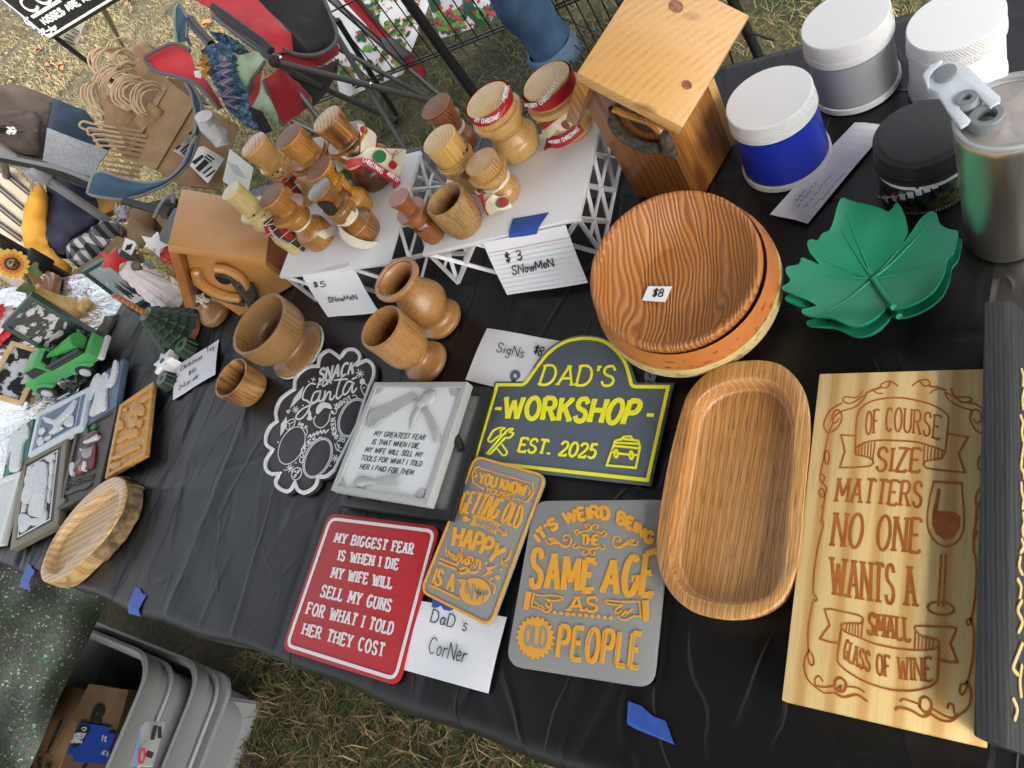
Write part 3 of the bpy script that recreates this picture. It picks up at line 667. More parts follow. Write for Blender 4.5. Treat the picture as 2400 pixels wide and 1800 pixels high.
# shawl and mint cloth lying over the chair
m, N, L, P = newmat('blue_crochet_yarn'); v = coords(N, L); vo = N.new('ShaderNodeTexVoronoi'); vo.inputs['Scale'].default_value = 95; L.new(v, vo.inputs['Vector'])
L.new(ramp(N, L, vo.outputs['Color'], [(.1, (.015, .03, .055)), (.4, (.05, .12, .2)), (.62, (.12, .26, .36)), (.85, (.02, .02, .03)), (.95, (.35, .42, .45))]), P.inputs['Base Color']); P.inputs['Roughness'].default_value = .95
bumpit(N, L, P, vo.outputs['Distance'], 1., .02); YARN = m
sh = thing('crochet_shawl', 'blue crocheted shawl with pink zigzag stripe hanging on the red chair', 'shawl', ray(*ZB(100, 900), 2.45))
make('knit_body', panel(rp3(ZB, -110, 440, 2.6, -20, 380, 2.58, 60, 362, 2.56, 140, 390, 2.54, 190, 480, 2.52, 170, 600, 2.5, 240, 700, 2.48, 290, 800, 2.46, 320, 960, 2.45, 400, 1110, 2.42, 330, 1110, 2.42, 250, 1060, 2.43, 120, 950, 2.45, 30, 760, 2.5, -60, 620, 2.55), .012, .02, 14, .03), YARN, sh)
make('knit_end', panel(rp3(ZB, -30, 260, 2.7, 90, 280, 2.7, 230, 360, 2.66, 330, 480, 2.62, 300, 470, 2.62, 200, 440, 2.62, 60, 350, 2.68), .012, .02, 14, .03), YARN, sh)
make('black_fringe', panel(rp3(ZB, 250, 900, 2.46, 420, 960, 2.44, 500, 1120, 2.42, 440, 1150, 2.42, 330, 1080, 2.44), .012, .02, 14, .03), M('black_knit', (.012, .012, .014), .95, bump=.8, bs=200, bd=.01), sh)
zc = [(150, 500), (120, 520), (190, 545), (110, 580), (190, 600), (110, 640), (200, 680), (110, 730), (215, 770), (120, 830), (260, 850), (150, 890), (250, 930)]
for off, mt in ((0, (.45, .3, .27)), (28, (.1, .1, .3)), (55, (.02, .1, .13)), (-25, (.2, .16, .28))):
    make('zigzag_stripe', G().tube([ray(*ZB(x+off-40, y+off*.25), 2.452) for x, y in zc], .0085, 6), M('zigzag_yarn', mt, .95, bump=.8, bs=300, bd=.006), sh)
make('zigzag_stripe', G().tube(rp(ZA, 2.5, 1735, 490, 1790, 520, 1740, 560, 1800, 585, 1760, 630, 1790, 660), .011, 6), M('mustard_yarn', (.4, .19, .02), .95, bump=.8, bs=300, bd=.006), sh)
MINT = M('mint_fleece', (.3, .42, .27), .9, (.42, .5, .4), 14, bump=.4, bs=500, sheen=.4)
mc = thing('fleece_cloth', 'pale mint green fleece tucked between the shawl and red seat', 'cloth', ray(*ZB(300, 700), 2.5))
make('upper_fold', panel(rp3(ZB, 190, 560, 2.52, 250, 475, 2.52, 390, 445, 2.54, 440, 505, 2.54, 360, 660, 2.53, 290, 830, 2.53, 240, 700, 2.51), .02, .02, 12, .03), MINT, mc)
make('lower_fold', panel(rp3(ZB, 325, 945, 2.49, 400, 800, 2.5, 420, 640, 2.51, 470, 790, 2.5, 560, 1020, 2.5, 560, 1075, 2.5, 520, 1040, 2.5, 480, 1000, 2.5), .02, .02, 12, .03), MINT, mc)

# ------------------------------------------------------------------ blue and brown camping chair with the box of paper bags
BLUE = M('slate_blue_canvas', (.035, .075, .125), .8, (.05, .1, .16), 15, bump=.3, bs=900)
NAVY = M('dark_blue_canvas', (.012, .03, .055), .8, bump=.3, bs=900)
BROWN = M('brown_canvas', (.045, .03, .023), .75, (.06, .042, .033), 10, bump=.3, bs=900)
GPIPE = M('pale_grey_binding', (.2, .22, .22), .85, bump=.5, bs=400)
bc = thing('camping_chair', 'blue and brown camping chair holding the box of kraft bags', 'chair', at(200, 560, 0))
make('back_panel', panel(rp3(ZA, -60, 745, 3.5, 0, 735, 3.5, 110, 715, 3.5, 465, 842, 3.45, 380, 1395, 3.15, 0, 1335, 3.15, -60, 1320, 3.15), .006, .02), BROWN, bc)
pk = make('back_pocket', panel(rp3(ZA, -60, 935, 3.36, 0, 935, 3.36, 320, 972, 3.33, 352, 1030, 3.3, 335, 1305, 3.14, 0, 1255, 3.14, -60, 1250, 3.14), .02, .03, 9, .04), BROWN, bc)
make('pocket_fold', G().tube(smooth([tuple(p) for p in rp(ZA, 3.22, -60, 1080, 60, 1075, 190, 1130, 330, 1150)], 6), .016, 8), BROWN, bc)
g = G()
for q in (((60, 1105), (75, 1100), (90, 1125), (70, 1130), (62, 1150), (80, 1160), (100, 1120)), ((100, 1140), (120, 1130), (140, 1120), (130, 1150), (108, 1160)), ((92, 1110), (110, 1100), (130, 1112))):
    g.tube([ray(*ZA(*p), 3.16) for p in q], .0035, 5)
make('white_embroidery', g, M('white_thread', (.75, .75, .75), .7), pk)
make('side_panel', panel(rp3(ZA, 465, 842, 3.45, 740, 950, 3.4, 960, 1270, 3.3, 930, 1300, 3.25, 660, 1200, 3.2, 408, 1105, 3.25), .006, .02), NAVY, bc)
make('seat_net', panel(rp3(ZA, 408, 1105, 3.25, 660, 1200, 3.2, 940, 1300, 3.15, 860, 1400, 3.05, 800, 1520, 3.0, 600, 1490, 3.02, 365, 1400, 3.1), .004, .012), M('pale_grey_net', (.3, .31, .32), .7, (.17, .17, .18), 160), bc)
make('arm_tube', G().tube(rp(ZA, 2.95, -80, 1335, 380, 1440, 800, 1605), .019, 12), BLKF, bc)
make('binding', G().tube(smooth([tuple(p) for p in rp(ZA, 2.94, -60, 1335, 250, 1400, 430, 1440, 600, 1490, 800, 1575)], 4), .011, 6), GPIPE, bc)
top = zz(ZE, 800, 30, 880, 5, 1060, 62, 1240, 98, 1400, 80, 1500, 30, 1590, -62, 1650, -220); bot = zz(ZE, 758, 190, 830, 222, 1060, 252, 1240, 210, 1430, 122, 1560, 10, 1655, -130, 1700, -300)
tu = zz(ZA, 1655, 1260, 1680, 1080, 1660, 950, 1640, 800); 
dd = np.linspace(2.78, 2.72, len(top))
strap = G().sheet([[ray(*p, d) for p, d in zip(top, dd)], [ray((p[0]+q[0])/2, (p[1]+q[1])/2, d-.01) for p, q, d in zip(top, bot, dd)], [ray(*p, d) for p, d in zip(bot, dd)]], 5, .005, .006, 9)
make('arm_strap', strap, BLUE, bc, smooth=70)
make('binding', G().tube(strap.edge, .0055, 6, closed=True), GPIPE, bc)
up = [(1650, 1180), (1688, 1130), (1690, 1000), (1670, 900), (1650, 800), (1600, 720)]; lo_ = [(1690, 1290), (1725, 1150), (1745, 980), (1735, 880), (1690, 780), (1640, 720)]
s2 = G().sheet([[ray(*ZA(*p), 2.72+.02*i) for i, p in enumerate(up)], [ray(*ZA(*p), 2.73+.02*i) for i, p in enumerate(lo_)]], 5, .005, .004)
make('arm_strap', s2, BLUE, bc, smooth=70); make('binding', G().tube(s2.edge, .005, 6, closed=True), GPIPE, bc)
s3 = panel(rp3(ZA, 1548, 25, 3.1, 1580, 60, 3.1, 1622, 150, 3.08, 1612, 310, 3.05, 1655, 430, 3.0, 1610, 350, 3.02, 1570, 350, 3.04, 1530, 360, 3.05, 1510, 190, 3.08, 1515, 70, 3.1), .006, .008, 9, .03)
make('arm_post_sleeve', s3, BLUE, bc); make('binding', G().tube(rp(ZA, 3.05, 1530, 360, 1510, 190, 1515, 70, 1548, 25, 1622, 150, 1612, 310, 1650, 400), .006, 6), GPIPE, bc)
make('arm_tube', G().tube(rp3(ZA, 1640, 170, 3.06, 1700, 250, 3.0, 1830, 390, 2.9), .017, 10), BLK, bc)
make('leg', G().tube([ray(*ZE(1080, 265), 2.72), ray(*ZE(1400, 350), 2.62), at(560, 620, .02)], .014, 10), BLK, bc)
make('leg', G().tube([ray(*ZA(20, 1340), 3.0), at(60, 640, .02)], .014, 10), BLK, bc)
make('corner_clip', panel(rp3(ZE, 1360, 330, 2.6, 1440, 250, 2.6, 1530, 240, 2.6, 1560, 330, 2.6, 1500, 400, 2.6, 1400, 420, 2.6), .03, .006, 9, .03), BLK, bc)
piping(ZE, (1330, 410, 2.56, 1390, 290, 2.56, 1460, 215, 2.56, 1500, 230, 2.56, 1490, 280, 2.56), .006, bc, GPIPE)

KRAFT = M('kraft_paper', (.25, .155, .075), .85, (.3, .19, .1), 40, bump=.2, bs=300)
CARD = M('cardboard', (.2, .12, .055), .85, (.25, .155, .075), 14, bump=.2, bs=250)
CARDD = M('cardboard_inside', (.14, .085, .04), .9, (.18, .11, .055), 14)
PRINT = M('black_print', (.012, .012, .012), .7)
LABEL = M('white_label', (.72, .72, .71), .5)
PAPER = M('white_paper', (.8, .81, .84), .75, (.76, .77, .8), 20)
bx = thing('cardboard_box', 'open cardboard box of kraft bags with two shipping labels', 'box', ray(*ZA(1500, 1400), 2.95))
def quadpanel(nm, Z, d, par, mt, th=.004): return make(nm, panel(rp3(Z, *d), th, .003, 5, .2), mt, par)
quadpanel('flap', ZA, (1060, 1352, 2.98, 1428, 672, 3.1, 1690, 880, 2.97, 1345, 1465, 2.85), bx, CARD)
quadpanel('front_wall', ZA, (1345, 1465, 2.86, 1690, 880, 2.98, 2060, 1080, 2.88, 1900, 1640, 2.75, 1560, 1600, 2.78), bx, CARD)
quadpanel('side_wall', ZA, (1428, 672, 3.12, 1640, 700, 3.2, 1800, 900, 3.1, 1690, 880, 3.0), bx, CARDD)
quadpanel('back_wall', ZA, (1060, 1352, 3.0, 880, 1100, 3.2, 1240, 390, 3.35, 1428, 672, 3.12), bx, CARDD)
quadpanel('rim_tape', ZA, (1085, 1310, 2.972, 1400, 730, 3.075, 1440, 760, 3.06, 1130, 1335, 2.955), bx, M('brown_parcel_tape', (.3, .2, .12), .3), .0015)
lb = quadpanel('shipping_label', ZA, (1495, 1300, 2.83, 1690, 1135, 2.885, 1700, 1230, 2.88, 1640, 1395, 2.84), bx, LABEL, .001)
lb2 = quadpanel('shipping_label', ZA, (1715, 1270, 2.8, 1765, 1262, 2.8, 1940, 1370, 2.78, 1795, 1585, 2.74, 1640, 1430, 2.8), bx, LABEL, .001)
g = G()
for a, b in (((1560, 1310), (1640, 1240)), ((1575, 1330), (1660, 1255)), ((1590, 1345), (1650, 1290)), ((1520, 1290), (1560, 1255))): g.ribbon([ray(*ZA(*a), 2.815), ray(*ZA(*b), 2.835)], .005, Vector((0, 0, CZ))-ray(*ZA(*a), 2.8), .002)
g.ribbon([ray(*ZA(1650, 1180), 2.83), ray(*ZA(1675, 1160), 2.84)], .02, Vector((0, 0, CZ))-ray(*ZA(1650, 1180), 2.8), .002)
make('label_print', g, PRINT, lb)
g = G(); nv = Vector((0, 0, CZ))-ray(*ZA(1700, 1400), 2.8)
g.ribbon([ray(*ZA(1705, 1470), 2.755), ray(*ZA(1790, 1390), 2.755)], .018, nv, .002)
for i in range(9): g.ribbon([ray(*ZA(1660+i*10, 1395-i*7), 2.765), ray(*ZA(1690+i*9, 1420-i*8), 2.762)], .004+.003*(i % 2), nv, .002)
for a, b in (((1755, 1500), (1830, 1440)), ((1780, 1530), (1860, 1470)), ((1770, 1350), (1830, 1400)), ((1790, 1335), (1850, 1380))): g.ribbon([ray(*ZA(*a), 2.735), ray(*ZA(*b), 2.735)], .006, nv, .002)
make('label_print', g, PRINT, lb2)

TWINE = M('kraft_twine', (.36, .25, .14), .8, (.42, .3, .18), 60)
bags = [ # pixel outline of each flat bag top, handle loops
 ('brown kraft carrier bag with twisted loops, outermost by the box rim', (1130, 1150, 1300, 900, 1400, 960, 1240, 1240), [((1240, 1010), (1150, 940), (1130, 830), (1180, 740), (1290, 720), (1370, 760)), ((1210, 1000), (1160, 930), (1150, 850), (1210, 770), (1300, 750), (1360, 790)), ((1230, 985), (1190, 920), (1190, 850), (1240, 800), (1330, 790))], 3.0),
 ('pale kraft carrier bag with a tall sheaf of loops, in the middle of the box', (900, 880, 1130, 940, 1200, 1000, 1030, 1140, 880, 1060), [((1130, 950), (1000, 900), (960, 800), (1000, 700), (1100, 660), (1240, 720)), ((1110, 960), (980, 880), (980, 780), (1050, 690), (1180, 680)), ((1100, 940), (1010, 870), (1000, 780), (1080, 710), (1220, 740)), ((1140, 930), (1040, 850), (1040, 790), (1110, 740), (1200, 760))], 3.1),
 ('pale kraft carrier bag with wide arching loops, left of the middle sheaf', (900, 900, 1080, 800, 1180, 860, 1040, 1010), [((1010, 960), (880, 840), (870, 740), (930, 640), (1060, 590), (1180, 640)), ((990, 960), (860, 850), (820, 740), (880, 640), (1010, 590), (1120, 640)), ((970, 960), (840, 880), (800, 760), (830, 640), (940, 570), (1060, 600)), ((1000, 930), (900, 830), (890, 730), (970, 640), (1100, 610))], 3.18),
 ('kraft carrier bag with one loose drooping loop, leftmost in the box', (880, 900, 960, 860, 1040, 960, 900, 1080), [((890, 1015), (790, 970), (710, 860), (705, 770), (740, 725), (790, 740)), ((880, 1000), (800, 930), (760, 830), (770, 750), (820, 720))], 3.12),
 ('kraft carrier bag with tall thin loops, farthest back in the box', (1180, 440, 1260, 390, 1340, 450, 1180, 640, 1130, 600), [((870, 690), (780, 580), (765, 490), (830, 430), (940, 440), (1150, 480)), ((860, 670), (800, 570), (850, 460), (960, 420), (1080, 440)), ((920, 420), (950, 360), (1030, 340), (1100, 380)), ((940, 560), (980, 470), (1060, 440), (1180, 520)), ((930, 540), (960, 480), (1030, 450))], 3.3),
 ('kraft carrier bag with short bent loops, behind the middle sheaf', (1160, 580, 1230, 490, 1290, 560, 1230, 690, 1170, 660), [((1010, 580), (1060, 550), (1130, 570)), ((1000, 600), (1030, 555), (1100, 545), (1170, 590))], 3.22),
]
for lab, out, loops, d in bags:
    b_ = thing('paper_bag', lab, 'bag', ray(*ZA(out[0], out[1]), d), 'kraft carrier bags in the box')
    for k in range(3):
        make('bag_side', panel([ray(*ZA(out[i]-k*14+(20 if i > 3 else 0), out[i+1]-k*20), d+.02*k+(.12 if i > 3 else 0)*0) for i in range(0, len(out), 2)], .003, .004, 9, .06), KRAFT, b_)
    for lp in loops:
        q = smooth([tuple(ray(*ZA(*p), d-.02+.015*i)) for i, p in enumerate(lp)], 6)
        make('handle', G().tube(q, .0042, 6), TWINE, b_)
        q2 = [tuple(Vector(p)+Vector((.006, .012, -.006))) for p in q]; make('handle', G().tube(q2, .004, 6), TWINE, b_)
for i in range(11):
    t = i/10; y = 1080+t*440; x = 940+60*math.sin(t*5)+t*30
    b_ = thing('paper_bag', 'flat folded kraft bag standing on edge in the near end of the box', 'bag', ray(*ZA(x, y), 2.98), 'flat kraft bags at the near end of the box')
    make('bag_side', panel(rp(ZA, 2.98-.01*i, x-60-20*math.sin(i*2), y-12, x-40, y+8, x+290, y+70, x+300, y+40), .006, .004, 9, .06), KRAFT, b_)
    if i < 4:
        q = smooth([tuple(ray(*ZA(*p), 2.97-.01*i)) for p in ((x+60, y+25), (x-120, y-5), (x-220+15*i, y-30+40*i/3), (x-250+40*i, y+10+18*i), (x-170, y+45), (x+80, y+60))], 6)
        make('handle', G().tube(q, .0042, 6), TWINE, b_)
# clear cup stack wrapped in net beside the box, and a printed leaflet
g = G(); c0 = ray(*ZA(1850, 1130), 2.7)
t = thing('wrapped_cup_stack', 'stack of translucent cups in white netting beside the cardboard box', 'cups', c0)
make('cup_stack', G().tube([ray(*ZA(1760, 1000), 2.68), ray(*ZA(1800, 1080), 2.7), ray(*ZA(1900, 1180), 2.7), ray(*ZA(1930, 1260), 2.7)], [.03, .034, .034, .026], 16), M('white_net', (.5, .5, .48), .5, (.68, .68, .67), 180, trans=.0, bump=.6, bs=160, bd=.004), t)
lf = thing('printed_leaflet', 'pale printed leaflet lying behind the birdhouse roof', 'leaflet', ray(*ZA(2050, 1450), 2.5))
lp_ = rp3(ZA, 1925, 1560, 2.46, 1985, 1285, 2.5, 2190, 1450, 2.46)
make('sheet', panel(lp_+[lp_[0]+lp_[2]-lp_[1]], .002, .001), M('leaflet_paper', (.55, .55, .5), .7), lf)
g = G(); nv = Vector((0, 0, CZ))-ray(*ZA(2050, 1450), 2.5)
for i in range(6): g.ribbon([ray(*ZA(1962+i*13, 1400+i*20), 2.43), ray(*ZA(2060+i*14, 1440+i*20), 2.42)], .0018, nv, .001)
make('print', g, M('grey_print', (.12, .12, .12), .7), lf)

# ------------------------------------------------------------------ sign at the upper left on a striped cloth
sg = thing('metal_sign', 'black sign with white border saying kisses are always, upper left', 'sign', ray(*ZA(430, 345), 4.4))
z0 = ray(*ZA(430, 345), 4.4).z
A0 = at(*ZA(430, 345), z0); A1 = at(*ZA(1010, -5), z0); bd = (A1-A0); bd.z = 0; bd.normalize(); nr_s = Vector((bd.y, -bd.x, 0))
if nr_s.dot(-A0) < 0: nr_s = -nr_s
def on_sign(px, py, off=0.):
    d = Vector(RW @ np.array([px-1200., py-900., F])); o = Vector((0, 0, CZ)); t = (A0-o).dot(nr_s)/d.dot(nr_s); return o+d*t+nr_s*off
SB = M('sign_black', (.008, .008, .009), .35); SW = M('sign_white', (.75, .75, .76), .5)
U = Vector((0, 0, 1)); Wd = (A1-A0).length*1.15; Ht = (on_sign(*ZA(0, 15))-A0).length*1.3
g = G(); g.prism(rounded([A0, A0+bd*Wd, A0+bd*Wd+U*Ht, A0+U*Ht], .03), -nr_s*.012); make('panel', g, SB, sg)
g = G(); q = inset(rounded([A0, A0+bd*Wd, A0+bd*Wd+U*Ht, A0+U*Ht], .03), .012, nr_s); g.ribbon(q, .009, nr_s, .002, closed=True); make('border', g, SW, sg)
g = G(); ss = lambda x, y: on_sign(x, y)
text(g, 'KISSES ARE ALWAYS', zz(ZA, 395, 212, 950, -110), zz(ZA, 345, 168, 900, -150), 0, .0085, .002, surf=ss, nrm=nr_s)
text(g, 'COF', zz(ZA, 265, 112, 560, -60), zz(ZA, 155, 10, 430, -170), 0, .012, .002, surf=ss, nrm=nr_s)
g.ribbon([on_sign(*ZA(278, 148)), on_sign(*ZA(520, 0))], .014, nr_s, .002)
for q in (((205, 145), (230, 200), (260, 190), (290, 240), (310, 230), (345, 270), (370, 265)), ((240, 150), (215, 175), (250, 215), (275, 200)), ((340, 280), (370, 250), (385, 275), (360, 300)), ((400, 270), (420, 260), (445, 250), (440, 290), (410, 300)), ((420, 230), (440, 245), (480, 225)), ((450, 240), (470, 260), (485, 240))): line(g, zz(ZA, *[c for p in q for c in p]), 0, .007, .002, surf=ss, nrm=nr_s)
make('lettering', g, SW, sg)
ds = thing('sign_stand', 'black stand holding the kisses sign above the dry lawn', 'stand', (A0.x, A0.y, 0))
pb = at(*ZA(1060, 425), .0); pa = on_sign(*ZA(840, 100))-nr_s*.04
make('leg', G().tube([pa, pb+Vector((.15, -.1, 0))], .013, 10), BLK, ds); make('leg', G().tube([A0+U*.02-nr_s*.03, (A0.x-.3, A0.y+.25, 0)], .013, 10), BLK, ds)
make('ledge', G().tube([A0-nr_s*.02+bd*.05, A0-nr_s*.02+bd*(Wd-.1)], .014, 8), BLK, ds)
CREAM = M('cream_woven_cotton', (.55, .5, .4), .9, (.62, .57, .47), 40, bump=.5, bs=500, bd=.002); DARK = M('black_woven_stripe', (.03, .027, .025), .9)
def striped(nm, label, Z, pts, stripes, d):
    t = thing(nm, label, 'textile', ray(*Z(pts[0], pts[1]), d)); make('cloth', panel([ray(*Z(pts[i], pts[i+1]), d) for i in range(0, len(pts), 2)], .006, .004, 5, .08), CREAM, t)
    nv = Vector((0, 0, CZ))-ray(*Z(pts[0], pts[1]), d)
    for s_ in stripes:
        for o_ in (-12, 12): make('stripe', G().ribbon([ray(*Z(s_[0]+o_*.7, s_[1]-o_), d-.012), ray(*Z(s_[2]+o_*.7, s_[3]-o_), d-.012)], .0055, nv, .002), DARK, t)
        make('stripe', G().ribbon([ray(*Z(s_[0], s_[1]), d-.0125), ray(*Z(s_[2], s_[3]), d-.0125)], .004, nv, .002), M('grey_woven_stripe', (.25, .23, .2), .9), t)
striped('striped_throw', 'cream throw with black woven stripes at the left edge below the brown chair', ZE, (-120, -140, 0, -60, 130, -20, 260, 120, 190, 480, 215, 690, 100, 620, -120, 520), [(-60, -60, 250, 195), (-80, 90, 205, 330), (-90, 250, 185, 470), (-90, 400, 190, 600)], 3.25)
striped('striped_runner', 'cream striped runner hanging below the black kisses sign', ZA, (455, 345, 690, 210, 745, 180, 720, 230, 660, 405, 580, 395), [(500, 345, 640, 400), (560, 305, 640, 340), (620, 260, 680, 290)], 4.5)

# ------------------------------------------------------------------ jacket, scarf and boxes at the left
YEL = M('yellow_nylon', (.6, .27, .02), .55, (.68, .33, .03), 9, bump=.2, bs=400); NVY = M('navy_nylon', (.008, .011, .028), .5, (.012, .016, .04), 9, bump=.2, bs=400)
jk = thing('jacket', 'yellow and navy nylon jacket hanging behind the grey post', 'jacket', ray(*ZE(450, 700), 3.2))
make('body', panel(rp3(ZE, 410, -20, 3.3, 500, -10, 3.28, 760, 90, 3.22, 840, 270, 3.15, 860, 440, 3.1, 600, 570, 3.08, 560, 720, 3.05, 480, 720, 3.05, 400, 600, 3.1, 385, 400, 3.16, 400, 200, 3.24), .03, .04, 7, .05), NVY, jk)
make('sleeve', panel(rp3(ZE, 300, 130, 3.26, 350, 115, 3.26, 400, 195, 3.22, 388, 400, 3.15, 410, 640, 3.08, 500, 740, 3.04, 590, 800, 3.02, 580, 880, 3.0, 520, 860, 3.0, 430, 760, 3.04, 215, 690, 3.1, 185, 480, 3.16, 220, 300, 3.22), .03, .05, 8, .05), YEL, jk)
make('sleeve', panel(rp3(ZE, 800, 230, 3.2, 920, 235, 3.2, 1060, 262, 3.18, 960, 340, 3.14, 860, 400, 3.1, 850, 300, 3.15), .03, .03, 8, .05), YEL, jk)
m, N, L, P = newmat('black_white_plaid'); v = coords(N, L, (30, 30, 30), (.5, .4, .6)); se = N.new('ShaderNodeSeparateXYZ'); L.new(v, se.inputs[0])
def sq(o):
    a = N.new('ShaderNodeMath'); a.operation = 'FRACT'; L.new(o, a.inputs[0]); b = N.new('ShaderNodeMath'); b.operation = 'GREATER_THAN'; L.new(a.outputs[0], b.inputs[0]); b.inputs[1].default_value = .5; return b.outputs[0]
ad = N.new('ShaderNodeMath'); ad.operation = 'ADD'; L.new(sq(se.outputs[0]), ad.inputs[0]); L.new(sq(se.outputs[1]), ad.inputs[1])
hf = N.new('ShaderNodeMath'); hf.operation = 'MULTIPLY'; hf.inputs[1].default_value = .5; L.new(ad.outputs[0], hf.inputs[0])
L.new(ramp(N, L, hf.outputs[0], [(.1, (.55, .55, .54)), (.5, (.12, .12, .13)), (.9, (.012, .012, .014))]), P.inputs['Base Color']); P.inputs['Roughness'].default_value = .95; bumpit(N, L, P, ntex(N, L, coords(N, L), 400), .6, .003)
PLAID = m
sf = thing('plaid_scarf', 'black and white plaid scarf with fringe below the navy jacket', 'scarf', ray(*ZE(700, 680), 2.95))
make('wool', panel(rp3(ZE, 568, 660, 2.98, 620, 600, 2.99, 860, 465, 3.0, 1000, 435, 2.98, 1045, 500, 2.95, 1000, 600, 2.92, 800, 765, 2.9, 660, 805, 2.9, 580, 755, 2.94), .04, .05, 8, .04), PLAID, sf)
g = G()
for i in range(26):
    x, y = 985+random.uniform(0, 100), 330+random.uniform(0, 110); g.tube([ray(*ZE(x, y), 2.95), ray(*ZE(x+20, y-25), 2.93), ray(*ZE(x+random.uniform(10, 60), y-random.uniform(20, 70)), 2.93)], .006, 5)
make('fringe', g, M('grey_fringe', (.16, .17, .19), .95, (.5, .5, .5), 60), sf)
def cbox(label, Z, pts, d3, lidpts=None):
    t = thing('cardboard_box', label, 'box', ray(*Z(pts[0], pts[1]), d3[0]))
    make('body', panel([ray(*Z(pts[2*i], pts[2*i+1]), d3[i]) for i in range(len(d3))], .22, .002, 5, .3), CARD, t); return t
b1 = cbox('flat brown carton with a white label under the plaid scarf', ZE, (600, 890, 860, 720, 1010, 560, 1185, 640, 1130, 740, 800, 900, 640, 970), (2.85, 2.88, 2.9, 2.8, 2.75, 2.7, 2.72))
make('carton_flap', panel(rp3(ZE, 800, 840, 2.72, 1000, 690, 2.75, 1040, 720, 2.73, 800, 880, 2.7), .004, .002), CARDD, b1)
make('shipping_label', panel(rp3(ZE, 1050, 680, 2.7, 1085, 580, 2.72, 1185, 620, 2.7, 1130, 740, 2.68), .001, .001), LABEL, b1)
g = G(); nv = Vector((0, 0, CZ))-ray(*ZE(1100, 650), 2.7)
for k in range(3): g.ribbon([ray(*ZE(1085+k*18, 690-k*4), 2.662), ray(*ZE(1105+k*18, 640-k*4), 2.668)], .005, nv, .001)
make('label_print', g, PRINT, b1)
cbox('brown carton in the dim gap right of the scarf fringe', ZE, (1110, 320, 1200, 290, 1390, 250, 1310, 510, 1120, 400), (2.95, 2.95, 2.95, 2.85, 2.88))
cbox('small brown carton below the gap carton and left of the birdhouse', ZE, (1095, 460, 1130, 400, 1320, 510, 1470, 600, 1440, 660, 1180, 560), (2.86, 2.88, 2.82, 2.75, 2.72, 2.75))
cbox('brown carton half hidden behind the cedar birdhouse corner', ZE, (1340, 410, 1400, 240, 1560, 240, 1560, 420, 1480, 600), (2.85, 2.9, 2.85, 2.8, 2.75))

# ------------------------------------------------------------------ holly cloth table, wire crate and the person behind
m, N, L, P = newmat('holly_cotton'); P.inputs['Base Color'].default_value = (.58, .58, .57, 1); P.inputs['Roughness'].default_value = .8
HOLW = m; HG1 = M('holly_dark_leaf', (.012, .06, .02), .7); HG2 = M('holly_light_leaf', (.1, .28, .03), .7); HR = M('holly_berry_red', (.5, .01, .02), .6)
ht = thing('display_table', 'table covered with a white holly print cloth behind the wire crate', 'table', ray(1050, 40, 3.2))
def holly(nm, P4, rows_, cols_, ncl, scale, wr):
    """cloth through four corners with printed holly sprigs in the same mesh"""
    tl, tr, br, bl = [Vector(p) for p in P4]; rng = random.Random(5)
    def S_(u, v_): 
        p = tl.lerp(tr, u).lerp(bl.lerp(br, u), v_); k = Vector((0, 0, CZ))-p; k.normalize()
        return p+k*wr*math.sin(u*17+1.5*math.sin(v_*4))
    g = G(); g.sheet([[S_(j/cols_, i/rows_) for j in range(cols_+1)] for i in range(rows_+1)], 4, .003)
    wx = (tr-tl).length; wy = (bl-tl).length
    def put(poly, off):
        q = []
        for x, y in poly: q.append(S_(x/wx, y/wy))
        k = Vector((0, 0, CZ))-q[0]; k.normalize(); o = len(g.v); g.add([p+k*(.004+off) for p in q], [list(range(len(q)))])
    for c in range(ncl):
        cx, cy = rng.uniform(.03, wx-.03), rng.uniform(.03, wy-.03); a0 = rng.uniform(0, 6)
        for k in range(rng.choice([2, 3, 4])):
            a = a0+k*1.1+rng.uniform(-.2, .2); ln = scale*rng.uniform(.7, 1.1); wd = ln*.36; pts = []
            for i in range(13):
                t = i/12; wq = wd*math.sin(math.pi*min(1, t*1.02))**.7*(1.25 if i % 2 else .6); pts.append((t*ln, wq))
            pts += [(x, -y) for x, y in pts[::-1][1:-1]]
            g.cm = 1 if rng.random() < .6 else 2
            put([(min(max(cx+x*math.cos(a)-y*math.sin(a), 0), wx), min(max(cy+x*math.sin(a)+y*math.cos(a), 0), wy)) for x, y in pts], .0006*k)
        g.cm = 3
        for k in range(rng.choice([2, 3, 4])):
            bx_, by_ = cx+rng.uniform(-.6, .6)*scale, cy+rng.uniform(-.6, .6)*scale
            put([(min(max(x, 0), wx), min(max(y, 0), wy)) for x, y in circ((bx_, by_), scale*.11, 10)], .003)
    return make(nm, g, [HOLW, HG1, HG2, HR], ht, smooth=70)
holly('cloth_side', [ray(*ZB(930, -60), 3.5), ray(*ZB(1900, -60), 3.6), ray(*ZB(1640, 640), 3.25), ray(*ZB(1100, 860), 3.05)], 4, 8, 60, .05, .02)
holly('cloth_front', [ray(*ZC(-20, -80), 3.0), ray(*ZC(1080, -120), 3.1), ray(*ZC(960, 70), 3.0), ray(*ZC(120, 330), 2.85)], 4, 8, 26, .075, .012)
wc = thing('wire_crate', 'black wire crate panel standing on the grass behind the birdhouse', 'crate', at(1150, 80, .0))
ca, cb = at(1020, 132, .22), at(1271, 33, .22); e = (cb-ca).normalized()
g = G()
for k in range(-7, 14):
    p = ca.lerp(cb, k/7); g.tube([p, p+Vector((0, 0, .95))], .0026, 5)
for zz_ in (0, .012, .3, .6, .9): g.tube([ca-e*.65+Vector((0, 0, zz_)), cb+e*.6+Vector((0, 0, zz_))], .004 if zz_ < .1 else .003, 6)
make('front_grid', g, BLK, wc)
g = G(); c2 = cb+e*.02; dv = Vector((.75, -.62, 0)).normalized()
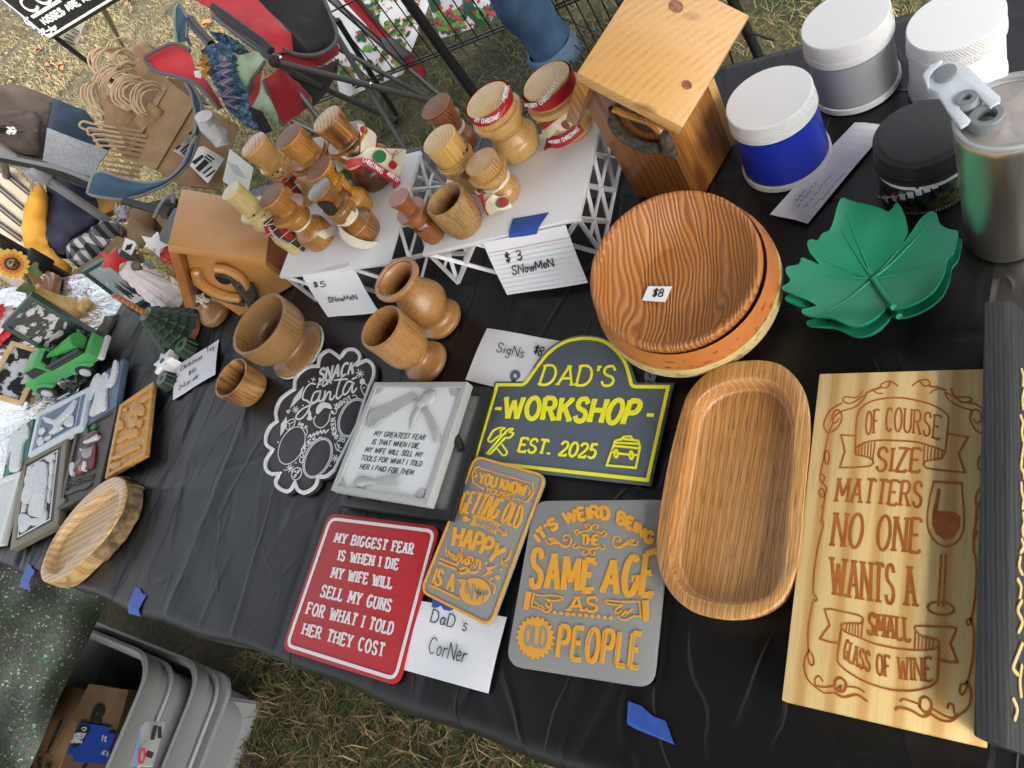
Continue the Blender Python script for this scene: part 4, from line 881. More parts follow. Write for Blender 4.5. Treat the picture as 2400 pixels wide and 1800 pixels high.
for k in range(0, 13):
    p = c2+dv*(k*.085); g.tube([p-Vector((0, 0, .2)), p+Vector((0, 0, .9))], .0026, 5)
for zz_ in (-.2, .0, .2, .4, .6): g.tube([c2+Vector((0, 0, zz_)), c2+dv*1.1+Vector((0, 0, zz_))], .0035, 6)
make('side_grid', g, BLK, wc)
g = G()
for k in range(0, 9): p = ca.lerp(cb, k/8); g.tube([p, p-dv*-.5+Vector((-.05, -.02, -.16))], .0026, 5)
make('tray_grid', g, BLK, wc)
g2 = G()
for q in (((75, 375), (110, 430), (160, 410), (130, 350)), ((230, 360), (250, 330), (240, 300)), ((930, 160), (970, 190), (960, 150))): g2.tube(smooth([tuple(ray(*ZC(*p), 2.62)) for p in q], 5), .003, 6)
make('hook', g2, BLK, wc)

JEAN = M('blue_denim', (.03, .075, .16), .85, (.055, .12, .22), 16, bump=.6, bs=1200, bd=.002); CUFF = M('denim_cuff_inside', (.1, .16, .23), .9, bump=.5, bs=1200, bd=.002); SKIN = M('skin', (.36, .18, .11), .5, sss=.1)
fa = at(1345, 205, .0); kn = ray(*ZC(930, 100), 2.62)
pe = thing('person', 'person in rolled up blue jeans standing behind the wire crate', 'person', (fa.x, fa.y, 0))
fb = fa+Vector((.3, .12, 0)); hip = Vector(((fa.x+fb.x)/2-.06, (fa.y+fb.y)/2+.1, .95))
def skin(nm, verts, edges, rad, mt, par):
    me = bpy.data.meshes.new(nm); me.from_pydata([Vector(v)-Vector(par['_w']) for v in verts], edges, []); me.materials.append(mt)
    o = bpy.data.objects.new(nm, me); COL.objects.link(o); o.parent = par; o['_w'] = par['_w']
    o.modifiers.new('skin', 'SKIN'); sv = me.skin_vertices[0].data
    for i, r in enumerate(rad): sv[i].radius = (r, r) if not isinstance(r, tuple) else r; sv[i].use_root = i == 0
    sb = o.modifiers.new('sub', 'SUBSURF'); sb.levels = sb.render_levels = 2; me.shade_smooth(); return o
ank = fa+Vector((0, 0, .09)); ank2 = fb+Vector((0, 0, .09)); knee = Vector((fa.x-.03, fa.y+.02, .48)); knee2 = Vector((fb.x, fb.y+.02, .48))
sh1, sh2 = hip+Vector((-.19, .02, .5)), hip+Vector((.19, .02, .5))
V_ = [hip, hip+Vector((0, .02, .3)), hip+Vector((0, .02, .5)), hip+Vector((0, .0, .6)), hip+Vector((0, -.03, .72)), hip+Vector((0, -.02, .82)),
      sh1, sh1+Vector((-.08, .03, -.3)), sh1+Vector((-.02, -.18, -.5)), sh1+Vector((.03, -.27, -.52)), sh2, sh2+Vector((.08, .03, -.3)), sh2+Vector((.02, -.18, -.5)), sh2+Vector((-.03, -.27, -.52)),
      hip+Vector((-.1, 0, -.06)), knee, ank, fa+Vector((.01, -.14, .04)), hip+Vector((.1, 0, -.06)), knee2, ank2, fb+Vector((.01, -.14, .04))]
E_ = [(0, 1), (1, 2), (2, 3), (3, 4), (4, 5), (2, 6), (6, 7), (7, 8), (8, 9), (2, 10), (10, 11), (11, 12), (12, 13), (0, 14), (14, 15), (15, 16), (16, 17), (0, 18), (18, 19), (19, 20), (20, 21)]
skin('body', V_, E_, [.14, .13, .14, .055, .09, .08, .06, .045, .035, .04, .06, .045, .035, .04, .09, .055, .04, .045, .09, .055, .04, .045], SKIN, pe)
def trouser(nm, a, b, c):
    q = [a, a.lerp(b, .6), b, b.lerp(c, .5), c]; g = G(); g.tube(smooth([tuple(p) for p in q], 5), [.09]*6+[.078]*8+[.074]*7, 18)
    for i, v in enumerate(g.v): g.v[i] = v+Vector((noise.noise(v*13), noise.noise(v*13+Vector((5, 0, 0))), noise.noise(v*17)))*.019
    return make(nm, g, JEAN, pe, smooth=80)
cz = Vector((0, 0, .15))
trouser('jeans_leg', hip+Vector((-.1, 0, -.02)), knee, fa+cz); trouser('jeans_leg', hip+Vector((.1, 0, -.02)), knee2, fb+cz)
for f_ in (fa, fb): 
    g = G(); g.lathe((f_.x, f_.y), [(.115, .06), (.12, .084), (.18, .086), (.185, .075)], 24, False); 
    for i, v in enumerate(g.v): g.v[i] = v+Vector((noise.noise(v*20), noise.noise(v*20+Vector((5, 0, 0))), .5*noise.noise(v*15)))*.012
    make('jeans_cuff', g, CUFF, pe, smooth=80)
g = G(); g.lathe((hip.x, hip.y+.01), [(hip.z-.1, .16), (hip.z, .17), (hip.z+.25, .165), (hip.z+.47, .185), (hip.z+.56, .1), (hip.z+.58, .07)], 24, False, lambda a, z, r: r*(1.15-.3*abs(math.sin(a))))
make('shirt', g, M('grey_shirt', (.25, .26, .28), .9), pe, smooth=80)
g = G(); g.ball(hip+Vector((0, .0, .8)), .115, 16, (1, 1.05, 1.05)); make('hair', g, M('brown_hair', (.05, .03, .02), .7, bump=.8, bs=200), pe)

# ------------------------------------------------------------------ plastic bins on the grass under the stall edge
BIN = M('translucent_white_plastic', (.27, .285, .29), .35, trans=.2, sss=.0, spec=.4)
m = BIN
def bin_(zr, dx, h, label, rim=True):
    c0 = at(*ZK(1355, 690), .4); c0 = Vector((c0.x, c0.y, zr)); c0 += Vector((dx, 0, 0))
    x1, y1 = c0.x, c0.y; x0, y0 = x1-.62, y1-.44; t = thing('storage_bin', label, 'bin', ((x0+x1)/2, (y0+y1)/2, max(0, zr-h)))
    def loop(z, s_, r): return rounded([(x0+s_, y0+s_, z), (x1-s_, y0+s_, z), (x1-s_, y1-s_, z), (x0+s_, y1-s_, z)], r, 6)
    g = G(); prof = [(zr-h, .075, .07), (zr-.05, .03, .07), (zr-.045, .012, .07), (zr-.008, .006, .075), (zr, .0, .08), (zr+.004, .006, .08), (zr, .014, .075), (zr-.012, .02, .07), (zr-.05, .028, .065), (zr-h+.004, .08, .065)]
    Ls = [loop(*p) for p in prof]; n = len(Ls[0]); vs = [p for l in Ls for p in l]
    fs = [(j*n+k, j*n+(k+1) % n, (j+1)*n+(k+1) % n, (j+1)*n+k) for j in range(len(Ls)-1) for k in range(n)]+[list(range(n))[::-1], [(len(Ls)-1)*n+k for k in range(n)]]
    g.add(vs, fs); make('tub', g, BIN, t, smooth=50); 
    g = G(); q = loop(zr-.085, .024, .07); g.tube([q[i] for i in range(len(q))], .006, 6, closed=True); make('rib', g, BIN, t)
    return t, (x0, x1, y0, y1)
t2, r_ = bin_(.275, .012, .27, 'outer translucent storage bin with a product sticker under the stall edge')
t1, r1 = bin_(.40, 0, .38, 'inner translucent storage bin filled with cardboard boxes')
lid = thing('bin_lid', 'grey translucent bin lid lying flat under the two nested bins', 'lid', ((r_[0]+r_[1])/2, (r_[2]+r_[3])/2, .15))
lc = at(*ZK(2015, 880), .178); q = rounded([(r_[0]-.02, r_[2]-.03, .178), (lc.x, r_[2]-.03, .178), (lc.x, lc.y, .178), (r_[0]-.02, lc.y, .178)], .06)
make('lid_flange', G().prism(q, (0, 0, -.012)), BIN, lid); make('lid_skirt', G().prism(inset(q, .06), (0, 0, -.17)), BIN, lid)
def zp(Z, z, *xy): return [at(*Z(xy[i], xy[i+1]), z) for i in range(0, len(xy), 2)]
s1 = make('product_sticker', panel(rp3(ZK, 1250, 1258, 1.72, 1430, 1258, 1.71, 1320, 1645, 1.66, 1130, 1640, 1.67), .001, .0005), LABEL, t2)
def stk(g, a, b, w_, d=1.655): g.ribbon([ray(*ZK(*a), d), ray(*ZK(*b), d)], w_, Vector((0, 0, CZ))-ray(*ZK(1300, 1500), 1.7), .001)
g = G(); stk(g, (1345, 1290), (1315, 1415), .008, 1.675)
for k in range(6): stk(g, (1362, 1305+k*17), (1398, 1307+k*17), .003+.0015*(k % 2), 1.675)
for k in range(3): stk(g, (1268+k*12, 1560+k*6), (1290+k*12, 1510+k*6), .008, 1.645)
make('sticker_print', g, PRINT, s1)
g = G(); g.ribbon([ray(*ZK(*p), 1.645) for p in circ(ZK(0, 0), 0, 1)] and [ray(*p, 1.645) for p in circ(ZK(1228, 1555), 6, 14, 17, .15)], .004, Vector((0, 0, CZ))-ray(*ZK(1300, 1500), 1.7), .001, closed=True); make('sticker_logo', g, HR, s1)
make('sticker_photo', panel(rp3(ZK, 1222, 1290, 1.668, 1285, 1262, 1.668, 1290, 1380, 1.66, 1215, 1480, 1.655), .001, .0003), M('sticker_grey_photo', (.42, .43, .43), .6), s1)
make('sticker_photo', panel(rp3(ZK, 1195, 1390, 1.662, 1215, 1290, 1.668, 1222, 1290, 1.668, 1215, 1480, 1.655, 1200, 1645, 1.645, 1132, 1640, 1.648), .001, .0003), M('sticker_sky_blue', (.25, .36, .6), .6), s1)
# boxes in the bin
ib = thing('cardboard_box', 'filament carton with black print and blue tape inside the bin', 'box', at(*ZK(800, 1300), .2))
make('body', panel([at(*ZK(x, y), z) for x, y, z in ((770, 930, .34), (1110, 990, .34), (1000, 1370, .34), (900, 1700, .34), (420, 1700, .34), (560, 1330, .34))], .2, .001, 5, .2), CARD, ib)
make('body_step', panel([at(*ZK(x, y), z) for x, y, z in ((545, 950, .335), (790, 995, .335), (560, 1520, .345), (480, 1720, .345), (200, 1720, .33))], .2, .001, 5, .2), CARD, ib)
make('carton_flap', panel([at(*ZK(x, y), z) for x, y, z in ((465, 890, .4), (545, 955, .335), (215, 1700, .335), (-30, 1720, .4), (-30, 1560, .41))], .004, .003, 5, .2), CARDD, ib)
PZ = .3425; ps = lambda x, y: at(x, y, .3425)
g = G(); text(g, '3D Printing Filament'.replace('P', 'P').upper() if False else '3D Prinling Filamenl'.replace('l', 'l') if False else '3D PRINTING FILAMENT', zz(ZK, 418, 1538, 548, 1250), zz(ZK, 394, 1532, 522, 1242), .3485, .0028, .0006)
line(g, zz(ZK, 450, 1500, 560, 1282), .3485, .0012, .0006, sm=0); line(g, zz(ZK, 503, 1478, 520, 1440), .3485, .0012, .0006, sm=0)
text(g, 'ture', zz(ZK, 350, 1690, 358, 1570), zz(ZK, 310, 1680, 318, 1560), .3485, .003, .0006, hand=True); text(g, 'A', zz(ZK, 288, 1680, 292, 1640), zz(ZK, 262, 1672, 266, 1634), .3485, .003, .0006, hand=True); text(g, '8', zz(ZK, 440, 1650, 442, 1615), zz(ZK, 395, 1648, 398, 1610), .3485, .0035, .0006, hand=True)
line(g, zz(ZK, 800, 1270, 805, 1200, 830, 1150, 860, 1148, 888, 1185), PZ, .016, .0006); line(g, zz(ZK, 845, 1215, 860, 1260, 855, 1300), PZ, .016, .0006); line(g, zz(ZK, 720, 1660, 745, 1625), PZ, .014, .0006)
make('print', g, PRINT, ib)
g = G(); g.prism([at(*ZK(x, y), .3445) for x, y in ((690, 1262), (950, 1305), (935, 1355), (1000, 1360), (955, 1480), (935, 1600), (910, 1625), (628, 1605), (640, 1555), (572, 1540), (610, 1440), (660, 1330))], (0, 0, -.001)); bt = make('blue_tape', g, M('glossy_blue_tape', (.015, .08, .5), .35), ib)
g = G(); g.prism([at(*ZK(x, y), .346) for x, y in ((690, 1290), (776, 1305), (770, 1345), (735, 1400), (700, 1450), (635, 1490), (612, 1430), (650, 1350))], (0, 0, -.001)); make('tape_badge', g, PRINT, bt)
g = G()
for s_, b_, t_ in (('URSDAY', ((638, 1382), (740, 1382)), ((645, 1358), (745, 1358))), ('NIGHT', ((632, 1410), (722, 1410)), ((638, 1388), (728, 1388))), ('OOTBALL', ((612, 1440), (712, 1440)), ((618, 1416), (718, 1416)))): text(g, s_, zz(ZK, *b_[0], *b_[1]), zz(ZK, *t_[0], *t_[1]), .347, .0028, .0005)
text(g, 'It', zz(ZK, 880, 1425, 920, 1428), zz(ZK, 890, 1375, 928, 1378), .3455, .004, .0005); text(g, "it's", zz(ZK, 880, 1540, 935, 1550), zz(ZK, 885, 1500, 940, 1510), .3455, .004, .0005)
line(g, zz(ZK, 705, 1320, 720, 1310, 745, 1312, 740, 1332, 715, 1335), .347, .0025, .0005)
make('tape_print', g, M('tape_white_print', (.75, .77, .8), .5), bt)
pb_ = thing('paper_wrapper', 'torn brown and white paper wrapper crumpled over the bin corner', 'wrapper', at(*ZK(300, 1000), .4))
make('sheet', panel([at(*ZK(x, y), z) for x, y, z in ((-40, 1260, .42), (180, 1080, .43), (240, 950, .44), (290, 840, .44), (370, 780, .45), (450, 690, .46), (430, 760, .45), (470, 740, .45), (575, 685, .44), (530, 780, .43), (470, 890, .42), (380, 940, .42), (270, 1080, .41), (170, 1250, .41), (60, 1400, .4), (-40, 1500, .4))], .003, .016, 16, .03), M('brown_wrapping', (.3, .22, .16), .7, (.5, .48, .45), 14), pb_)
# ------------------------------------------------------------------ things standing on the black cover
ZT = TOP+.0045
def ppm(xy, z, r=.03):
    """pixels per metre across the axis of an upright turned thing"""
    c = proj((*xy, z)); u = proj((*xy, z+.02))-c; u /= np.linalg.norm(u); pv = np.array([-u[1], u[0]])
    return max(abs(float((proj((xy[0]+r*math.cos(a), xy[1]+r*math.sin(a), z))-c) @ pv)) for a in np.linspace(0, 2*math.pi, 48))/r
class Ax:
    def __init__(s, base, top, z0=ZT):
        b = at(*base, z0); s.xy = (b.x, b.y); s.z0 = z0; s.z1 = zof(s.xy, *top); s.h = s.z1-z0; s.loc = (b.x, b.y, z0)
    def z(s, t): return s.z0+t*s.h
    def r(s, t, hw): return hw/ppm(s.xy, s.z(t))
    def prof(s, P, sm=4):
        Q = [(s.z(t), s.r(t, hw)) for t, hw in P]
        return smooth(Q, sm) if sm else Q
    def cyl(s, r0, r1=None, t0=0, t1=1):
        """pixel -> point on the cone about this axis"""
        r1 = r0 if r1 is None else r1
        def f(px, py):
            d = Vector(RW @ np.array([px-1200., py-900., F])); o = Vector((0, 0, CZ)); best = None
            z0, z1 = s.z(t0), s.z(t1); z = (z0+z1)/2
            for _ in range(6):
                rr = r0+(r1-r0)*(z-z0)/(z1-z0)
                a = d.x**2+d.y**2; b = 2*((o.x-s.xy[0])*d.x+(o.y-s.xy[1])*d.y); c = (o.x-s.xy[0])**2+(o.y-s.xy[1])**2-rr*rr
                q = max(b*b-4*a*c, 0); t = (-b-math.sqrt(q))/(2*a); p = o+d*t; z = p.z
            return p
        return f
    def nrm(s, p):
        v = Vector((p.x-s.xy[0], p.y-s.xy[1], 0)); return v.normalized()
sc_ = lambda c, k=1: tuple(x*q*k for x, q in zip(srgb(*c)[:3], (.97, .99, .93)))
W_PALE = wood('pale_carved_wood', sc_((205, 182, 130)), sc_((160, 132, 85)), period=.003, dist=4)
W_TAN = wood('tan_wood', sc_((205, 158, 98)), sc_((150, 102, 55)), period=.004, dist=3)
W_RING = wood('ringed_cedar', sc_((200, 148, 88)), sc_((105, 68, 42)), period=.012, dist=2, coat=.3, off=(.002, .001, 0))
W_AMBER = wood('amber_wood', sc_((192, 134, 62)), sc_((120, 74, 30)), sc_((150, 98, 44)), period=.007, dist=4, ds=16)
W_TOPS = wood('brown_end_grain', sc_((146, 98, 62)), sc_((84, 52, 32)), period=.005, dist=3, coat=0, r=.55, off=(.004, .002, 0))
W_YEL = wood('golden_wood', sc_((210, 146, 52)), sc_((150, 88, 26)), period=.006, dist=4)
W_BROWN = wood('reddish_brown_wood', sc_((158, 96, 54)), sc_((92, 52, 26)), period=.005, dist=3)
W_OLIVE = wood('olive_brown_wood', sc_((172, 116, 52)), sc_((92, 58, 24)), sc_((120, 80, 40)), period=.006, dist=5)
W_TWO = wood('two_tone_cedar', sc_((196, 138, 78)), sc_((128, 78, 40)), sc_((84, 46, 24)), period=.009, dist=4, ds=10)
W_PINE = wood('ringed_pine', sc_((218, 176, 112)), sc_((160, 112, 60)), period=.0055, dist=3, ds=18, fibre=.15)
W_BUTTER = wood('butter_yellow_wood', sc_((214, 172, 100)), sc_((182, 136, 70)), period=.009, dist=5)
W_OAKT = wood('turned_oak', sc_((186, 134, 80)), sc_((140, 94, 50)), period=.003, dist=2, fibre=.5)
W_WAL = wood('turned_walnut', sc_((158, 118, 76)), sc_((112, 78, 46)), period=.005, dist=3, coat=.3)
W_SPALT = wood('spalted_cedar', sc_((205, 160, 100)), sc_((150, 96, 54)), sc_((110, 58, 32)), period=.012, dist=6, ds=12, coat=.3)
W_SPECK = wood('speckled_wood', sc_((186, 146, 96)), sc_((120, 84, 50)), period=.002, dist=2, fibre=.75, coat=.1, r=.6)
BLKD = M('black_dot_paint', (.01, .01, .01), .5)
SATIN = M('ivory_satin', (.62, .57, .45), .35, (.7, .66, .55), 30, sheen=.3)
REDB = M('red_satin_ribbon', (.38, .008, .02), .5, (.45, .012, .028), 60, bump=.3, bs=900)
CRB = M('cream_christmas_fabric', (.68, .62, .45), .7, (.74, .68, .52), 30, bump=.2, bs=700)
m, N, L, P = newmat('red_tartan'); v = coords(N, L, (1, 1, 1), (.3, .2, .4)); se = N.new('ShaderNodeSeparateXYZ'); L.new(v, se.inputs[0])
def band(o, k, th):
    a = N.new('ShaderNodeMath'); a.operation = 'MULTIPLY'; a.inputs[1].default_value = k; L.new(o, a.inputs[0]); b = N.new('ShaderNodeMath'); b.operation = 'FRACT'; L.new(a.outputs[0], b.inputs[0])
    c_ = N.new('ShaderNodeMath'); c_.operation = 'LESS_THAN'; L.new(b.outputs[0], c_.inputs[0]); c_.inputs[1].default_value = th; return c_.outputs[0]
c = mixc(N, L, band(se.outputs[0], 45, .45), (.3, .012, .015), (.02, .05, .025)); c = mixc(N, L, band(se.outputs[1], 45, .4), c, (.05, .02, .02)); c = mixc(N, L, band(se.outputs[2], 60, .08), c, (.5, .48, .45)); c = mixc(N, L, band(se.outputs[0], 45, .06), c, (.5, .48, .45))
L.new(c, P.inputs['Base Color']); P.inputs['Roughness'].default_value = .9; TARTAN = m
WHT = M('white_print_plastic', (.8, .8, .81), .45, bump=.12, bs=900)
GRNP = M('green_print', (.02, .16, .05), .6)

# two white display stands
def stand(label, fl, fr, br, zt=.832):
    a, b, c = at(*fl, zt), at(*fr, zt), at(*br, zt); d = a+(c-b); ctr = (a+b+c+d)/4
    t = thing('display_stand', label, 'stand', (ctr.x, ctr.y, ZT)); th = .008
    make('top_plate', G().prism([a, b, c, d], (0, 0, -th)), WHT, t, bevel=.0015)
    def bar(p, q, w_=.005): 
        g = G(); dv = (q-p).normalized(); g.tube([p, q], w_*.72, 4); return g
    cs = [a, b, c, d]
    for i in range(4):
        p, q = cs[i], cs[(i+1) % 4]; e = (q-p).normalized(); inw = (ctr-(p+q)/2); inw.z = 0; inw.normalize(); p, q = p+inw*.006+e*.006, q+inw*.006-e*.006
        p.z = q.z = zt-th; g = G(); n = 3
        lo = lambda v_: Vector((v_.x, v_.y, ZT+.003))
        for v_ in (p, q): g.v and None; g.tube([v_+Vector((0, 0, 0)), lo(v_)], .0042, 4)
        for k in range(n):
            u0, u1 = p.lerp(q, k/n), p.lerp(q, (k+1)/n); g.tube([u0, lo(u1)], .0040, 4); g.tube([u1, lo(u0)], .0038, 4)
        mid = (p+lo(p))/2; mq = (q+lo(q))/2
        if i in (1, 3): g.tube([mid, mq], .0031, 4); g.tube([lo(p), lo(q)], .0034, 4)
        make('truss_side', g, WHT, t)
    return t, (a, b, c, d)
st1, q1 = stand('white truss stand under the seven snowmen, carrying the five dollar card', (653, 649), (907, 616), (985, 352))
st2, q2 = stand('white truss stand with blue tape, carrying the three dollar card', (988, 597), (1356, 510), (1411, 268))
ZS = .832+.0005

# snowmen
def snowman(label, base, top, body, neck, head, brim, h0, h1, mats, tn=.40, th=.52, tb=.64, tb2=.69, z0=ZS, egg=.22, face=None, foot=.75, ring2=False, topcol=None, carved=False):
    A = Ax(base, top, z0); t = thing('snowman', label, 'snowman', A.loc, 'turned wooden snowmen on the white stands')
    wm, hm, tm = mats
    fn = (lambda a, z, r: r*(1+.02*math.cos(13*a)+.015*math.sin(7*a+z*300))) if carved else None
    seg = 26 if carved else 44
    make('body', G().lathe(A.xy, A.prof([(0, body*foot), (.04, body*.88), (egg, body), (.32, body*.86), (tn, neck), (tn+.03, neck)]), seg, True, fn), wm, t)
    make('head', G().lathe(A.xy, A.prof([(tn+.02, neck*.95), (th-.05, head*.95), (th, head), (th+.07, head*.96), (tb+.01, head*.84)]), seg, True, fn), wm, t)
    g = G(); P_ = [(tb-.005, head*.7), (tb-.005, brim*.97), (tb+.008, brim), (tb2-.008, brim), (tb2, brim*.97), (tb2, h0)]
    if ring2: P_ = [(tb-.005, head*.7), (tb-.005, brim), (tb+.02, brim), (tb+.025, brim*.78), (tb+.045, brim*.76), (tb+.05, brim*.88), (tb2, brim*.86), (tb2+.005, h0)]
    P_ = A.prof(P_, 0)+A.prof([(tb2+.01, h0), (tb2+.06, h0*1.0), ((tb2+1)/2, h0*.55+h1*.45), (.96, h1*.985), (.985, h1), (.996, h1*.97)], 3)
    g.lathe(A.xy, P_, seg, True, fn); hat = make('hat', g, hm, t)
    if tm: make('end_grain', G().lathe(A.xy, A.prof([(.990, h1*.95), (.9985, h1*.955), (1.0005, h1*.93)], 0), 40), tm, hat)
    if face:
        f = A.cyl(A.r(th, head)); g = G()
        for p in face: g.ball(f(*p), .0022 if len(face) < 4 or p in face[:2] else .0014, 8)
        make('face_dots', g, BLKD, t)
    return t, A
def neck_ring(t, A, tc, hw, mat, hgt=.10, nm='neck_ribbon'):
    make(nm, G().lathe(A.xy, A.prof([(tc-hgt/2, hw*.96), (tc-hgt*.3, hw*1.06), (tc, hw*1.02), (tc+hgt*.3, hw*1.07), (tc+hgt/2, hw*.97)]), 36, False), mat, t, smooth=80)
def tail(t, nm, A, rows, hws, mat, tt=(.45, .0), wr=.003, lift_=.0):
    """cloth tail: rows of pixels, each row lying on the cone hws wide"""
    R_ = []
    for row, (tq, hw) in zip(rows, hws):
        f = A.cyl(A.r(tq, hw)+.002+lift_); R_.append([f(*p) for p in row])
    g = G().sheet(R_, 5, .0012, wr, 40); return make(nm, g, mat, t, smooth=80)

s4, A4 = snowman('tall two tone cedar snowman in a merry christmas scarf, rear of the left stand', ZF(1455, 790), ZF(965, 290), 58, 42, 47, 57, 33, 41, (W_TWO, W_TWO, W_RING), ring2=True)
s2_, A2 = snowman('smiling pale snowman with a dark ringed flat hat, rear left of the left stand', ZF(840, 960), ZF(345, 495), 36, 24, 33, 38, 30, 37, (W_TAN, W_TAN, W_RING), face=zz(ZF, 510, 772, 556, 747, 540, 808, 565, 800, 588, 786, 598, 770, 600, 752))
s3, A3 = snowman('amber snowman with brown hat top and double ringed brim, middle of the left stand', ZF(1150, 920), ZF(625, 455), 46, 34, 38, 58, 33, 40, (W_AMBER, W_AMBER, W_TOPS), ring2=True)
s5, A5 = snowman('golden snowman half hidden behind the snowman with the charred hat', ZF(1290, 1085), ZF(820, 800), 40, 25, 28, 31, 20, 38, (W_YEL, W_YEL, W_TOPS))
s1_, A1_ = snowman('pale carved snowman in a red tartan scarf beside the cedar birdhouse', ZF(735, 1390), ZF(190, 855), 29, 23, 33, 39, 25, 28, (W_PALE, W_PALE, None), carved=True, foot=.9, face=zz(ZF, 352, 1126, 410, 1092, 385, 1155, 405, 1150, 425, 1140, 440, 1126, 440, 1108))
s6, A6 = snowman('amber snowman with cream satin bow, front middle of the left stand', ZF(950, 1340), ZF(490, 955), 42, 25, 35, 48, 25, 37, (W_AMBER, W_AMBER, W_TOPS))
s7, A7 = snowman('olive brown snowman with a charred hat and cream satin ribbon, front right of left stand', ZF(1335, 1290), ZF(885, 920), 46, 24, 33, 38, 22, 34, (W_OLIVE, W_OLIVE, wood('grey_weathered_end', sc_((120, 110, 88)), sc_((80, 74, 60)), period=.003)), egg=.25)
s8, A8 = snowman('reddish snowman with dark edged flat hat, rear left of the right stand', ZG(720, 530), ZG(335, 255), 36, 28, 30, 38, 33, 41, (W_BROWN, W_BROWN, W_TOPS))
s9, A9 = snowman('butter yellow snowman with a big drum hat, behind the speckled cup', ZG(790, 850), ZG(430, 495), 40, 36, 44, 48, 42, 46, (W_BUTTER, W_BUTTER, W_BUTTER), tb=.55, tb2=.60, th=.44, tn=.3)
s10, A10 = snowman('light tan snowman with low hat and holiday scarf, front of right stand', ZG(1070, 960), ZG(810, 670), 43, 34, 40, 50, 40, 43, (W_TAN, W_TAN, W_TAN), tb=.70, tb2=.76, th=.60, tn=.46)
s11, A11 = snowman('fat pine snowman whose red hat band has loose threads', ZC(820, 1290), ZC(520, 850), 60, 46, 52, 66, 55, 58, (W_PINE, W_PINE, W_PINE), tb=.66, tb2=.74, th=.56, tn=.42)
s12, A12 = snowman('widest pine snowman with red hat band, touching the pine birdhouse', ZC(1270, 1100), ZC(960, 730), 68, 54, 60, 74, 60, 63, (W_PINE, W_PINE, W_PINE), tb=.62, tb2=.72, th=.5, tn=.38)
s13, A13 = snowman('smallest dark reddish snowman at the front left of the right stand', ZF(1925, 1310), ZF(1585, 975), 29, 18, 30, 39, 18, 28, (W_BROWN, W_BROWN, None), tb=.66, tb2=.70, egg=.36, foot=.72)
make('charred_patch', G().tube([A7.cyl(A7.r(.7, 30))(*ZF(*p)) for p in ((905, 1010), (960, 1030), (1000, 1060), (1030, 1090), (1050, 1110))], [.004, .008, .01, .009, .004], 10), M('charred_wood', (.012, .01, .008), .8, bump=1., bs=250, bd=.004), s7)
make('hat_rim_line', G().lathe(A8.xy, A8.prof([(.96, 41.4), (.972, 41.8), (.98, 41.2)], 0), 40, False), M('dark_burn_line', (.03, .015, .01), .6), s8)
make('hat_band', G().lathe(A9.xy, A9.prof([(.605, 45.5), (.61, 46.5), (.645, 46.5), (.65, 45.5)], 0), 40, False), W_TAN, s9)
make('bark_patch', G().ball(A9.cyl(A9.r(.4, 41))(*ZG(690, 770)), .009, 12, (1.3, .6, .6)), W_BROWN, s9)
make('face_dots', G().ball(A9.cyl(A9.r(.44, 45))(*ZG(717, 558)), .002, 8).ball(A9.cyl(A9.r(.44, 45))(*ZG(690, 590)), .0015, 8), BLKD, s9)
make('nose_twig', G().tube([A10.cyl(A10.r(.6, 41))(*ZG(955, 830)), A10.cyl(A10.r(.6, 46))(*ZG(930, 850))], .002, 6), W_BROWN, s10)
# ribbons and scarves
neck_ring(s3, A3, .44, 34, SATIN); neck_ring(s6, A6, .44, 27, SATIN, .08); neck_ring(s7, A7, .42, 26, SATIN, .08); neck_ring(s8, A8, .44, 29, SATIN, .08)
tail(s6, 'ribbon_tail', A6, [zz(ZF, 860, 1250, 880, 1230, 900, 1215), zz(ZF, 900, 1290, 960, 1260, 1000, 1220), zz(ZF, 960, 1330, 1040, 1290, 1080, 1220)], [(.44, 29), (.3, 40), (.2, 44)], SATIN)
tail(s7, 'ribbon_tail', A7, [zz(ZF, 1075, 1200, 1095, 1240), zz(ZF, 1120, 1250, 1110, 1310), zz(ZF, 1220, 1310, 1190, 1380), zz(ZF, 1330, 1345, 1290, 1412), zz(ZF, 1432, 1345, 1360, 1405)], [(.44, 27), (.35, 38), (.26, 47), (.2, 48), (.14, 48)], SATIN, wr=.001)
tail(s7, 'ribbon_tail', A7, [zz(ZF, 1070, 1215, 1100, 1215), zz(ZF, 1150, 1150, 1165, 1180), zz(ZF, 1195, 1080, 1230, 1110)], [(.44, 29), (.44, 29), (.46, 29)], SATIN, wr=.001)
neck_ring(s1_, A1_, .42, 26, TARTAN, .12, 'scarf')
tail(s1_, 'scarf_tail', A1_, [zz(ZF, 430, 1190, 470, 1160, 520, 1130), zz(ZF, 470, 1290, 560, 1230, 620, 1190), zz(ZF, 620, 1340, 690, 1290, 720, 1240), zz(ZF, 780, 1440, 800, 1400, 810, 1370)], [(.5, 33), (.38, 32), (.2, 31), (.0, 31)], TARTAN)
make('scarf_cord', G().tube(smooth([tuple(A1_.cyl(A1_.r(.3, 34))(*ZF(*p))) for p in ((480, 1220), (520, 1290), (590, 1350), (650, 1370))], 5), .0022, 6), M('grey_cord', (.4, .36, .3), .9), s1_)
neck_ring(s2_, A2, .42, 26, TARTAN, .14, 'scarf')
tail(s2_, 'scarf_tail', A2, [zz(ZF, 590, 830, 640, 790, 690, 830), zz(ZF, 640, 870, 700, 850, 730, 900), zz(ZF, 690, 930, 740, 930, 790, 950)], [(.46, 33), (.36, 36), (.24, 38)], TARTAN)
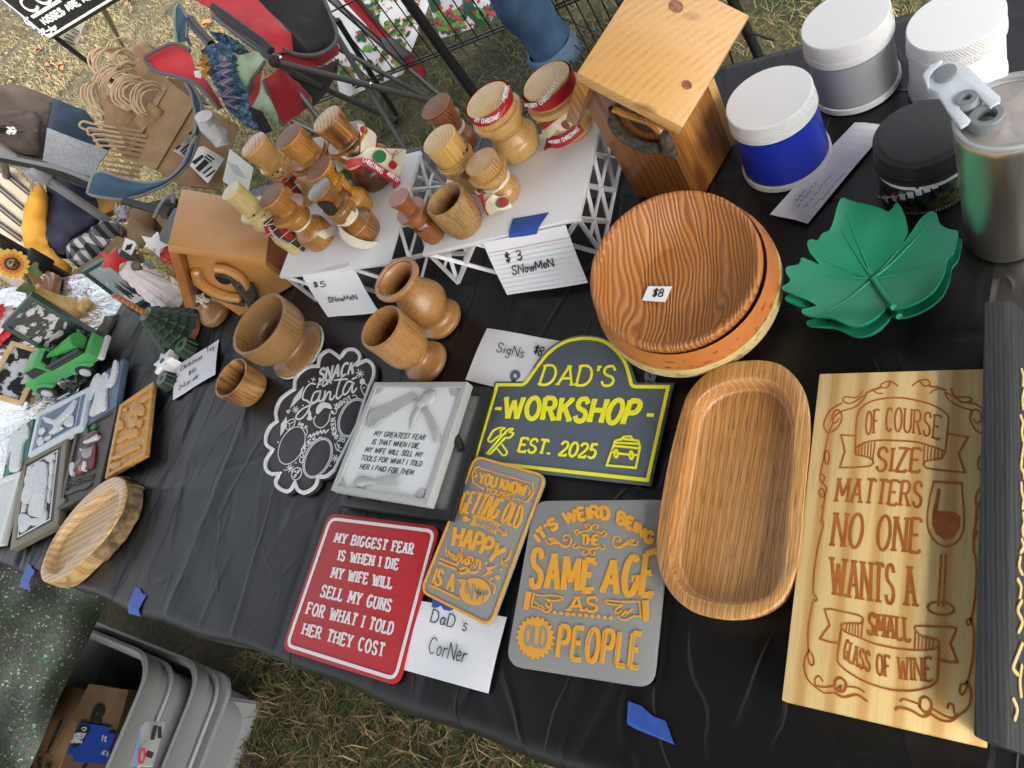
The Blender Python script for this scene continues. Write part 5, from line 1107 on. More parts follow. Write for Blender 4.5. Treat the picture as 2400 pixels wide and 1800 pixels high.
tail(s3, 'scarf_tail', A3, [zz(ZF, 1055, 640, 1100, 620, 1130, 625), zz(ZF, 1075, 760, 1150, 720, 1260, 690), zz(ZF, 1130, 850, 1200, 830, 1260, 800), zz(ZF, 1210, 890, 1250, 870, 1280, 830)], [(.46, 40), (.36, 48), (.26, 50), (.2, 50)], CRB, lift_=.006)
tail(s5, 'red_scarf', A5, [zz(ZF, 1110, 860, 1150, 900), zz(ZF, 1130, 930, 1190, 930), zz(ZF, 1160, 980, 1205, 960)], [(.5, 34), (.45, 35), (.42, 36)], M('dull_red_cloth', (.25, .03, .02), .8), wr=.001)
# the merry christmas scarf
neck_ring(s4, A4, .45, 46, CRB, .10, 'scarf'); neck_ring(s4, A4, .40, 47, REDB, .04, 'scarf_border')
sct = tail(s4, 'scarf_front', A4, [zz(ZF, 1250, 330, 1280, 340, 1370, 390), zz(ZF, 1275, 440, 1320, 440, 1410, 440), zz(ZF, 1270, 580, 1320, 560, 1390, 540)], [(.5, 48), (.45, 49), (.4, 52)], CRB, wr=.001)
sk = [zz(ZF, 1100, 610, 1180, 650, 1260, 640), zz(ZF, 1270, 640, 1300, 600, 1330, 540), zz(ZF, 1380, 700, 1440, 640, 1480, 545), zz(ZF, 1500, 760, 1550, 680, 1590, 545), zz(ZF, 1600, 800, 1640, 680, 1668, 560)]
sh4 = [(.42, 50), (.4, 56), (.3, 64), (.22, 68), (.16, 70)]
wing = tail(s4, 'scarf_wing', A4, sk, sh4, CRB, wr=.002, lift_=.004)
f4 = A4.cyl(A4.r(.28, 66)+.009)
def ribbon_on(nm, f, pxs, w, mat, par, A, off=.0018, sm=5):
    P_ = [f(*p) for p in (smooth(pxs, sm) if sm else pxs)]; g = G(); nv = (Vector((0, 0, CZ))-P_[len(P_)//2]).normalized(); g.ribbon([p+nv*off for p in P_], w, nv, .0008); return make(nm, g, mat, par, smooth=60)
b4 = ribbon_on('scarf_border', f4, zz(ZF, 1150, 690, 1250, 660, 1330, 670, 1450, 740, 1600, 830), .0115, REDB, s4, A4, .003)
g = G(); nv = (Vector((0, 0, CZ))-f4(*ZF(1450, 740))).normalized()
text(g, 'CHRISTMAS', zz(ZF, 1290, 655, 1455, 765), zz(ZF, 1305, 620, 1475, 728), 0, .0011, .0006, surf=lambda x, y: f4(x, y)+nv*.0042, nrm=nv)
text(g, 'MERRY CH', zz(ZF, 1500, 775, 1590, 835), zz(ZF, 1520, 745, 1605, 800), 0, .0011, .0006, surf=lambda x, y: f4(x, y)+nv*.0042, nrm=nv)
make('scarf_lettering', g, SW, s4)
g = G(); blob(g, zz(ZF, *[c for p in circ((1440, 615), 55, 12) for c in p]), 0, .0006, surf=lambda x, y: f4(x, y)+nv*.002); blob(g, circ(ZF(1135, 790), 14, 12, 20, .6), 0, .0006, surf=lambda x, y: A3.cyl(A3.r(.3, 50)+.010)(x, y)+nv*.001)
make('print_green_bauble', g, GRNP, s4)
g = G(); blob(g, zz(ZF, 1515, 690, 1540, 650, 1570, 660, 1590, 690, 1565, 725, 1535, 720), 0, .0006, surf=lambda x, y: f4(x, y)+nv*.003); blob(g, zz(ZF, 1270, 370, 1300, 355, 1335, 385, 1320, 420, 1285, 410), 0, .0006, surf=lambda x, y: A4.cyl(A4.r(.47, 48)+.0035)(x, y)+nv*.0005)
line(g, zz(ZF, 1550, 640, 1560, 600, 1580, 560, 1590, 600, 1560, 605), 0, .0008, .0006, surf=lambda x, y: f4(x, y)+nv*.003); line(g, zz(ZF, 1480, 545, 1520, 580, 1560, 600, 1640, 560), 0, .0008, .0006, surf=lambda x, y: f4(x, y)+nv*.003)
make('print_red_bauble', g, REDB, s4)
make('scarf_tassel', G().tube([f4(*ZF(1600, 825)), f4(*ZF(1575, 870)), f4(*ZF(1560, 890))], [.005, .004, .002], 8), REDB, s4); make('scarf_tassel', G().tube([A3.cyl(A3.r(.2, 52))(*ZF(*p)) for p in ((1265, 830), (1285, 860), (1310, 885))], [.006, .005, .002], 8), REDB, s4)
# red hat bands with lettering
def hatband(t, A, tm_, hw0, hw1, h_, lets):
    t0, t1 = tm_-h_/2, tm_+h_/2
    make('hat_ribbon', G().lathe(A.xy, A.prof([(t0, hw0), (t0+h_*.1, hw0+1), (t1-h_*.1, hw1+1.3), (t1, hw1+.8)], 0), 44, False), REDB, t, smooth=80)
    f = A.cyl(A.r(t0, hw0+1.5), A.r(t1, hw1+1.8), t0, t1); g = G()
    for s_, b_, q_ in lets:
        pm = f(*b_[len(b_)//2]); text(g, s_, b_, q_, 0, .0012, .0007, surf=f, nrm=A.nrm(pm))
    make('ribbon_lettering', g, SW, t)
hatband(s11, A11, .91, 58, 61, .16, [('RY CHRISTMAS', zz(ZC, 415, 1050, 530, 1060, 640, 1010), zz(ZC, 425, 1015, 530, 1020, 625, 970)), ('MERRY C', zz(ZC, 670, 885, 705, 790, 708, 745), zz(ZC, 645, 855, 672, 780, 676, 740))])
hatband(s12, A12, .87, 64, 67, .2, [('MERRY CHRISTMAS', zz(ZC, 858, 922, 1010, 890, 1140, 710), zz(ZC, 845, 890, 985, 860, 1108, 690)), ('MER', zz(ZC, 1143, 640, 1160, 590), zz(ZC, 1130, 630, 1140, 590))])
fb = A12.cyl(A12.r(.2, 69)+.002)
ribbon_on('scarf_border', fb, zz(ZC, 1035, 1205, 1130, 1225, 1240, 1180, 1340, 1095), .0135, REDB, s12, A12)
g = G(); text(g, 'MERRY CHRISTMAS', zz(ZC, 1075, 1228, 1200, 1200, 1312, 1112), zz(ZC, 1065, 1200, 1185, 1170, 1290, 1085), 0, .0012, .0007, surf=lambda x, y: fb(x, y)+A12.nrm(fb(x, y))*.003, nrm=A12.nrm(fb(*ZC(1190, 1180)))); make('scarf_lettering', g, SW, s12)
tail(s12, 'scarf_front', A12, [zz(ZC, 950, 1060, 1080, 1000, 1200, 950), zz(ZC, 985, 1100, 1100, 1055, 1200, 1040), zz(ZC, 1000, 1190, 1030, 1190, 1055, 1200)], [(.44, 58), (.38, 60), (.22, 68)], CRB, wr=.001)
tail(s12, 'scarf_fold', A12, [zz(ZC, 1060, 1060, 1180, 1050, 1250, 1060), zz(ZC, 1140, 1130, 1200, 1125, 1255, 1080)], [(.38, 61), (.32, 64)], CRB, wr=.001)
ribbon_on('scarf_edge', A12.cyl(A12.r(.42, 59)+.003), zz(ZC, 985, 1100, 1090, 1040, 1195, 960), .004, REDB, s12, A12)
g = G(); fq = A12.cyl(A12.r(.34, 63)+.004); blob(g, zz(ZC, 1165, 1075, 1195, 1055, 1235, 1085, 1225, 1115, 1185, 1110), 0, .0006, surf=fq); make('print_red_bauble', g, REDB, s12); g = G(); blob(g, zz(ZC, 1190, 1060, 1215, 1055, 1230, 1110, 1210, 1115), 0, .0012, surf=fq); blob(g, zz(ZC, 960, 1080, 985, 1050, 1000, 1070, 975, 1100), 0, .0006, surf=A12.cyl(A12.r(.4, 60)+.004)); make('print_green_bauble', g, GRNP, s12)
neck_ring(s10, A10, .47, 36, CRB, .07, 'scarf')
tail(s10, 'scarf_front', A10, [zz(ZG, 790, 900, 830, 940, 900, 940, 990, 900), zz(ZG, 830, 960, 860, 990, 930, 960, 1040, 830)], [(.47, 38), (.42, 40)], CRB, wr=.001)
tail(s10, 'scarf_tail', A10, [zz(ZG, 945, 935, 985, 960, 1040, 950), zz(ZG, 880, 1010, 960, 1000, 1080, 1000), zz(ZG, 885, 1080, 1000, 1070, 1108, 1050), zz(ZG, 920, 1122, 1010, 1080, 1105, 1060)], [(.42, 42), (.28, 48), (.12, 50), (.0, 51)], CRB, wr=.003, lift_=.005)
fs = A10.cyl(A10.r(.2, 50)+.009)
g = G(); blob(g, zz(ZG, 965, 1020, 1010, 970, 1060, 975, 1080, 1020, 1040, 1055, 985, 1055), 0, .0006, surf=fs); make('print_green_sock', g, GRNP, s10)
g = G(); blob(g, zz(ZG, 990, 1000, 1040, 970, 1060, 1010, 1050, 1050, 1015, 1050), 0, .0012, surf=fs); make('print_red_sock', g, REDB, s10)
ribbon_on('scarf_edge', A10.cyl(A10.r(.4, 42)+.004), zz(ZG, 835, 940, 850, 1000, 870, 1050, 905, 1120), .004, REDB, s10, A10)
g = G()
for k in range(14): g.tube([A11.cyl(A11.r(.8, 60))(*ZC(610+k*6, 1020-k*9)), A11.cyl(A11.r(.8, 63))(*ZC(640+random.uniform(-20, 30), 990+random.uniform(-60, 40)))], .0006, 4)
make('loose_threads', g, M('pink_thread', (.5, .12, .14), .9), s11)

def vessel(nm, label, cat, base, top, prof, inner, mat, z0=ZT, group=None, rim=None):
    A = Ax(base, top, z0); t = thing(nm, label, cat, A.loc, group)
    P_ = A.prof(prof, 4)+A.prof(inner, 3); g = G(); g.lathe(A.xy, P_, 52); make('bowl', g, mat, t); return t, A
vessel('turned_cup', 'speckled thick wooden cup at the front of the right stand', 'cup', ZG(725, 1215), ZG(515, 985), [(0, 38), (.03, 42), (.2, 48), (.22, 47.6), (.45, 52), (.75, 53), (.97, 51.5), (1, 50)], [(1, 47), (.96, 45), (.6, 42), (.3, 40), (.22, 30), (.2, 0)], W_SPECK, ZS)
gr = 'turned wooden cups on the black cover'
tv, AV = vessel('turned_vase', 'waisted oak vase with flared rim below the five dollar card', 'vase', ZL(1765, 560), ZL(1410, 325), [(0, 50), (.02, 53), (.07, 54), (.1, 50), (.14, 42), (.19, 38), (.24, 42), (.36, 56), (.46, 59), (.56, 55), (.7, 43), (.8, 39), (.88, 43), (.91, 57), (.95, 61), (.985, 61), (1, 58)], [(1, 52), (.985, 50), (.975, 50), (.97, 44), (.8, 35), (.6, 40), (.55, 0)], W_OAKT)
vessel('goblet', 'straight sided oak goblet with ringed stem beside the snack plate', 'goblet', ZL(1665, 838), ZL(1325, 645), [(0, 54), (.03, 57), (.07, 56), (.11, 50), (.16, 34), (.2, 26), (.24, 24), (.27, 28), (.3, 25), (.34, 30), (.37, 44), (.42, 54), (.55, 58), (.66, 58), (.67, 57), (.69, 58), (.9, 59), (.99, 60), (1, 59)], [(1, 54), (.98, 53), (.6, 51), (.45, 44), (.43, 0)], W_OAKT, group=gr)
tw, AW = vessel('goblet', 'widest walnut goblet on a broad foot with a white rimmed base', 'goblet', ZL(835, 752), ZL(555, 600), [(0.03, 74), (.07, 76), (.1, 74), (.14, 62), (.19, 44), (.24, 37), (.3, 38), (.37, 56), (.45, 74), (.6, 82), (.8, 84), (.99, 84), (1, 82)], [(1, 78), (.97, 76), (.7, 73), (.5, 60), (.42, 30), (.4, 0)], W_WAL, group=gr)
make('foam_base', G().lathe(AW.xy, AW.prof([(-.01, 74), (.0, 76.5), (.04, 77), (.045, 74)], 0), 48), M('white_foam', (.65, .65, .63), .9, bump=.5, bs=200), tw)
vessel('turned_cup', 'small spalted cedar cup with a dark knot beside the widest goblet', 'cup', ZL(540, 1012), ZL(390, 925), [(0, 40), (.05, 45), (.3, 50), (.7, 52), (.98, 53), (1, 52)], [(1, 49), (.96, 47), (.5, 44), (.2, 36), (.15, 0)], W_SPALT, group=gr)
te, AE = vessel('bud_vase', 'pear shaped wooden bud vase holding dried white flowers under the cedar birdhouse', 'vase', ZE(1900, 1250), ZE(1735, 1120), [(0, 30), (.05, 36), (.3, 40), (.5, 34), (.75, 20), (.95, 18), (1, 19)], [(1, 14), (.9, 13), (.8, 0)], W_WAL)

# birdhouses
def birdhouse(label, Rp, Lp, Ap, ze, za, depth, mat, mat2, barkmat, fmat=None):
    R_ = at(*Rp, ze); A_ = at(*Ap, za); L_ = at(*Lp, ze) if Lp else Vector((2*A_.x-R_.x, 2*A_.y-R_.y, ze))
    e = (R_-L_); e.z = 0; W_ = e.length; e.normalize(); dv = Vector((-e.y, e.x, 0)); up = Vector((0, 0, 1))
    if Lp:      # the ridge end lies in the gable plane
        d_ = Vector(RW @ np.array([Ap[0]-1200., Ap[1]-900., F])); o_ = Vector((0, 0, CZ)); A_ = o_+d_*((R_-o_).dot(dv)/d_.dot(dv)); za = A_.z
    else: A_ = (R_+L_)/2; A_.z = za
    ctr = A_+dv*depth/2; t = thing('birdhouse', label, 'birdhouse', (ctr.x, ctr.y, ZT)); th = .016
    sr = (R_-A_).normalized(); nr_ = sr.cross(dv).normalized(); nr_ = nr_ if nr_.z > 0 else -nr_
    sl_ = (L_-A_).normalized(); nl = sl_.cross(dv).normalized(); nl = nl if nl.z > 0 else -nl
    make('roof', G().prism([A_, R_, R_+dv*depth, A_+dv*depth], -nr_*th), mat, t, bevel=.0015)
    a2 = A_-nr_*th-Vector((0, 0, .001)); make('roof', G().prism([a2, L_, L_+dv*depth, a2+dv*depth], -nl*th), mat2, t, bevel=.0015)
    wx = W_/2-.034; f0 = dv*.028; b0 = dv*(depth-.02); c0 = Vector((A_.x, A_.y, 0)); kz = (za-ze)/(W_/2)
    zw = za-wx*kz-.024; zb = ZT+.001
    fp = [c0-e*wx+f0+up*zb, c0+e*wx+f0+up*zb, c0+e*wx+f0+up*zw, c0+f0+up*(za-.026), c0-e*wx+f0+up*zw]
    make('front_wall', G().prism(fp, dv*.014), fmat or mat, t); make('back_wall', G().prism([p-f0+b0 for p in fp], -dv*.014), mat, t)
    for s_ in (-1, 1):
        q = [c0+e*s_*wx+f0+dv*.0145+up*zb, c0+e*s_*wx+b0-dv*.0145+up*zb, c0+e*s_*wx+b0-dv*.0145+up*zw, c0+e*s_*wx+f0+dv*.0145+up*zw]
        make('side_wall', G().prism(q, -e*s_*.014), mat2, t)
    make('floor', G().box(tuple(c0+dv*depth/2+up*(zb+.008)), (wx*1.7, depth*.6, .012), math.atan2(e.y, e.x)), mat, t)
    pl = c0+f0
    t['nrm'] = tuple(nr_); t['apx'] = tuple(A_)
    def surf(px, py, off=.0):
        d = Vector(RW @ np.array([px-1200., py-900., F])); o = Vector((0, 0, CZ)); return o+d*((pl-o).dot(dv)/d.dot(dv))-dv*off
    return t, surf, dv, (c0, e, up, zb, wx)
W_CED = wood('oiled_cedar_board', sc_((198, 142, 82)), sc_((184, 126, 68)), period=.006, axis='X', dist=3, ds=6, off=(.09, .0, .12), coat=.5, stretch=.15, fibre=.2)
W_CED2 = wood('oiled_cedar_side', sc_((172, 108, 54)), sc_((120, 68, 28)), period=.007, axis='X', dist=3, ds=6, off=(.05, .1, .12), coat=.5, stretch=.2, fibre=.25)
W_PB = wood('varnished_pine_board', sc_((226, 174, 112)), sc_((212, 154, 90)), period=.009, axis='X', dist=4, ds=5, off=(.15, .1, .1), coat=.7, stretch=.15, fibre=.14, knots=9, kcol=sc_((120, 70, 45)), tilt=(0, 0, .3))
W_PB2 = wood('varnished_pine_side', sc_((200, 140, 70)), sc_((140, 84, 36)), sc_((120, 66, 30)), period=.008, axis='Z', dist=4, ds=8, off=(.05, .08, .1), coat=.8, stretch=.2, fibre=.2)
W_PB3 = wood('shade_toned_pine_front', sc_((150, 92, 40)), sc_((96, 54, 20)), period=.008, axis='Z', dist=4, ds=8, off=(.05, .08, .1), coat=.6)  # darker pine for the front wall, mostly roof shade put into the colour
BARK = M('dark_bark', (.028, .022, .016), .95, (.1, .08, .06), 130, bump=1., bs=160, bd=.004)
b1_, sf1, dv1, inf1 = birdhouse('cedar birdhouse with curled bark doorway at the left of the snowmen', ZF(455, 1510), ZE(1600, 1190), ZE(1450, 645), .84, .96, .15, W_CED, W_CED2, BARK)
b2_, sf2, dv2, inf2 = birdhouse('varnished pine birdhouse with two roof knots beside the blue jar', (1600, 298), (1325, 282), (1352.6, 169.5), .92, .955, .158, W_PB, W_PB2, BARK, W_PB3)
def on(sf, Z, off, *xy): return [tuple(sf(*Z(xy[i], xy[i+1]), off)) for i in range(0, len(xy), 2)]
make('bark_arch', G().tube(smooth(on(sf1, ZE, .008, 1690, 830, 1730, 930, 1830, 1010, 1960, 1060, 2090, 1075), 5), [.006]+[.010]*19+[.006], 8), W_CED, b1_)
make('bark_edge', G().tube(smooth(on(sf1, ZE, .006, 1685, 870, 1740, 970, 1850, 1050, 2000, 1100, 2120, 1130), 5), .007, 8), BARK, b1_)
make('bark_arch', G().tube(smooth(on(sf1, ZE, .012, 1860, 800, 1960, 815, 2050, 860, 2110, 920, 2135, 970), 5), .0085, 8), W_CED, b1_)
make('bark_edge', G().tube(smooth(on(sf1, ZE, .010, 1870, 840, 1960, 860, 2050, 910, 2110, 990, 2180, 1050), 5), [.008]*10+[.013]*11, 8), BARK, b1_)
g = G(); g.prism([sf1(*p, .002) for p in circ(ZE(1930, 920), 22, 18, 14, .5)], dv1*.004); make('entrance_hole', g, M('hole_darkness', (.006, .004, .003), .9), b1_)
g = G(); g.tube(on(sf1, ZE, .008, 2150, 960, 2170, 1060, 2190, 1150), [.012, .015, .01], 8); make('bark_block', g, BARK, b1_)
g = G()
for p in ((2085, 940), (2095, 970), (2080, 985), (2105, 995), (2090, 1000)): g.ball(sf1(*ZE(*p), .018), .003, 6)
make('tiny_flowers', g, M('dry_yellow_flower', (.4, .34, .14), .9), b1_)
make('bark_arch', G().tube(smooth(on(sf2, ZC, .008, 1625, 890, 1640, 990, 1690, 1090, 1790, 1170, 1920, 1220, 2040, 1235), 5), [.004]*5+[.0075]*21, 8), BARK, b2_)
make('bark_edge', G().tube(smooth(on(sf2, ZC, .01, 1650, 880, 1760, 930, 1850, 960, 1960, 1000, 2060, 1080), 5), .0045, 8), W_PB2, b2_)
g = G(); g.prism([sf2(*p, .003) for p in circ(ZC(1890, 1040), 38, 20, 22, .5)], dv2*.004); make('entrance_hole', g, M('hole_brown', (.03, .016, .008), .8, bump=.5), b2_)
make('bark_block', G().tube(on(sf2, ZC, .008, 2080, 1110, 2110, 1200, 2160, 1300), [.006, .008, .006], 8), BARK, b2_)
rn_, ra_ = Vector(b2_['nrm']), Vector(b2_['apx'])
def roof_pt(px, py):
    d = Vector(RW @ np.array([px-1200., py-900., F])); o = Vector((0, 0, CZ)); return o+d*((ra_-o).dot(rn_)/d.dot(rn_))
KNOT = M('dark_wood_knot', sc_((112, 66, 46)), .4, sc_((168, 108, 66)), 160, coat=.6)
for c_, r_ in (((1584, 15), 18), ((1609, 199), 13)):
    make('roof_knot', G().prism([roof_pt(*p)+rn_*.0004 for p in circ(c_, r_, 18, r_*.8, .4)], rn_*-.001), KNOT, b2_)
# dried flowers from the bud vase
df = thing('dried_flowers', 'dried goldenrod and seed stalks rising beside the white toy tree', 'flowers', AE.loc)
g = G(); dF = 1.48
stem = [AE.cyl(.004)(*ZE(1700, 1110)), ray(*ZE(1500, 920), 1.5), ray(*ZE(1380, 830), 1.48), ray(*ZE(1230, 690), 1.45)]
make('stem', G().tube(smooth([tuple(p) for p in stem], 5), .0014, 6), M('dry_stem', (.2, .17, .06), .8), df)
for k in range(130):
    t_ = random.random(); p = Vector(stem[1]).lerp(stem[3], t_); g.ball(p+Vector((random.gauss(0, .006), random.gauss(0, .006), random.gauss(0, .007)))*(1.3-.5*t_), random.uniform(.0016, .0032), 6)
make('blossom', g, M('goldenrod_blossom', (.34, .28, .08), .9, (.45, .4, .18), 90), df)
make('leaf', panel(rp3(ZE, 1162, 590, 1.45, 1185, 580, 1.45, 1235, 650, 1.46, 1250, 685, 1.47, 1210, 670, 1.46, 1175, 630, 1.45), .001, .002, 20, .01), M('dull_green_leaf', (.1, .15, .06), .7), df)
make('seed_stalk', G().tube([ray(*ZE(1215, 845), 1.44), ray(*ZE(1480, 955), 1.48)], .0012, 6), M('dry_stalk', (.3, .22, .1), .8), df)
make('seed_head', G().tube([ray(*ZE(1130, 810), 1.43), ray(*ZE(1150, 815), 1.43), ray(*ZE(1180, 826), 1.43), ray(*ZE(1222, 845), 1.44)], [.003, .0085, .0095, .003], 10), M('grey_brown_seed', (.12, .1, .07), .9, bump=.6, bs=300, bd=.003), df)
g = G()
for k in range(46): g.ball(ray(*ZE(1740+random.gauss(0, 28), 1105+random.gauss(0, 24)), 1.47+random.gauss(0, .006)), random.uniform(.002, .004), 6)
for k in range(16): g.ball(ray(*ZE(1500+random.gauss(0, 14), 955+random.gauss(0, 24)), 1.48), random.uniform(.002, .004), 6)
make('white_blossom', g, M('dry_white_flower', (.6, .57, .46), .9), df)
# ------------------------------------------------------------------ paper price cards
INK = M('black_marker_ink', (.01, .01, .014), .6)
def card(label, pts, writes, nm='price_card', lines=False):
    pts = [Vector(p) for p in pts]; c = sum(pts, Vector())/4; t = thing(nm, label, 'card', c)
    tl, tr, br, bl = pts; nv = (tr-tl).cross(bl-tl).normalized(); nv = nv if nv.z > 0 else -nv
    rows = [[tl.lerp(tr, j/4).lerp(bl.lerp(br, j/4), i/4)+nv*(.0012*math.sin(j*1.4+i)) for j in range(5)] for i in range(5)]
    make('paper', G().sheet(rows, 3, .0004), PAPER, t, smooth=60)
    def surf(px, py):
        d = Vector(RW @ np.array([px-1200., py-900., F])); o = Vector((0, 0, CZ)); return o+d*((c-o).dot(nv)/d.dot(nv))+nv*.0014
    if lines:
        g = G()
        for k in range(9): a = tl.lerp(bl, .26+k*.085)+nv*.0013; b = tr.lerp(br, .26+k*.085)+nv*.0013; g.ribbon([a.lerp(b, i/8)+nv*(.0008*math.sin(4*i/8*1.4)) for i in range(9)], .0005, nv, .0003)
        make('ruled_lines', g, M('pale_blue_rule', (.5, .55, .68), .8), t)
        g = G(); a = tl.lerp(bl, .2)+nv*.0016; b = tr.lerp(br, .2)+nv*.0016; g.ribbon([a, b], .0006, nv, .0003); make('red_rule', g, M('pale_red_rule', (.6, .25, .28), .8), t)
    g = G()
    for s_, b_, q_, w_ in writes: text(g, s_, b_, q_, 0, w_, .0004, surf=surf, nrm=nv, hand=True, sp=.2)
    if writes: make('handwriting', g, INK, t)
    return t, surf, nv
zc_ = TOP+.0066
def flat(z, *pxs): return [at(*p, z) for p in pxs]
card('white card reading signs eight dollars behind the workshop sign', flat(zc_, (1141.8, 769.2), (1313.6, 798.7), (1264, 935), (1090, 888.8)), [('SigNs', zz(ZO, 553, 255, 768, 303), zz(ZO, 580, 183, 790, 232), .0011), ('$8', zz(ZO, 856, 262, 905, 292), zz(ZO, 874, 206, 945, 226), .0014)])
card('white card reading dads corner under the getting old sign', flat(zc_, (988.8, 1408.6), (1186.8, 1446.3), (1144, 1625.3), (943.6, 1569.5)), [('DaD s', zz(ZN, 1362, 1020, 1640, 1095), zz(ZN, 1385, 925, 1662, 1000), .0012), ('Corner'.replace('rn', 'rN'), zz(ZN, 1345, 1262, 1630, 1340), zz(ZN, 1375, 1140, 1660, 1220), .0012)])
card('white card reading christmas toy ten dollars beside the toy rings', flat(zc_, *zz(ZI, 1520, 405, 1890, 165, 1860, 470, 1490, 690)), [('ChrIstmas', zz(ZI, 1562, 447, 1752, 333), zz(ZI, 1572, 405, 1752, 296), .0011), ('Toy', zz(ZI, 1790, 290, 1858, 252), zz(ZI, 1786, 248, 1852, 212), .0011), ('$10', zz(ZI, 1635, 483, 1690, 446), zz(ZI, 1640, 448, 1698, 414), .0012), ('2-5 yr old', zz(ZI, 1550, 606, 1708, 503), zz(ZI, 1560, 570, 1715, 470), .0011)])
c5 = [at(707, 645, .829), at(828, 627, .829), None, at(768, 744, TOP+.012)]; c5[2] = c5[3]+c5[1]-c5[0]
t5, _, _ = card('white card reading five dollar snowmen hanging from the left stand', c5, [('$5', zz(ZL, 930, 338, 1010, 335), zz(ZL, 925, 305, 1000, 300), .0013), ('SNowMeN', zz(ZL, 1030, 437, 1215, 415), zz(ZL, 1020, 405, 1200, 385), .0012)])
c3_ = [at(1131, 568, .829), at(1325, 528, .829), None, at(1188, 692, TOP+.012)]; c3_[2] = c3_[3]+c3_[1]-c3_[0]
t3, _, nv3 = card('ruled index card reading three dollar snowmen taped to the right stand', c3_, [('$ 3', zz(ZG, 1060, 1525, 1200, 1500), zz(ZG, 1045, 1450, 1180, 1420), .0017), ('SNowMeN', zz(ZG, 1115, 1635, 1470, 1560), zz(ZG, 1110, 1560, 1455, 1490), .0016)], lines=True)
def tape_fold(label, top_, mid, bot_):
    rows = [top_, mid, bot_]; g = G().sheet(rows, 4, .0005); o = make('tape_strip', g, TAPE, loc=mid[0], smooth=40); return tag(o, label, 'tape')
tape_fold('blue tape strip folded over the stand edge above the ruled index card', [at(*ZG(1115, 1150), .8332), at(*ZG(1270, 1125), .8332), at(*ZG(1425, 1097), .8332)], [at(*ZG(1080, 1290), .8335), at(*ZG(1210, 1265), .8335), at(*ZG(1335, 1235), .8335)], [at(*ZG(1112, 1382), .808), at(*ZG(1210, 1368), .808), at(*ZG(1318, 1352), .808)])
tape_fold('dark blue tape scrap peeking from under the getting old sign', flat(zc_+.0015, *zz(ZN, 1372, 840, 1430, 855, 1540, 890)), flat(zc_+.0012, *zz(ZN, 1370, 870, 1430, 888, 1530, 925)), flat(zc_+.001, *zz(ZN, 1365, 905, 1430, 920, 1500, 935)))
tape_fold('strip of clear shiny tape on the front edge of the left stand', [at(*ZF(1020, 1560), .8328), at(*ZF(1090, 1545), .8328), at(*ZF(1170, 1530), .8328)], [at(*ZF(900, 1605), .8329), at(*ZF(1000, 1590), .8331), at(*ZF(1165, 1555), .8329)], [at(*ZF(700, 1640), .8328), at(*ZF(900, 1620), .833), at(*ZF(1140, 1575), .8328)]).data.materials[0] = M('clear_tape', (.8, .8, .8), .1, alpha=.2)
card('lined slip with faint blue writing between the blue jar and green leaf bowls', flat(zc_, (2003, 287), (2085, 293), (1893, 524), (1804, 501)), [], 'paper_slip')
g = G()
for (x0, y0, x1, y1) in ((745, 1340, 880, 1160), (785, 1350, 985, 1100), (850, 1340, 1060, 1110), (735, 1300, 800, 1225)):
    q = []
    for i in range(26):
        t_ = i/25; q.append(ZD(x0+(x1-x0)*t_+random.uniform(-9, 9), y0+(y1-y0)*t_+random.uniform(-9, 9)))
    for k in range(0, 24, 4): line(g, q[k:k+4], zc_+.0012, .0006, .0003)
g2 = G()
for k in range(14): a, b = (2003-(2003-1804)*k/14+6, 287+(501-287)*k/14), (2085-(2085-1893)*k/14, 293+(524-293)*k/14); line(g2, [a, b], zc_+.001, .0003, .0002, sm=0)
sl_ = [o for o in COL.objects if o.name.startswith('paper_slip')][0]
make('faint_writing', g, M('faint_blue_ink', (.22, .25, .42), .8), sl_); make('ruled_lines', g2, M('pale_rule', (.62, .64, .72), .8), sl_)

# ------------------------------------------------------------------ flat signs
def extr(nm, pts, z, th, mat, par, bev=.0008): return make(nm, G().prism([Vector((p.x, p.y, z)) for p in pts], (0, 0, -th)), mat, par, bevel=bev)
def sign(label, ctr_px, z): c = at(*ctr_px, z); return thing('printed_sign', label, 'sign', (c.x, c.y, ZT))
# red sign
RP = M('red_print_plastic', (.42, .012, .018), .5, (.46, .016, .022), 8, stretch=(1, 30, 1), bump=.2, bs=700); WP = M('white_raised_plastic', (.72, .72, .72), .45)
zr = TOP+.0085
rs = sign('red sign with white serif lettering about guns', (850, 1390), zr)
Q = [(774.2, 1211.6), (1021.9, 1241.6), (928.4, 1597.3), (669.2, 1515.5)]
cen = np.mean(Q, 0); Qo = [tuple(cen+(np.array(q)-cen)*1.055) for q in Q]
extr('plate', plate(Qo, zr, 0, .016), zr, .004, RP, rs)
make('border', G().ribbon(inset(plate(Q, zr, 0, .014), .0022), .0042, (0, 0, 1), .0009, closed=True), WP, rs)
g = G()
for s_, b_, q_ in (('MY BIGGEST FEAR', (610, 400, 1215, 495), (632, 330, 1230, 415)), ('IS WHEN I DIE', (640, 540, 1098, 615), (655, 465, 1112, 535)), ('MY WIFE WILL', (585, 675, 1050, 762), (607, 597, 1060, 678)), ('SELL MY GUNS', (500, 822, 1040, 940), (527, 735, 1060, 850)), ('FOR WHAT I TOLD', (392, 958, 1055, 1120), (417, 870, 1078, 1028)), ('HER THEY COST', (360, 1115, 985, 1290), (385, 1032, 1003, 1190))):
    text(g, s_, zz(ZN, *b_), zz(ZN, *q_), zr, .0023, .0010, serif=.0022, sp=.34)
make('lettering', g, WP, rs)
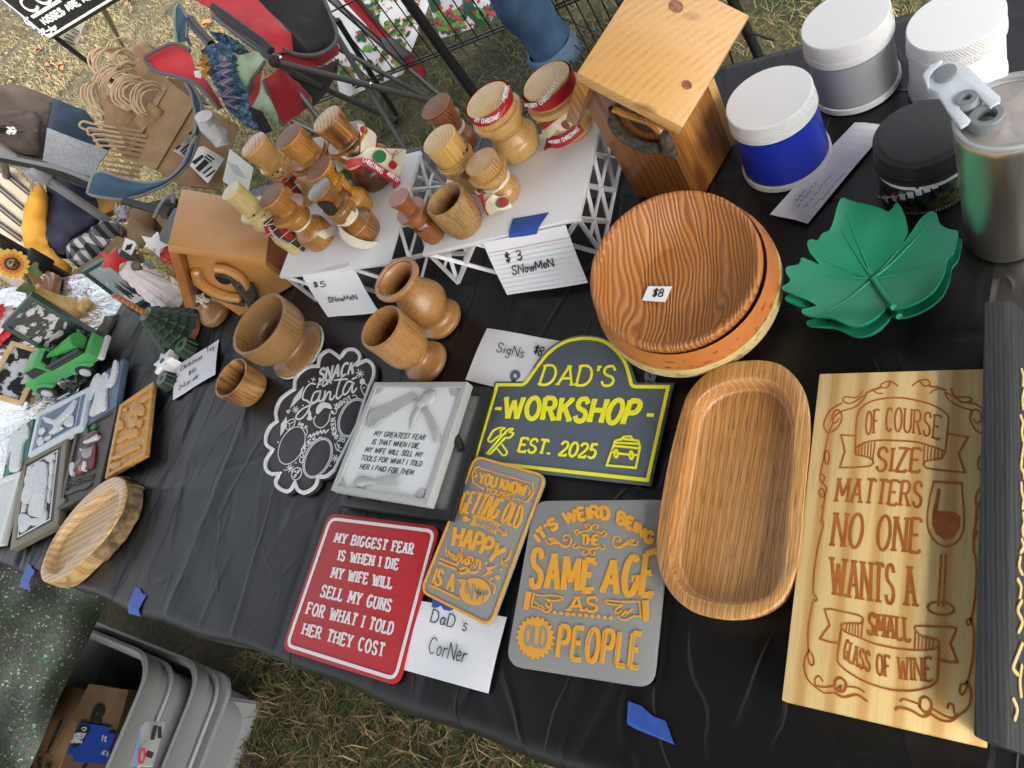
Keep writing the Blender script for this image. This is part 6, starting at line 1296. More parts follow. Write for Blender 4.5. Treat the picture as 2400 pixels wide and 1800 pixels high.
# same age sign, a stack of two
GP = M('grey_print_plastic', (.27, .275, .265), .5, bump=.25, bs=900); OP = M('orange_raised_plastic', (.78, .37, .035), .45); GPD = M('grey_print_inset_plastic', (.27, .275, .265), .5)  # inset lettering takes the plate's own grey
Q = [(1252.2, 1173.9), (1572.1, 1170.3), (1528, 1609.9), (1184.5, 1555.8)]
s0 = sign('plain grey plate under the same age sign, showing only its edge', (1390, 1385), TOP+.0085); extr('plate', plate([(x+3, y+4) for x, y in Q], TOP+.0085, 0, .018), TOP+.0085, .004, GP, s0); s0['category'] = 'plate'
za_ = TOP+.0128; sa = sign('grey sign with orange lettering about the same age as old people', (1380, 1380), za_)
extr('plate', plate(Q, za_, 0, .018), za_, .004, GP, sa)
g = G()
text(g, "IT'S WEIRD BEING", zz(ZP, 497, 512, 600, 425, 720, 375, 870, 350, 1000, 358, 1150, 430, 1280, 530), zz(ZP, 458, 462, 570, 360, 700, 295, 880, 265, 1040, 290, 1200, 380, 1312, 470), za_, .0042, .0012, sp=.22)
text(g, 'THE', zz(ZP, 792, 530, 908, 535), zz(ZP, 797, 465, 915, 468), za_, .0024, .0012, serif=.0012)
text(g, 'SAME', zz(ZP, 432, 828, 650, 848, 862, 858), zz(ZP, 455, 560, 670, 615, 890, 650), za_, .0062, .0013, serif=.0032, sp=.3)
text(g, 'AGE', zz(ZP, 940, 868, 1120, 885, 1285, 890), zz(ZP, 975, 650, 1150, 625, 1330, 575), za_, .0062, .0013, serif=.0032, sp=.3)
text(g, 'AS', zz(ZP, 702, 1000, 905, 1008), zz(ZP, 720, 900, 912, 907), za_, .0026, .0012, serif=.0035)
text(g, 'PEOPLE', zz(ZP, 622, 1328, 1195, 1405), zz(ZP, 650, 1108, 1222, 1165), za_, .0048, .0013, sp=.3)
for k in range(10): blob(g, circ(ZP(606+k*44, 1013+k*4.2), 4.3, 10), za_, .0012, 0)
def L_(Z, w, *xy): line(g, zz(Z, *xy), za_, w, .0011)
for mx in (1, -1):   # flourishes either side of THE
    fx = (lambda x: x) if mx == 1 else (lambda x: 1735-x)
    fy = (lambda y: y) if mx == 1 else (lambda y: y+8)
    for q in ((540, 500, 560, 530, 590, 520, 570, 495, 600, 490, 650, 530, 700, 545, 722, 500, 700, 465, 670, 475, 668, 500, 690, 500), (560, 490, 620, 515, 660, 548, 700, 545), (590, 520, 640, 525)): L_(ZP, .0015, *[f(c) for q_ in [q] for i in range(0, len(q_), 2) for f, c in ((fx, q_[i]), (fy, q_[i+1]))])
for q in ((765, 470, 745, 440, 770, 430, 780, 450, 800, 440, 840, 435, 862, 415, 845, 390, 820, 395, 830, 415), (950, 475, 972, 455, 950, 440, 935, 455, 910, 445, 875, 440, 862, 415, 885, 392, 912, 400, 900, 418), (750, 525, 732, 545, 755, 560, 775, 545, 800, 555, 835, 560, 848, 580, 830, 605, 800, 598, 810, 580), (945, 530, 962, 550, 940, 568, 920, 552, 895, 562, 862, 562, 848, 580, 865, 605, 888, 600, 880, 582)): L_(ZP, .0015, *q)
blob(g, zz(ZP, 405, 862, 440, 868, 420, 995, 382, 990), za_, .0012, 0); blob(g, zz(ZP, 1225, 928, 1268, 928, 1268, 1078, 1230, 1075), za_, .0012, 0)
for q in ((455, 880, 440, 970), (455, 880, 520, 895, 580, 890, 655, 905, 655, 922, 590, 930, 540, 915), (540, 915, 580, 950, 570, 975, 540, 960), (445, 970, 500, 985, 540, 1010, 560, 1005, 580, 985), (470, 940, 500, 970), (510, 960, 530, 990), (540, 950, 560, 985), (1200, 935, 1215, 1050), (1200, 935, 1120, 935, 1050, 935, 970, 928, 970, 945, 1040, 960, 1080, 960), (1080, 960, 1040, 990, 1040, 1020, 1080, 1000), (1210, 1040, 1160, 1040, 1110, 1065, 1070, 1060, 1050, 1040), (1150, 990, 1110, 1020), (1110, 1000, 1080, 1030)): L_(ZP, .0016, *q)
blob(g, [ZP(468+(138 if i % 2 == 0 else 116)*math.cos(math.pi*i/22), 1190+(155 if i % 2 == 0 else 132)*math.sin(math.pi*i/22)) for i in range(44)], za_, .0012, 0)
make('lettering', g, OP, sa)
g = G(); text(g, 'OLD', zz(ZP, 390, 1238, 540, 1262), zz(ZP, 405, 1108, 550, 1120), za_+.0012, .0030, .0004, sp=.2)
for q in ((645, 1320, 668, 1120), (740, 1332, 762, 1130), (832, 1245, 868, 1140), (930, 1360, 960, 1150), (1030, 1375, 1060, 1160), (1135, 1390, 1165, 1175), (1060, 1386, 1100, 1390), (1160, 1398, 1200, 1402)): line(g, zz(ZP, *q), za_+.0012, .0005, .0003, sm=0)
make('inset_lettering', g, GPD, sa)
# workshop sign
BP = M('slate_blue_plastic', (.09, .115, .15), .5, (.1, .125, .16), 10, bump=.2, bs=900); YP = M('bright_yellow_plastic', (.9, .86, .02), .45)
zd = TOP+.0085; dsn = sign('slate blue arched sign reading dads workshop established 2025', (1320, 1000), zd)
out = zz(ZO, 545, 487, 772, 487)+smooth(zz(ZO, 772, 487, 800, 460, 860, 352, 960, 235, 1080, 155, 1230, 118, 1400, 140, 1530, 222, 1612, 340, 1655, 470, 1668, 495), 3)+zz(ZO, 1962, 498, 1778, 1316, 345, 1155)
extr('plate', [at(*p, zd) for p in out], zd, .0035, BP, dsn, .0005)
g = G(); inn = zz(ZO, 562, 515, 755, 515)+smooth(zz(ZO, 755, 515, 790, 495, 880, 372, 970, 262, 1100, 175, 1250, 146, 1400, 168, 1505, 245, 1575, 340, 1610, 450, 1628, 515, 1660, 530), 3)+zz(ZO, 1918, 532, 1755, 1272, 378, 1122)
line(g, inn, zd, .0042, .0011, closed=True, sm=0)
text(g, "DAD'S", zz(ZO, 895, 515, 1480, 525), zz(ZO, 945, 360, 1508, 368), zd, .0031, .0012, serif=.0028, sp=.2)
text(g, 'WORKSHOP', zz(ZO, 612, 778, 1125, 800, 1640, 830), zz(ZO, 635, 617, 1160, 625, 1712, 645), zd, .0062, .0013, serif=.0034, sp=.25)
text(g, '-', zz(ZO, 535, 760, 592, 762), zz(ZO, 550, 640, 600, 642), zd, .004, .0012); text(g, '-', zz(ZO, 1735, 815, 1800, 818), zz(ZO, 1755, 690, 1815, 692), zd, .004, .0012)
text(g, 'EST. 2025', zz(ZO, 728, 1045, 1330, 1098), zz(ZO, 758, 937, 1362, 990), zd, .0029, .0012, serif=.0022, sp=.2)
for q in ((490, 1050, 600, 920, 630, 900), (505, 1065, 625, 935), (490, 1050, 480, 1060, 505, 1065), (600, 920, 650, 870, 685, 865, 660, 890, 690, 900, 660, 935, 625, 935), (500, 930, 490, 950, 510, 970, 560, 930, 590, 920), (500, 930, 530, 880, 580, 858, 620, 860, 590, 880, 590, 910), (600, 990, 640, 1050, 620, 1075, 600, 1070, 560, 1020)): line(g, zz(ZO, *q), zd, .0023, .0012, sm=3)
for q in ((1470, 1035, 1500, 960, 1550, 945, 1680, 960, 1695, 1010, 1660, 1175, 1430, 1155, 1470, 1035), (1540, 955, 1565, 928, 1620, 925, 1640, 958), (1490, 1000, 1690, 1020), (1470, 1050, 1500, 1055), (1515, 1060, 1610, 1070), (1630, 1070, 1675, 1075), (1490, 975, 1690, 985)): line(g, zz(ZO, *q), zd, .0024, .0012, sm=0)
for c_ in ((1505, 1062), (1625, 1075)): line(g, circ(ZO(*c_), 4, 10, 9), zd, .0022, .0013, closed=True, sm=0)
make('lettering', g, YP, dsn)
for c_ in ((708, 448), (1775, 450)):
    g = G(); cx, cy = ZO(*c_); g.ribbon([at(x, y, zd-.0035) for x, y in circ((cx, cy), 8.2, 20, 9.5)], .0055, (0, 0, 1), .0022, closed=True); g.prism([at(x, y, zd-.0013) for x, y in ((cx-11, cy+9), (cx+11, cy+9), (cx+9, cy+14), (cx-14, cy+14))], (0, 0, -.0022)); make('hanging_tab', g, BP, dsn)
# getting old sign
zg = TOP+.0135; gs = sign('narrow grey sign with orange border about getting old and naps', (1130, 1270), zg)
Q = [(1113.7, 1066.6), (1282, 1113.8), (1150, 1471), (984.3, 1388)]
extr('plate', plate(Q, zg, 0, .014), zg, .0045, GP, gs)
make('border', G().ribbon(inset(plate(Q, zg, 0, .014), .0016), .0028, (0, 0, 1), .0012, closed=True), OP, gs)
g = G(); za_ = zg
text(g, 'YOU KNOW', zz(ZO, 415, 1290, 772, 1395), zz(ZO, 432, 1215, 795, 1315), zg, .0034, .0012, serif=.001, sp=.2)
text(g, "YOU'RE", zz(ZO, 465, 1362, 662, 1425), zz(ZO, 480, 1330, 682, 1388), zg, .0014, .0012, serif=.0012)
text(g, 'GETTING OLD', zz(ZO, 260, 1528, 480, 1562, 730, 1655), zz(ZO, 300, 1362, 560, 1410, 775, 1490), zg, .0034, .0012, sp=.2)
for q in ((430, 1330, 370, 1290, 362, 1230, 385, 1175, 420, 1165, 430, 1180, 840, 1300, 850, 1370, 800, 1440, 780, 1445, 720, 1420), (385, 1200, 400, 1230, 380, 1250), (815, 1340, 830, 1370, 805, 1395)): line(g, zz(ZO, *q), zg, .0016, .0011, sm=0)
for c_ in ((445, 1338), (692, 1420), (392, 1240), (818, 1372)): blob(g, circ(ZO(*c_), 3, 8), zg, .0012, 0)
text(g, 'HAPPY', zz(ZN, 1532, 428, 1700, 470, 1840, 560), zz(ZN, 1552, 285, 1750, 335, 1945, 455), zg, .0050, .0012, sp=.2)
blob(g, zz(ZN, 1690, 186, 1800, 205, 1905, 262, 1870, 290, 1868, 345, 1770, 290, 1662, 268, 1690, 230), zg, .0010, 0)
L_(ZN, .0018, 1615, 215, 1670, 225); L_(ZN, .0015, 1615, 200, 1640, 218, 1612, 232); L_(ZN, .0015, 1630, 200, 1655, 222, 1628, 238); L_(ZN, .0018, 1885, 300, 1940, 345); L_(ZN, .0018, 1915, 345, 1945, 348, 1940, 315)
for q in ((1480, 455, 1490, 500, 1500, 470, 1520, 515, 1525, 495), (1535, 500, 1545, 515, 1530, 530, 1548, 535), (1560, 540, 1600, 450, 1570, 560, 1600, 510, 1605, 560, 1640, 520, 1630, 570, 1660, 560, 1650, 520, 1690, 530, 1680, 580, 1710, 540, 1700, 590, 1730, 545, 1745, 560, 1740, 610), (1580, 625, 1620, 600, 1660, 620, 1600, 645, 1580, 625), (1640, 625, 1690, 640, 1725, 630)): L_(ZN, .0026, *q)
for q in ((1438, 530, 1565, 582), (1425, 560, 1555, 612), (1355, 735, 1578, 840)): line(g, zz(ZN, *q), zg, .0022, .0012, sm=0)
text(g, 'IS A', zz(ZN, 1372, 720, 1528, 785), zz(ZN, 1412, 605, 1555, 655), zg, .0034, .0012, sp=.24)
blob(g, [ZN(1705+118*math.cos(a), 785+105*math.sin(a)) for a in np.linspace(0, 6.28, 30)[:-1]], zg, .0011, 0); blob(g, zz(ZN, 1570, 690, 1640, 690, 1610, 740), zg, .0010, 0)
blob(g, zz(ZN, 1870, 582, 1790, 600, 1805, 625, 1760, 668, 1840, 640, 1825, 615), zg, .0012, 0)
for c_, r_ in (((1880, 675), 5.5), ((1905, 612), 3), ((1792, 565), 3)): blob(g, circ(ZN(*c_), r_, 12), zg, .0012, 0)
L_(ZN, .0018, 1850, 795, 1860, 740, 1830, 715, 1818, 700, 1840, 680); L_(ZN, .0018, 1985, 470, 1960, 530, 1920, 560); L_(ZN, .0018, 1915, 535, 1910, 568, 1945, 575)
make('lettering', g, OP, gs)
g = G(); text(g, 'WHEN', zz(ZN, 1708, 262, 1852, 318), zz(ZN, 1722, 210, 1875, 268), zg+.001, .0016, .0006)
for q in ((1635, 800, 1640, 710, 1680, 840, 1690, 730, 1720, 800, 1700, 770), (1730, 800, 1735, 770, 1720, 840, 1750, 790, 1745, 810, 1770, 780, 1765, 860), (1770, 785, 1800, 785, 1770, 810, 1810, 800)): line(g, zz(ZN, *q), zg+.0011, .0018, .0005)
make('inset_lettering', g, GPD, gs)
# framed tool relief on top of a black framed one
BPL = M('black_print_plastic', (.012, .012, .012), .45); GPL = M('light_grey_plastic', (.42, .43, .42), .45); WPL = M('white_satin_plastic', (.74, .76, .75), .4)
def framed(t, Qp, z, th, fw, fm, pm, rec=.004, nm='frame', chamfer=0):
    o = [at(*p, z) for p in Qp]; i_ = inset(o, fw)
    g = G(); n = len(o); dn = Vector((0, 0, -th)); rc_ = Vector((0, 0, -rec))
    g.add(o+i_+[p+rc_ for p in i_]+[p+dn for p in o], [(k, (k+1) % n, n+(k+1) % n, n+k) for k in range(n)]+[(n+k, n+(k+1) % n, 2*n+(k+1) % n, 2*n+k) for k in range(n)]+[(k, 3*n+k, 3*n+(k+1) % n, (k+1) % n) for k in range(n)]+[[3*n+k for k in range(n)][::-1]])
    make(nm, g, fm, t, bevel=.0006)
    g = G(); g.prism([p+Vector((0, 0, -rec)) for p in inset(o, fw*.9)], (0, 0, -.002)); make('panel', g, pm, t); return o, i_
zb_ = TOP+.020; bf = sign('black framed grey relief sign mostly hidden under the tool relief sign', (1000, 1080), zb_)
Qb = [ZM(1120, 430), ZM(2025, 470), ZM(1690, 1620), ZM(715, 1490)]
framed(bf, Qb, zb_, .015, .012, BPL, M('mid_grey_panel', (.2, .21, .2), .5), .004)
zp_ = zb_-.004; g = G(); g.tube([at(*ZM(*p), zp_+.003) for p in ((1600, 760), (1670, 830), (1720, 890), (1755, 960), (1772, 1015))], [.004, .005, .0055, .006, .005], 10); make('tool_handle', g, BPL, bf)
g = G(); text(g, 'D', zz(ZM, 1573, 1258, 1600, 1262), zz(ZM, 1583, 1212, 1612, 1216), zp_, .0012, .0006); blob(g, zz(ZM, 955, 1440, 1000, 1420, 1080, 1430, 1085, 1455, 1030, 1468), zp_, .002); make('lettering', g, BPL, bf)
zf = TOP+.036; tf = sign('grey framed relief sign of saw, hammer and chisel about selling tools', (920, 1050), zf)
Qf = [ZM(1022, 425), ZM(1826, 422), ZM(1478, 1492), ZM(645, 1358)]
framed(tf, Qf, zf, .015, .0085, GPL, WPL, .004)
zp_ = zf-.004
g = G()
for a_ in range(4):
    q = [ZM(1062, 475), ZM(1745, 482), ZM(1440, 1428), ZM(712, 1322)]; c = at(*q[a_], zp_); e1 = (at(*q[a_-1], zp_)-c).normalized(); e2 = (at(*q[(a_+1) % 4], zp_)-c).normalized()
    g.prism([c+Vector((0, 0, .002))]+[c+Vector((0, 0, .002))+(e1*math.cos(k*math.pi/12)+e2*math.sin(k*math.pi/12))*.012 for k in range(7)], (0, 0, -.002))
make('corner_ornament', g, GPL, tf)
TOOLG = M('tool_relief_grey', (.4, .41, .4), .4)
g = G(); blade = zz(ZM, 1365, 515, 1397, 555)
for k in range(19): blade += zz(ZM, 1388-k*16.5, 575+k*10.2, 1375-k*16.5, 566+k*10.2)
blade += zz(ZM, 1065, 770, 1000, 770, 985, 700, 1010, 660, 1150, 625)
blob(g, blade, zp_, .0028, 0); make('saw_blade', g, TOOLG, tf)
g = G(); line(g, zz(ZM, 1035, 690, 1000, 710, 985, 770, 1020, 800, 1075, 760), zp_+.001, .0052, .003); blob(g, zz(ZM, 960, 800, 1010, 770, 1065, 770, 1030, 800, 990, 830), zp_, .003); make('saw_handle', g, TOOLG, tf)
def half_tube(nm, pts, r): make(nm, G().tube([at(*ZM(*p), zp_+.001) for p in pts], r, 14, flat=.75), TOOLG, tf, smooth=60)
half_tube('hammer_handle', ((1455, 660), (1500, 740), (1545, 840), (1568, 900), (1560, 945)), [.0045, .0052, .0056, .006, .0045])
half_tube('hammer_claw', ((1430, 620), (1395, 680), (1360, 750), (1335, 830)), [.005, .006, .005, .002])
g = G(); g.ball(at(*ZM(1495, 562), zp_+.001), .0125, 18, (1, 1, .6)); g.ball(at(*ZM(1435, 610), zp_+.001), .0095, 16, (1, 1, .7)); make('hammer_head', g, TOOLG, tf, smooth=60)
g = G(); blob(g, zz(ZM, 1065, 1265, 1245, 1218, 1232, 1335, 1060, 1315), zp_, .004, 0); make('chisel_blade', g, TOOLG, tf, bevel=.0008)
half_tube('chisel_handle', ((860, 1285), (875, 1290), (900, 1285), (940, 1290), (960, 1285), (990, 1290), (1010, 1285), (1070, 1290)), [.003, .0055, .0075, .0085, .005, .0055, .003, .0035])
g = G()
for s_, b_, in (('MY GREATEST FEAR', (1018, 890, 1452, 928)), ('IS THAT WHEN I DIE,', (1000, 962, 1408, 1000)), ('MY WIFE WILL SELL MY', (940, 1030, 1428, 1076)), ('TOOLS FOR WHAT I TOLD', (902, 1100, 1425, 1155)), ('HER I PAID FOR THEM', (895, 1175, 1352, 1230))):
    text(g, s_, zz(ZM, *b_), zz(ZM, b_[0]+20, b_[1]-42, b_[2]+20, b_[3]-42), zp_, .0012, .0005, sp=.22)
make('lettering', g, M('dark_engraved_ink', (.1, .1, .1), .6), tf)
# snack plate
zs_ = TOP+.010; sp_ = sign('black scalloped snack plate with white script and three ring outlines', (760, 980), zs_)
def scallop(*seg):
    o = []
    for s_ in seg: o += smooth(zz(ZM, *s_), 4)[:-1]
    return o
sc1 = scallop((545, 290, 565, 205, 650, 155, 740, 215), (740, 215, 790, 155, 870, 148, 920, 200, 908, 268), (908, 268, 975, 240, 1035, 290, 1040, 380, 1000, 480)) + zz(ZM, 960, 600, 900, 800, 800, 1000, 700, 1200) + scallop((640, 1250, 610, 1262, 560, 1265), (560, 1265, 545, 1320, 500, 1370, 430, 1400, 375, 1375, 350, 1322), (350, 1322, 320, 1370, 270, 1388, 200, 1350, 180, 1290, 205, 1237), (205, 1237, 140, 1235, 97, 1190, 95, 1110, 150, 1022), (150, 1022, 100, 980, 95, 900, 130, 820, 190, 770), (190, 770, 180, 690, 215, 590, 280, 530, 340, 492), (340, 492, 350, 400, 410, 330, 480, 295, 545, 290))
SNK = M('matte_black_print', (.018, .018, .019), .55, bump=.3, bs=900)
extr('plate', [at(*p, zs_) for p in sc1], zs_-.002, .004, SNK, sp_, .0004)
make('rim', G().ribbon(inset([at(*p, zs_-.005) for p in sc1], .002), .0055, (0, 0, 1), .0055, closed=True), WP, sp_)
zw = zs_-.002; g = G(); za_ = zw
def L2(w, *xy): line(g, zz(ZM, *xy), zw, w, .0006)
text(g, 'SNACK', zz(ZM, 545, 412, 690, 385, 838, 355), zz(ZM, 558, 315, 710, 275, 882, 250), zw, .0044, .0007, sp=.22)
text(g, 'FOR', zz(ZM, 530, 478, 650, 438), zz(ZM, 545, 425, 668, 390), zw, .0028, .0006)
L2(.003, 515, 445, 470, 440, 420, 500, 405, 570, 445, 590, 470, 625, 440, 690, 395, 740, 355, 745, 350, 715, 400, 660, 470, 625, 545, 585)
L2(.0032, 560, 505, 510, 515, 480, 580, 490, 605, 530, 580, 560, 510, 545, 580, 565, 590, 585, 560); L2(.0032, 600, 505, 585, 590, 620, 520, 645, 515, 640, 570, 660, 575, 680, 545)
L2(.0032, 745, 375, 715, 450, 695, 540, 710, 570, 740, 540); L2(.003, 680, 410, 730, 405, 790, 400); L2(.0032, 850, 440, 800, 420, 760, 480, 755, 530, 790, 520, 840, 440, 830, 500, 845, 515, 870, 480); L2(.0032, 835, 400, 870, 385)
for c_, rx, ry, ro in (((310, 975), 27, 47, .45), ((535, 1082), 30, 50, .45), ((835, 735), 30, 48, .45)):
    for k in (0, 3.5 if c_[0] != 310 else 0): line(g, circ(ZM(*c_), rx-k, 30, ry-k, ro), zw, .0014, .0006, closed=True, sm=0)
text(g, 'MILK', zz(ZM, 365, 800, 435, 838), zz(ZM, 378, 768, 452, 808), zw, .0015, .0006); L2(.0012, 435, 890, 445, 850, 430, 815)
text(g, 'COOKIES', zz(ZM, 405, 1128, 420, 1030, 470, 960, 528, 930), zz(ZM, 375, 1115, 392, 1010, 440, 940, 515, 902), zw, .0016, .0006); L2(.0012, 540, 912, 560, 900, 580, 925)
text(g, 'REINDEER CARROT', zz(ZM, 772, 905, 710, 880, 688, 800, 690, 700, 740, 630, 828, 575), zz(ZM, 765, 945, 680, 915, 652, 800, 660, 690, 715, 605, 812, 545), zw, .0016, .0006, sp=.24); L2(.0012, 835, 545, 860, 540, 880, 565)
L2(.0022, 450, 905, 470, 880, 475, 905, 500, 870, 505, 890, 530, 855, 535, 880, 560, 845, 570, 870, 590, 840, 600, 865, 628, 838)
for c_, r_ in (((345, 665), 8), ((900, 355), 9), ((688, 1088), 9), ((296, 1172), 9), ((692, 628), 5), ((497, 403), 5), ((345, 570), 0)):
    for k in range(4 if r_ > 5 else 2):
        if r_: x, y = ZM(*c_); a_ = k*math.pi/(4 if r_ > 5 else 2)+.3; line(g, [(x-r_*math.cos(a_), y-r_*math.sin(a_)), (x+r_*math.cos(a_), y+r_*math.sin(a_))], zw, .0013, .0006, sm=0)
for c_ in ((457, 422), (884, 320), (707, 372), (407, 628), (740, 1062), (646, 1150), (251, 1187), (346, 1125), (193, 945)): blob(g, circ(ZM(*c_), 1.8, 8), zw, .0007, 0)
blob(g, zz(ZM, 295, 650, 330, 565, 385, 495, 415, 462, 388, 560, 330, 620), zw, .0006, 0); blob(g, zz(ZM, 212, 890, 218, 790, 265, 725, 268, 790, 240, 850), zw, .0006, 0); blob(g, zz(ZM, 440, 750, 455, 715, 450, 700, 465, 665, 480, 700, 475, 715, 492, 742, 470, 760), zw, .0006, 0)
for c_ in ((272, 680), (290, 672), (280, 690)): blob(g, circ(ZM(*c_), 2.6, 8), zw, .0006, 0)
L2(.0014, 262, 830, 270, 770, 330, 745, 335, 790, 290, 838, 262, 830); L2(.0012, 270, 772, 290, 790, 290, 838); L2(.0012, 290, 790, 335, 765)
blob(g, zz(ZM, 520, 690, 530, 640, 570, 605, 630, 610, 655, 640, 650, 660, 590, 650, 540, 700), zw, .0006); blob(g, circ(ZM(660, 685), 3.5, 10), zw, .0006, 0)
L2(.0015, 515, 720, 500, 760, 515, 800, 560, 822, 600, 800, 630, 760, 640, 700)
L2(.0015, 905, 470, 925, 440, 960, 450, 970, 490, 955, 555, 925, 520, 905, 470); L2(.0012, 925, 480, 945, 470); blob(g, zz(ZM, 900, 440, 905, 405, 930, 395, 945, 430, 925, 445), zw, .0006)
L2(.0016, 682, 960, 700, 1010, 745, 1030); L2(.0014, 700, 950, 715, 985, 740, 995); L2(.0014, 720, 965, 715, 1010); L2(.0016, 765, 1010, 780, 970, 785, 1000, 805, 940)
line(g, circ(ZM(352, 1218), 11, 20, 15, .4), zw, .0015, .0006, closed=True, sm=0)
for c_ in ((340, 1200), (360, 1210), (345, 1230), (368, 1195), (335, 1245), (385, 1180)): blob(g, circ(ZM(*c_), 2.4, 8), zw, .0007, 0)
make('lettering', g, WP, sp_)

# ------------------------------------------------------------------ wooden trays and boards
def resample(pts, n):
    P = [Vector(p) for p in pts]; L = [0]
    for i in range(len(P)): L.append(L[-1]+(P[(i+1) % len(P)]-P[i]).length)
    out = []; j = 0
    for k in range(n):
        s = L[-1]*k/n
        while L[j+1] < s: j += 1
        out.append(P[j].lerp(P[(j+1) % len(P)], (s-L[j])/max(L[j+1]-L[j], 1e-9)))
    return out
def align(lp, ref):
    k = min(range(len(lp)), key=lambda i: (lp[i].xy-ref[0].xy).length); lp = lp[k:]+lp[:k]
    rv = [lp[0]]+lp[1:][::-1]
    return lp if sum((a.xy-b.xy).length for a, b in zip(lp, ref)) <= sum((a.xy-b.xy).length for a, b in zip(rv, ref)) else rv
def loft(loops, caps=True):
    n = len(loops[0]); g = G(); fs = [(j*n+k, j*n+(k+1) % n, (j+1)*n+(k+1) % n, (j+1)*n+k) for j in range(len(loops)-1) for k in range(n)]
    if caps: fs += [list(range(n))[::-1], [(len(loops)-1)*n+k for k in range(n)]]
    g.add([p for l in loops for p in l], fs); return g
def fixn(o):
    bm = bmesh.new(); bm.from_mesh(o.data); bmesh.ops.recalc_face_normals(bm, faces=bm.faces[:]); bm.to_mesh(o.data); bm.free(); return o
def tray(nm, label, out_px, in_px, zt, depth, mat, zb=ZT, taper=.0, fl=.004):
    o = resample([at(*p, zt) for p in smooth(out_px, 5, True)], 96); i_ = align(resample([at(*p, zt) for p in smooth(in_px, 5, True)], 96), o)
    c = sum(o, Vector())/96; t = thing(nm, label, 'tray', (c.x, c.y, zb))
    dn = lambda lp, z, k: [Vector((c.x+(p.x-c.x)*k, c.y+(p.y-c.y)*k, z)) for p in lp]
    ie = inset(i_, fl)
    L = [dn(o, zb, 1-taper-.01), dn(o, zb+.004, 1-taper), dn(o, zt-.004, 1), dn(o, zt-.001, .995), dn(o, zt, .985), dn(i_, zt, 1.02), dn(i_, zt-.0015, 1.0), [p+Vector((0, 0, -depth+.006)) for p in inset(i_, fl*.5)], [p+Vector((0, 0, -depth+.0015)) for p in inset(i_, fl*.8)], [p+Vector((0, 0, -depth)) for p in inset(i_, fl*1.6)]]
    b = fixn(make('body', loft(L), mat, t, smooth=50)); return t, o, i_
def woodplank(name, stops, axis='Y', freq=70, wob=.02, r=.4, coat=.4, fibre=.3, pores=True, bump=.2, rot=0., bigc=(.86, .82, .76)):
    """sawn board: streaks of earlywood and latewood along one axis, with cathedral figure and pores"""
    m, N, L, P = newmat(name); v = coords(N, L, (1, 1, 1), (0, 0, rot))
    s = {'Y': (1, .06, 1), 'X': (.06, 1, 1)}[axis]
    mp = N.new('ShaderNodeVectorMath'); mp.operation = 'MULTIPLY'; mp.inputs[1].default_value = s; L.new(v, mp.inputs[0])
    wv = N.new('ShaderNodeTexWave'); wv.wave_type = 'BANDS'; wv.bands_direction = axis == 'Y' and 'X' or 'Y'; wv.wave_profile = 'SIN'
    wv.inputs['Scale'].default_value = freq*.314*1.0; wv.inputs['Distortion'].default_value = wob*500; wv.inputs['Detail'].default_value = 2; wv.inputs['Detail Scale'].default_value = .35; L.new(mp.outputs[0], wv.inputs['Vector'])
    col = ramp(N, L, wv.outputs['Fac'], stops)
    s2 = tuple(1 if q == 1 else .04 for q in s); mp2 = N.new('ShaderNodeVectorMath'); mp2.operation = 'MULTIPLY'; mp2.inputs[1].default_value = s2; L.new(v, mp2.inputs[0])
    f = ntex(N, L, mp2.outputs[0], 900 if pores else 400, 3)
    col = mixc(N, L, 1., col, ramp(N, L, f, [(.32, (1-fibre,)*3), (.5, (1, 1, 1))]), 'MULTIPLY')
    big = ntex(N, L, mp.outputs[0], 14, 2); col = mixc(N, L, 1., col, ramp(N, L, big, [(.35, bigc), (.6, (1, 1, 1))]), 'MULTIPLY')
    L.new(col, P.inputs['Base Color']); P.inputs['Roughness'].default_value = r; P.inputs['Coat Weight'].default_value = coat; P.inputs['Coat Roughness'].default_value = .2
    bumpit(N, L, P, f, bump, .0004); return m
OAK = woodplank('oiled_red_oak', [(0, sc_((222, 174, 118))), (.5, sc_((210, 158, 100))), (.85, sc_((182, 124, 70))), (1, sc_((222, 174, 118)))], 'Y', 120, .05, fibre=.5, bigc=(.72, .6, .48))
D = lambda *xy: [(xy[i]*1.085, xy[i+1]*1.085) for i in range(0, len(xy), 2)]
tray('wooden_tray', 'long oiled oak tray with rounded ends beside the engraved pine board', D(1470, 890, 1492, 838, 1540, 795, 1600, 778, 1662, 778, 1705, 798, 1740, 850, 1750, 930, 1740, 1050, 1728, 1180, 1718, 1240, 1692, 1295, 1650, 1325, 1600, 1338, 1540, 1334, 1485, 1315, 1440, 1270, 1418, 1205, 1422, 1120, 1440, 1010),
     D(1488, 930, 1500, 880, 1535, 840, 1590, 820, 1650, 820, 1690, 845, 1712, 900, 1712, 990, 1702, 1110, 1690, 1230, 1660, 1285, 1605, 1302, 1530, 1298, 1475, 1272, 1448, 1215, 1450, 1130, 1470, 1030), TOP+.032, .022, OAK, taper=.03)
ACA = woodplank('spalted_tray_wood', [(0, sc_((214, 178, 128))), (.6, sc_((204, 162, 110))), (.95, sc_((168, 126, 82))), (1, sc_((214, 178, 128)))], 'X', 90, .03, fibre=.3, rot=-.5)
zt_ = TOP+.036
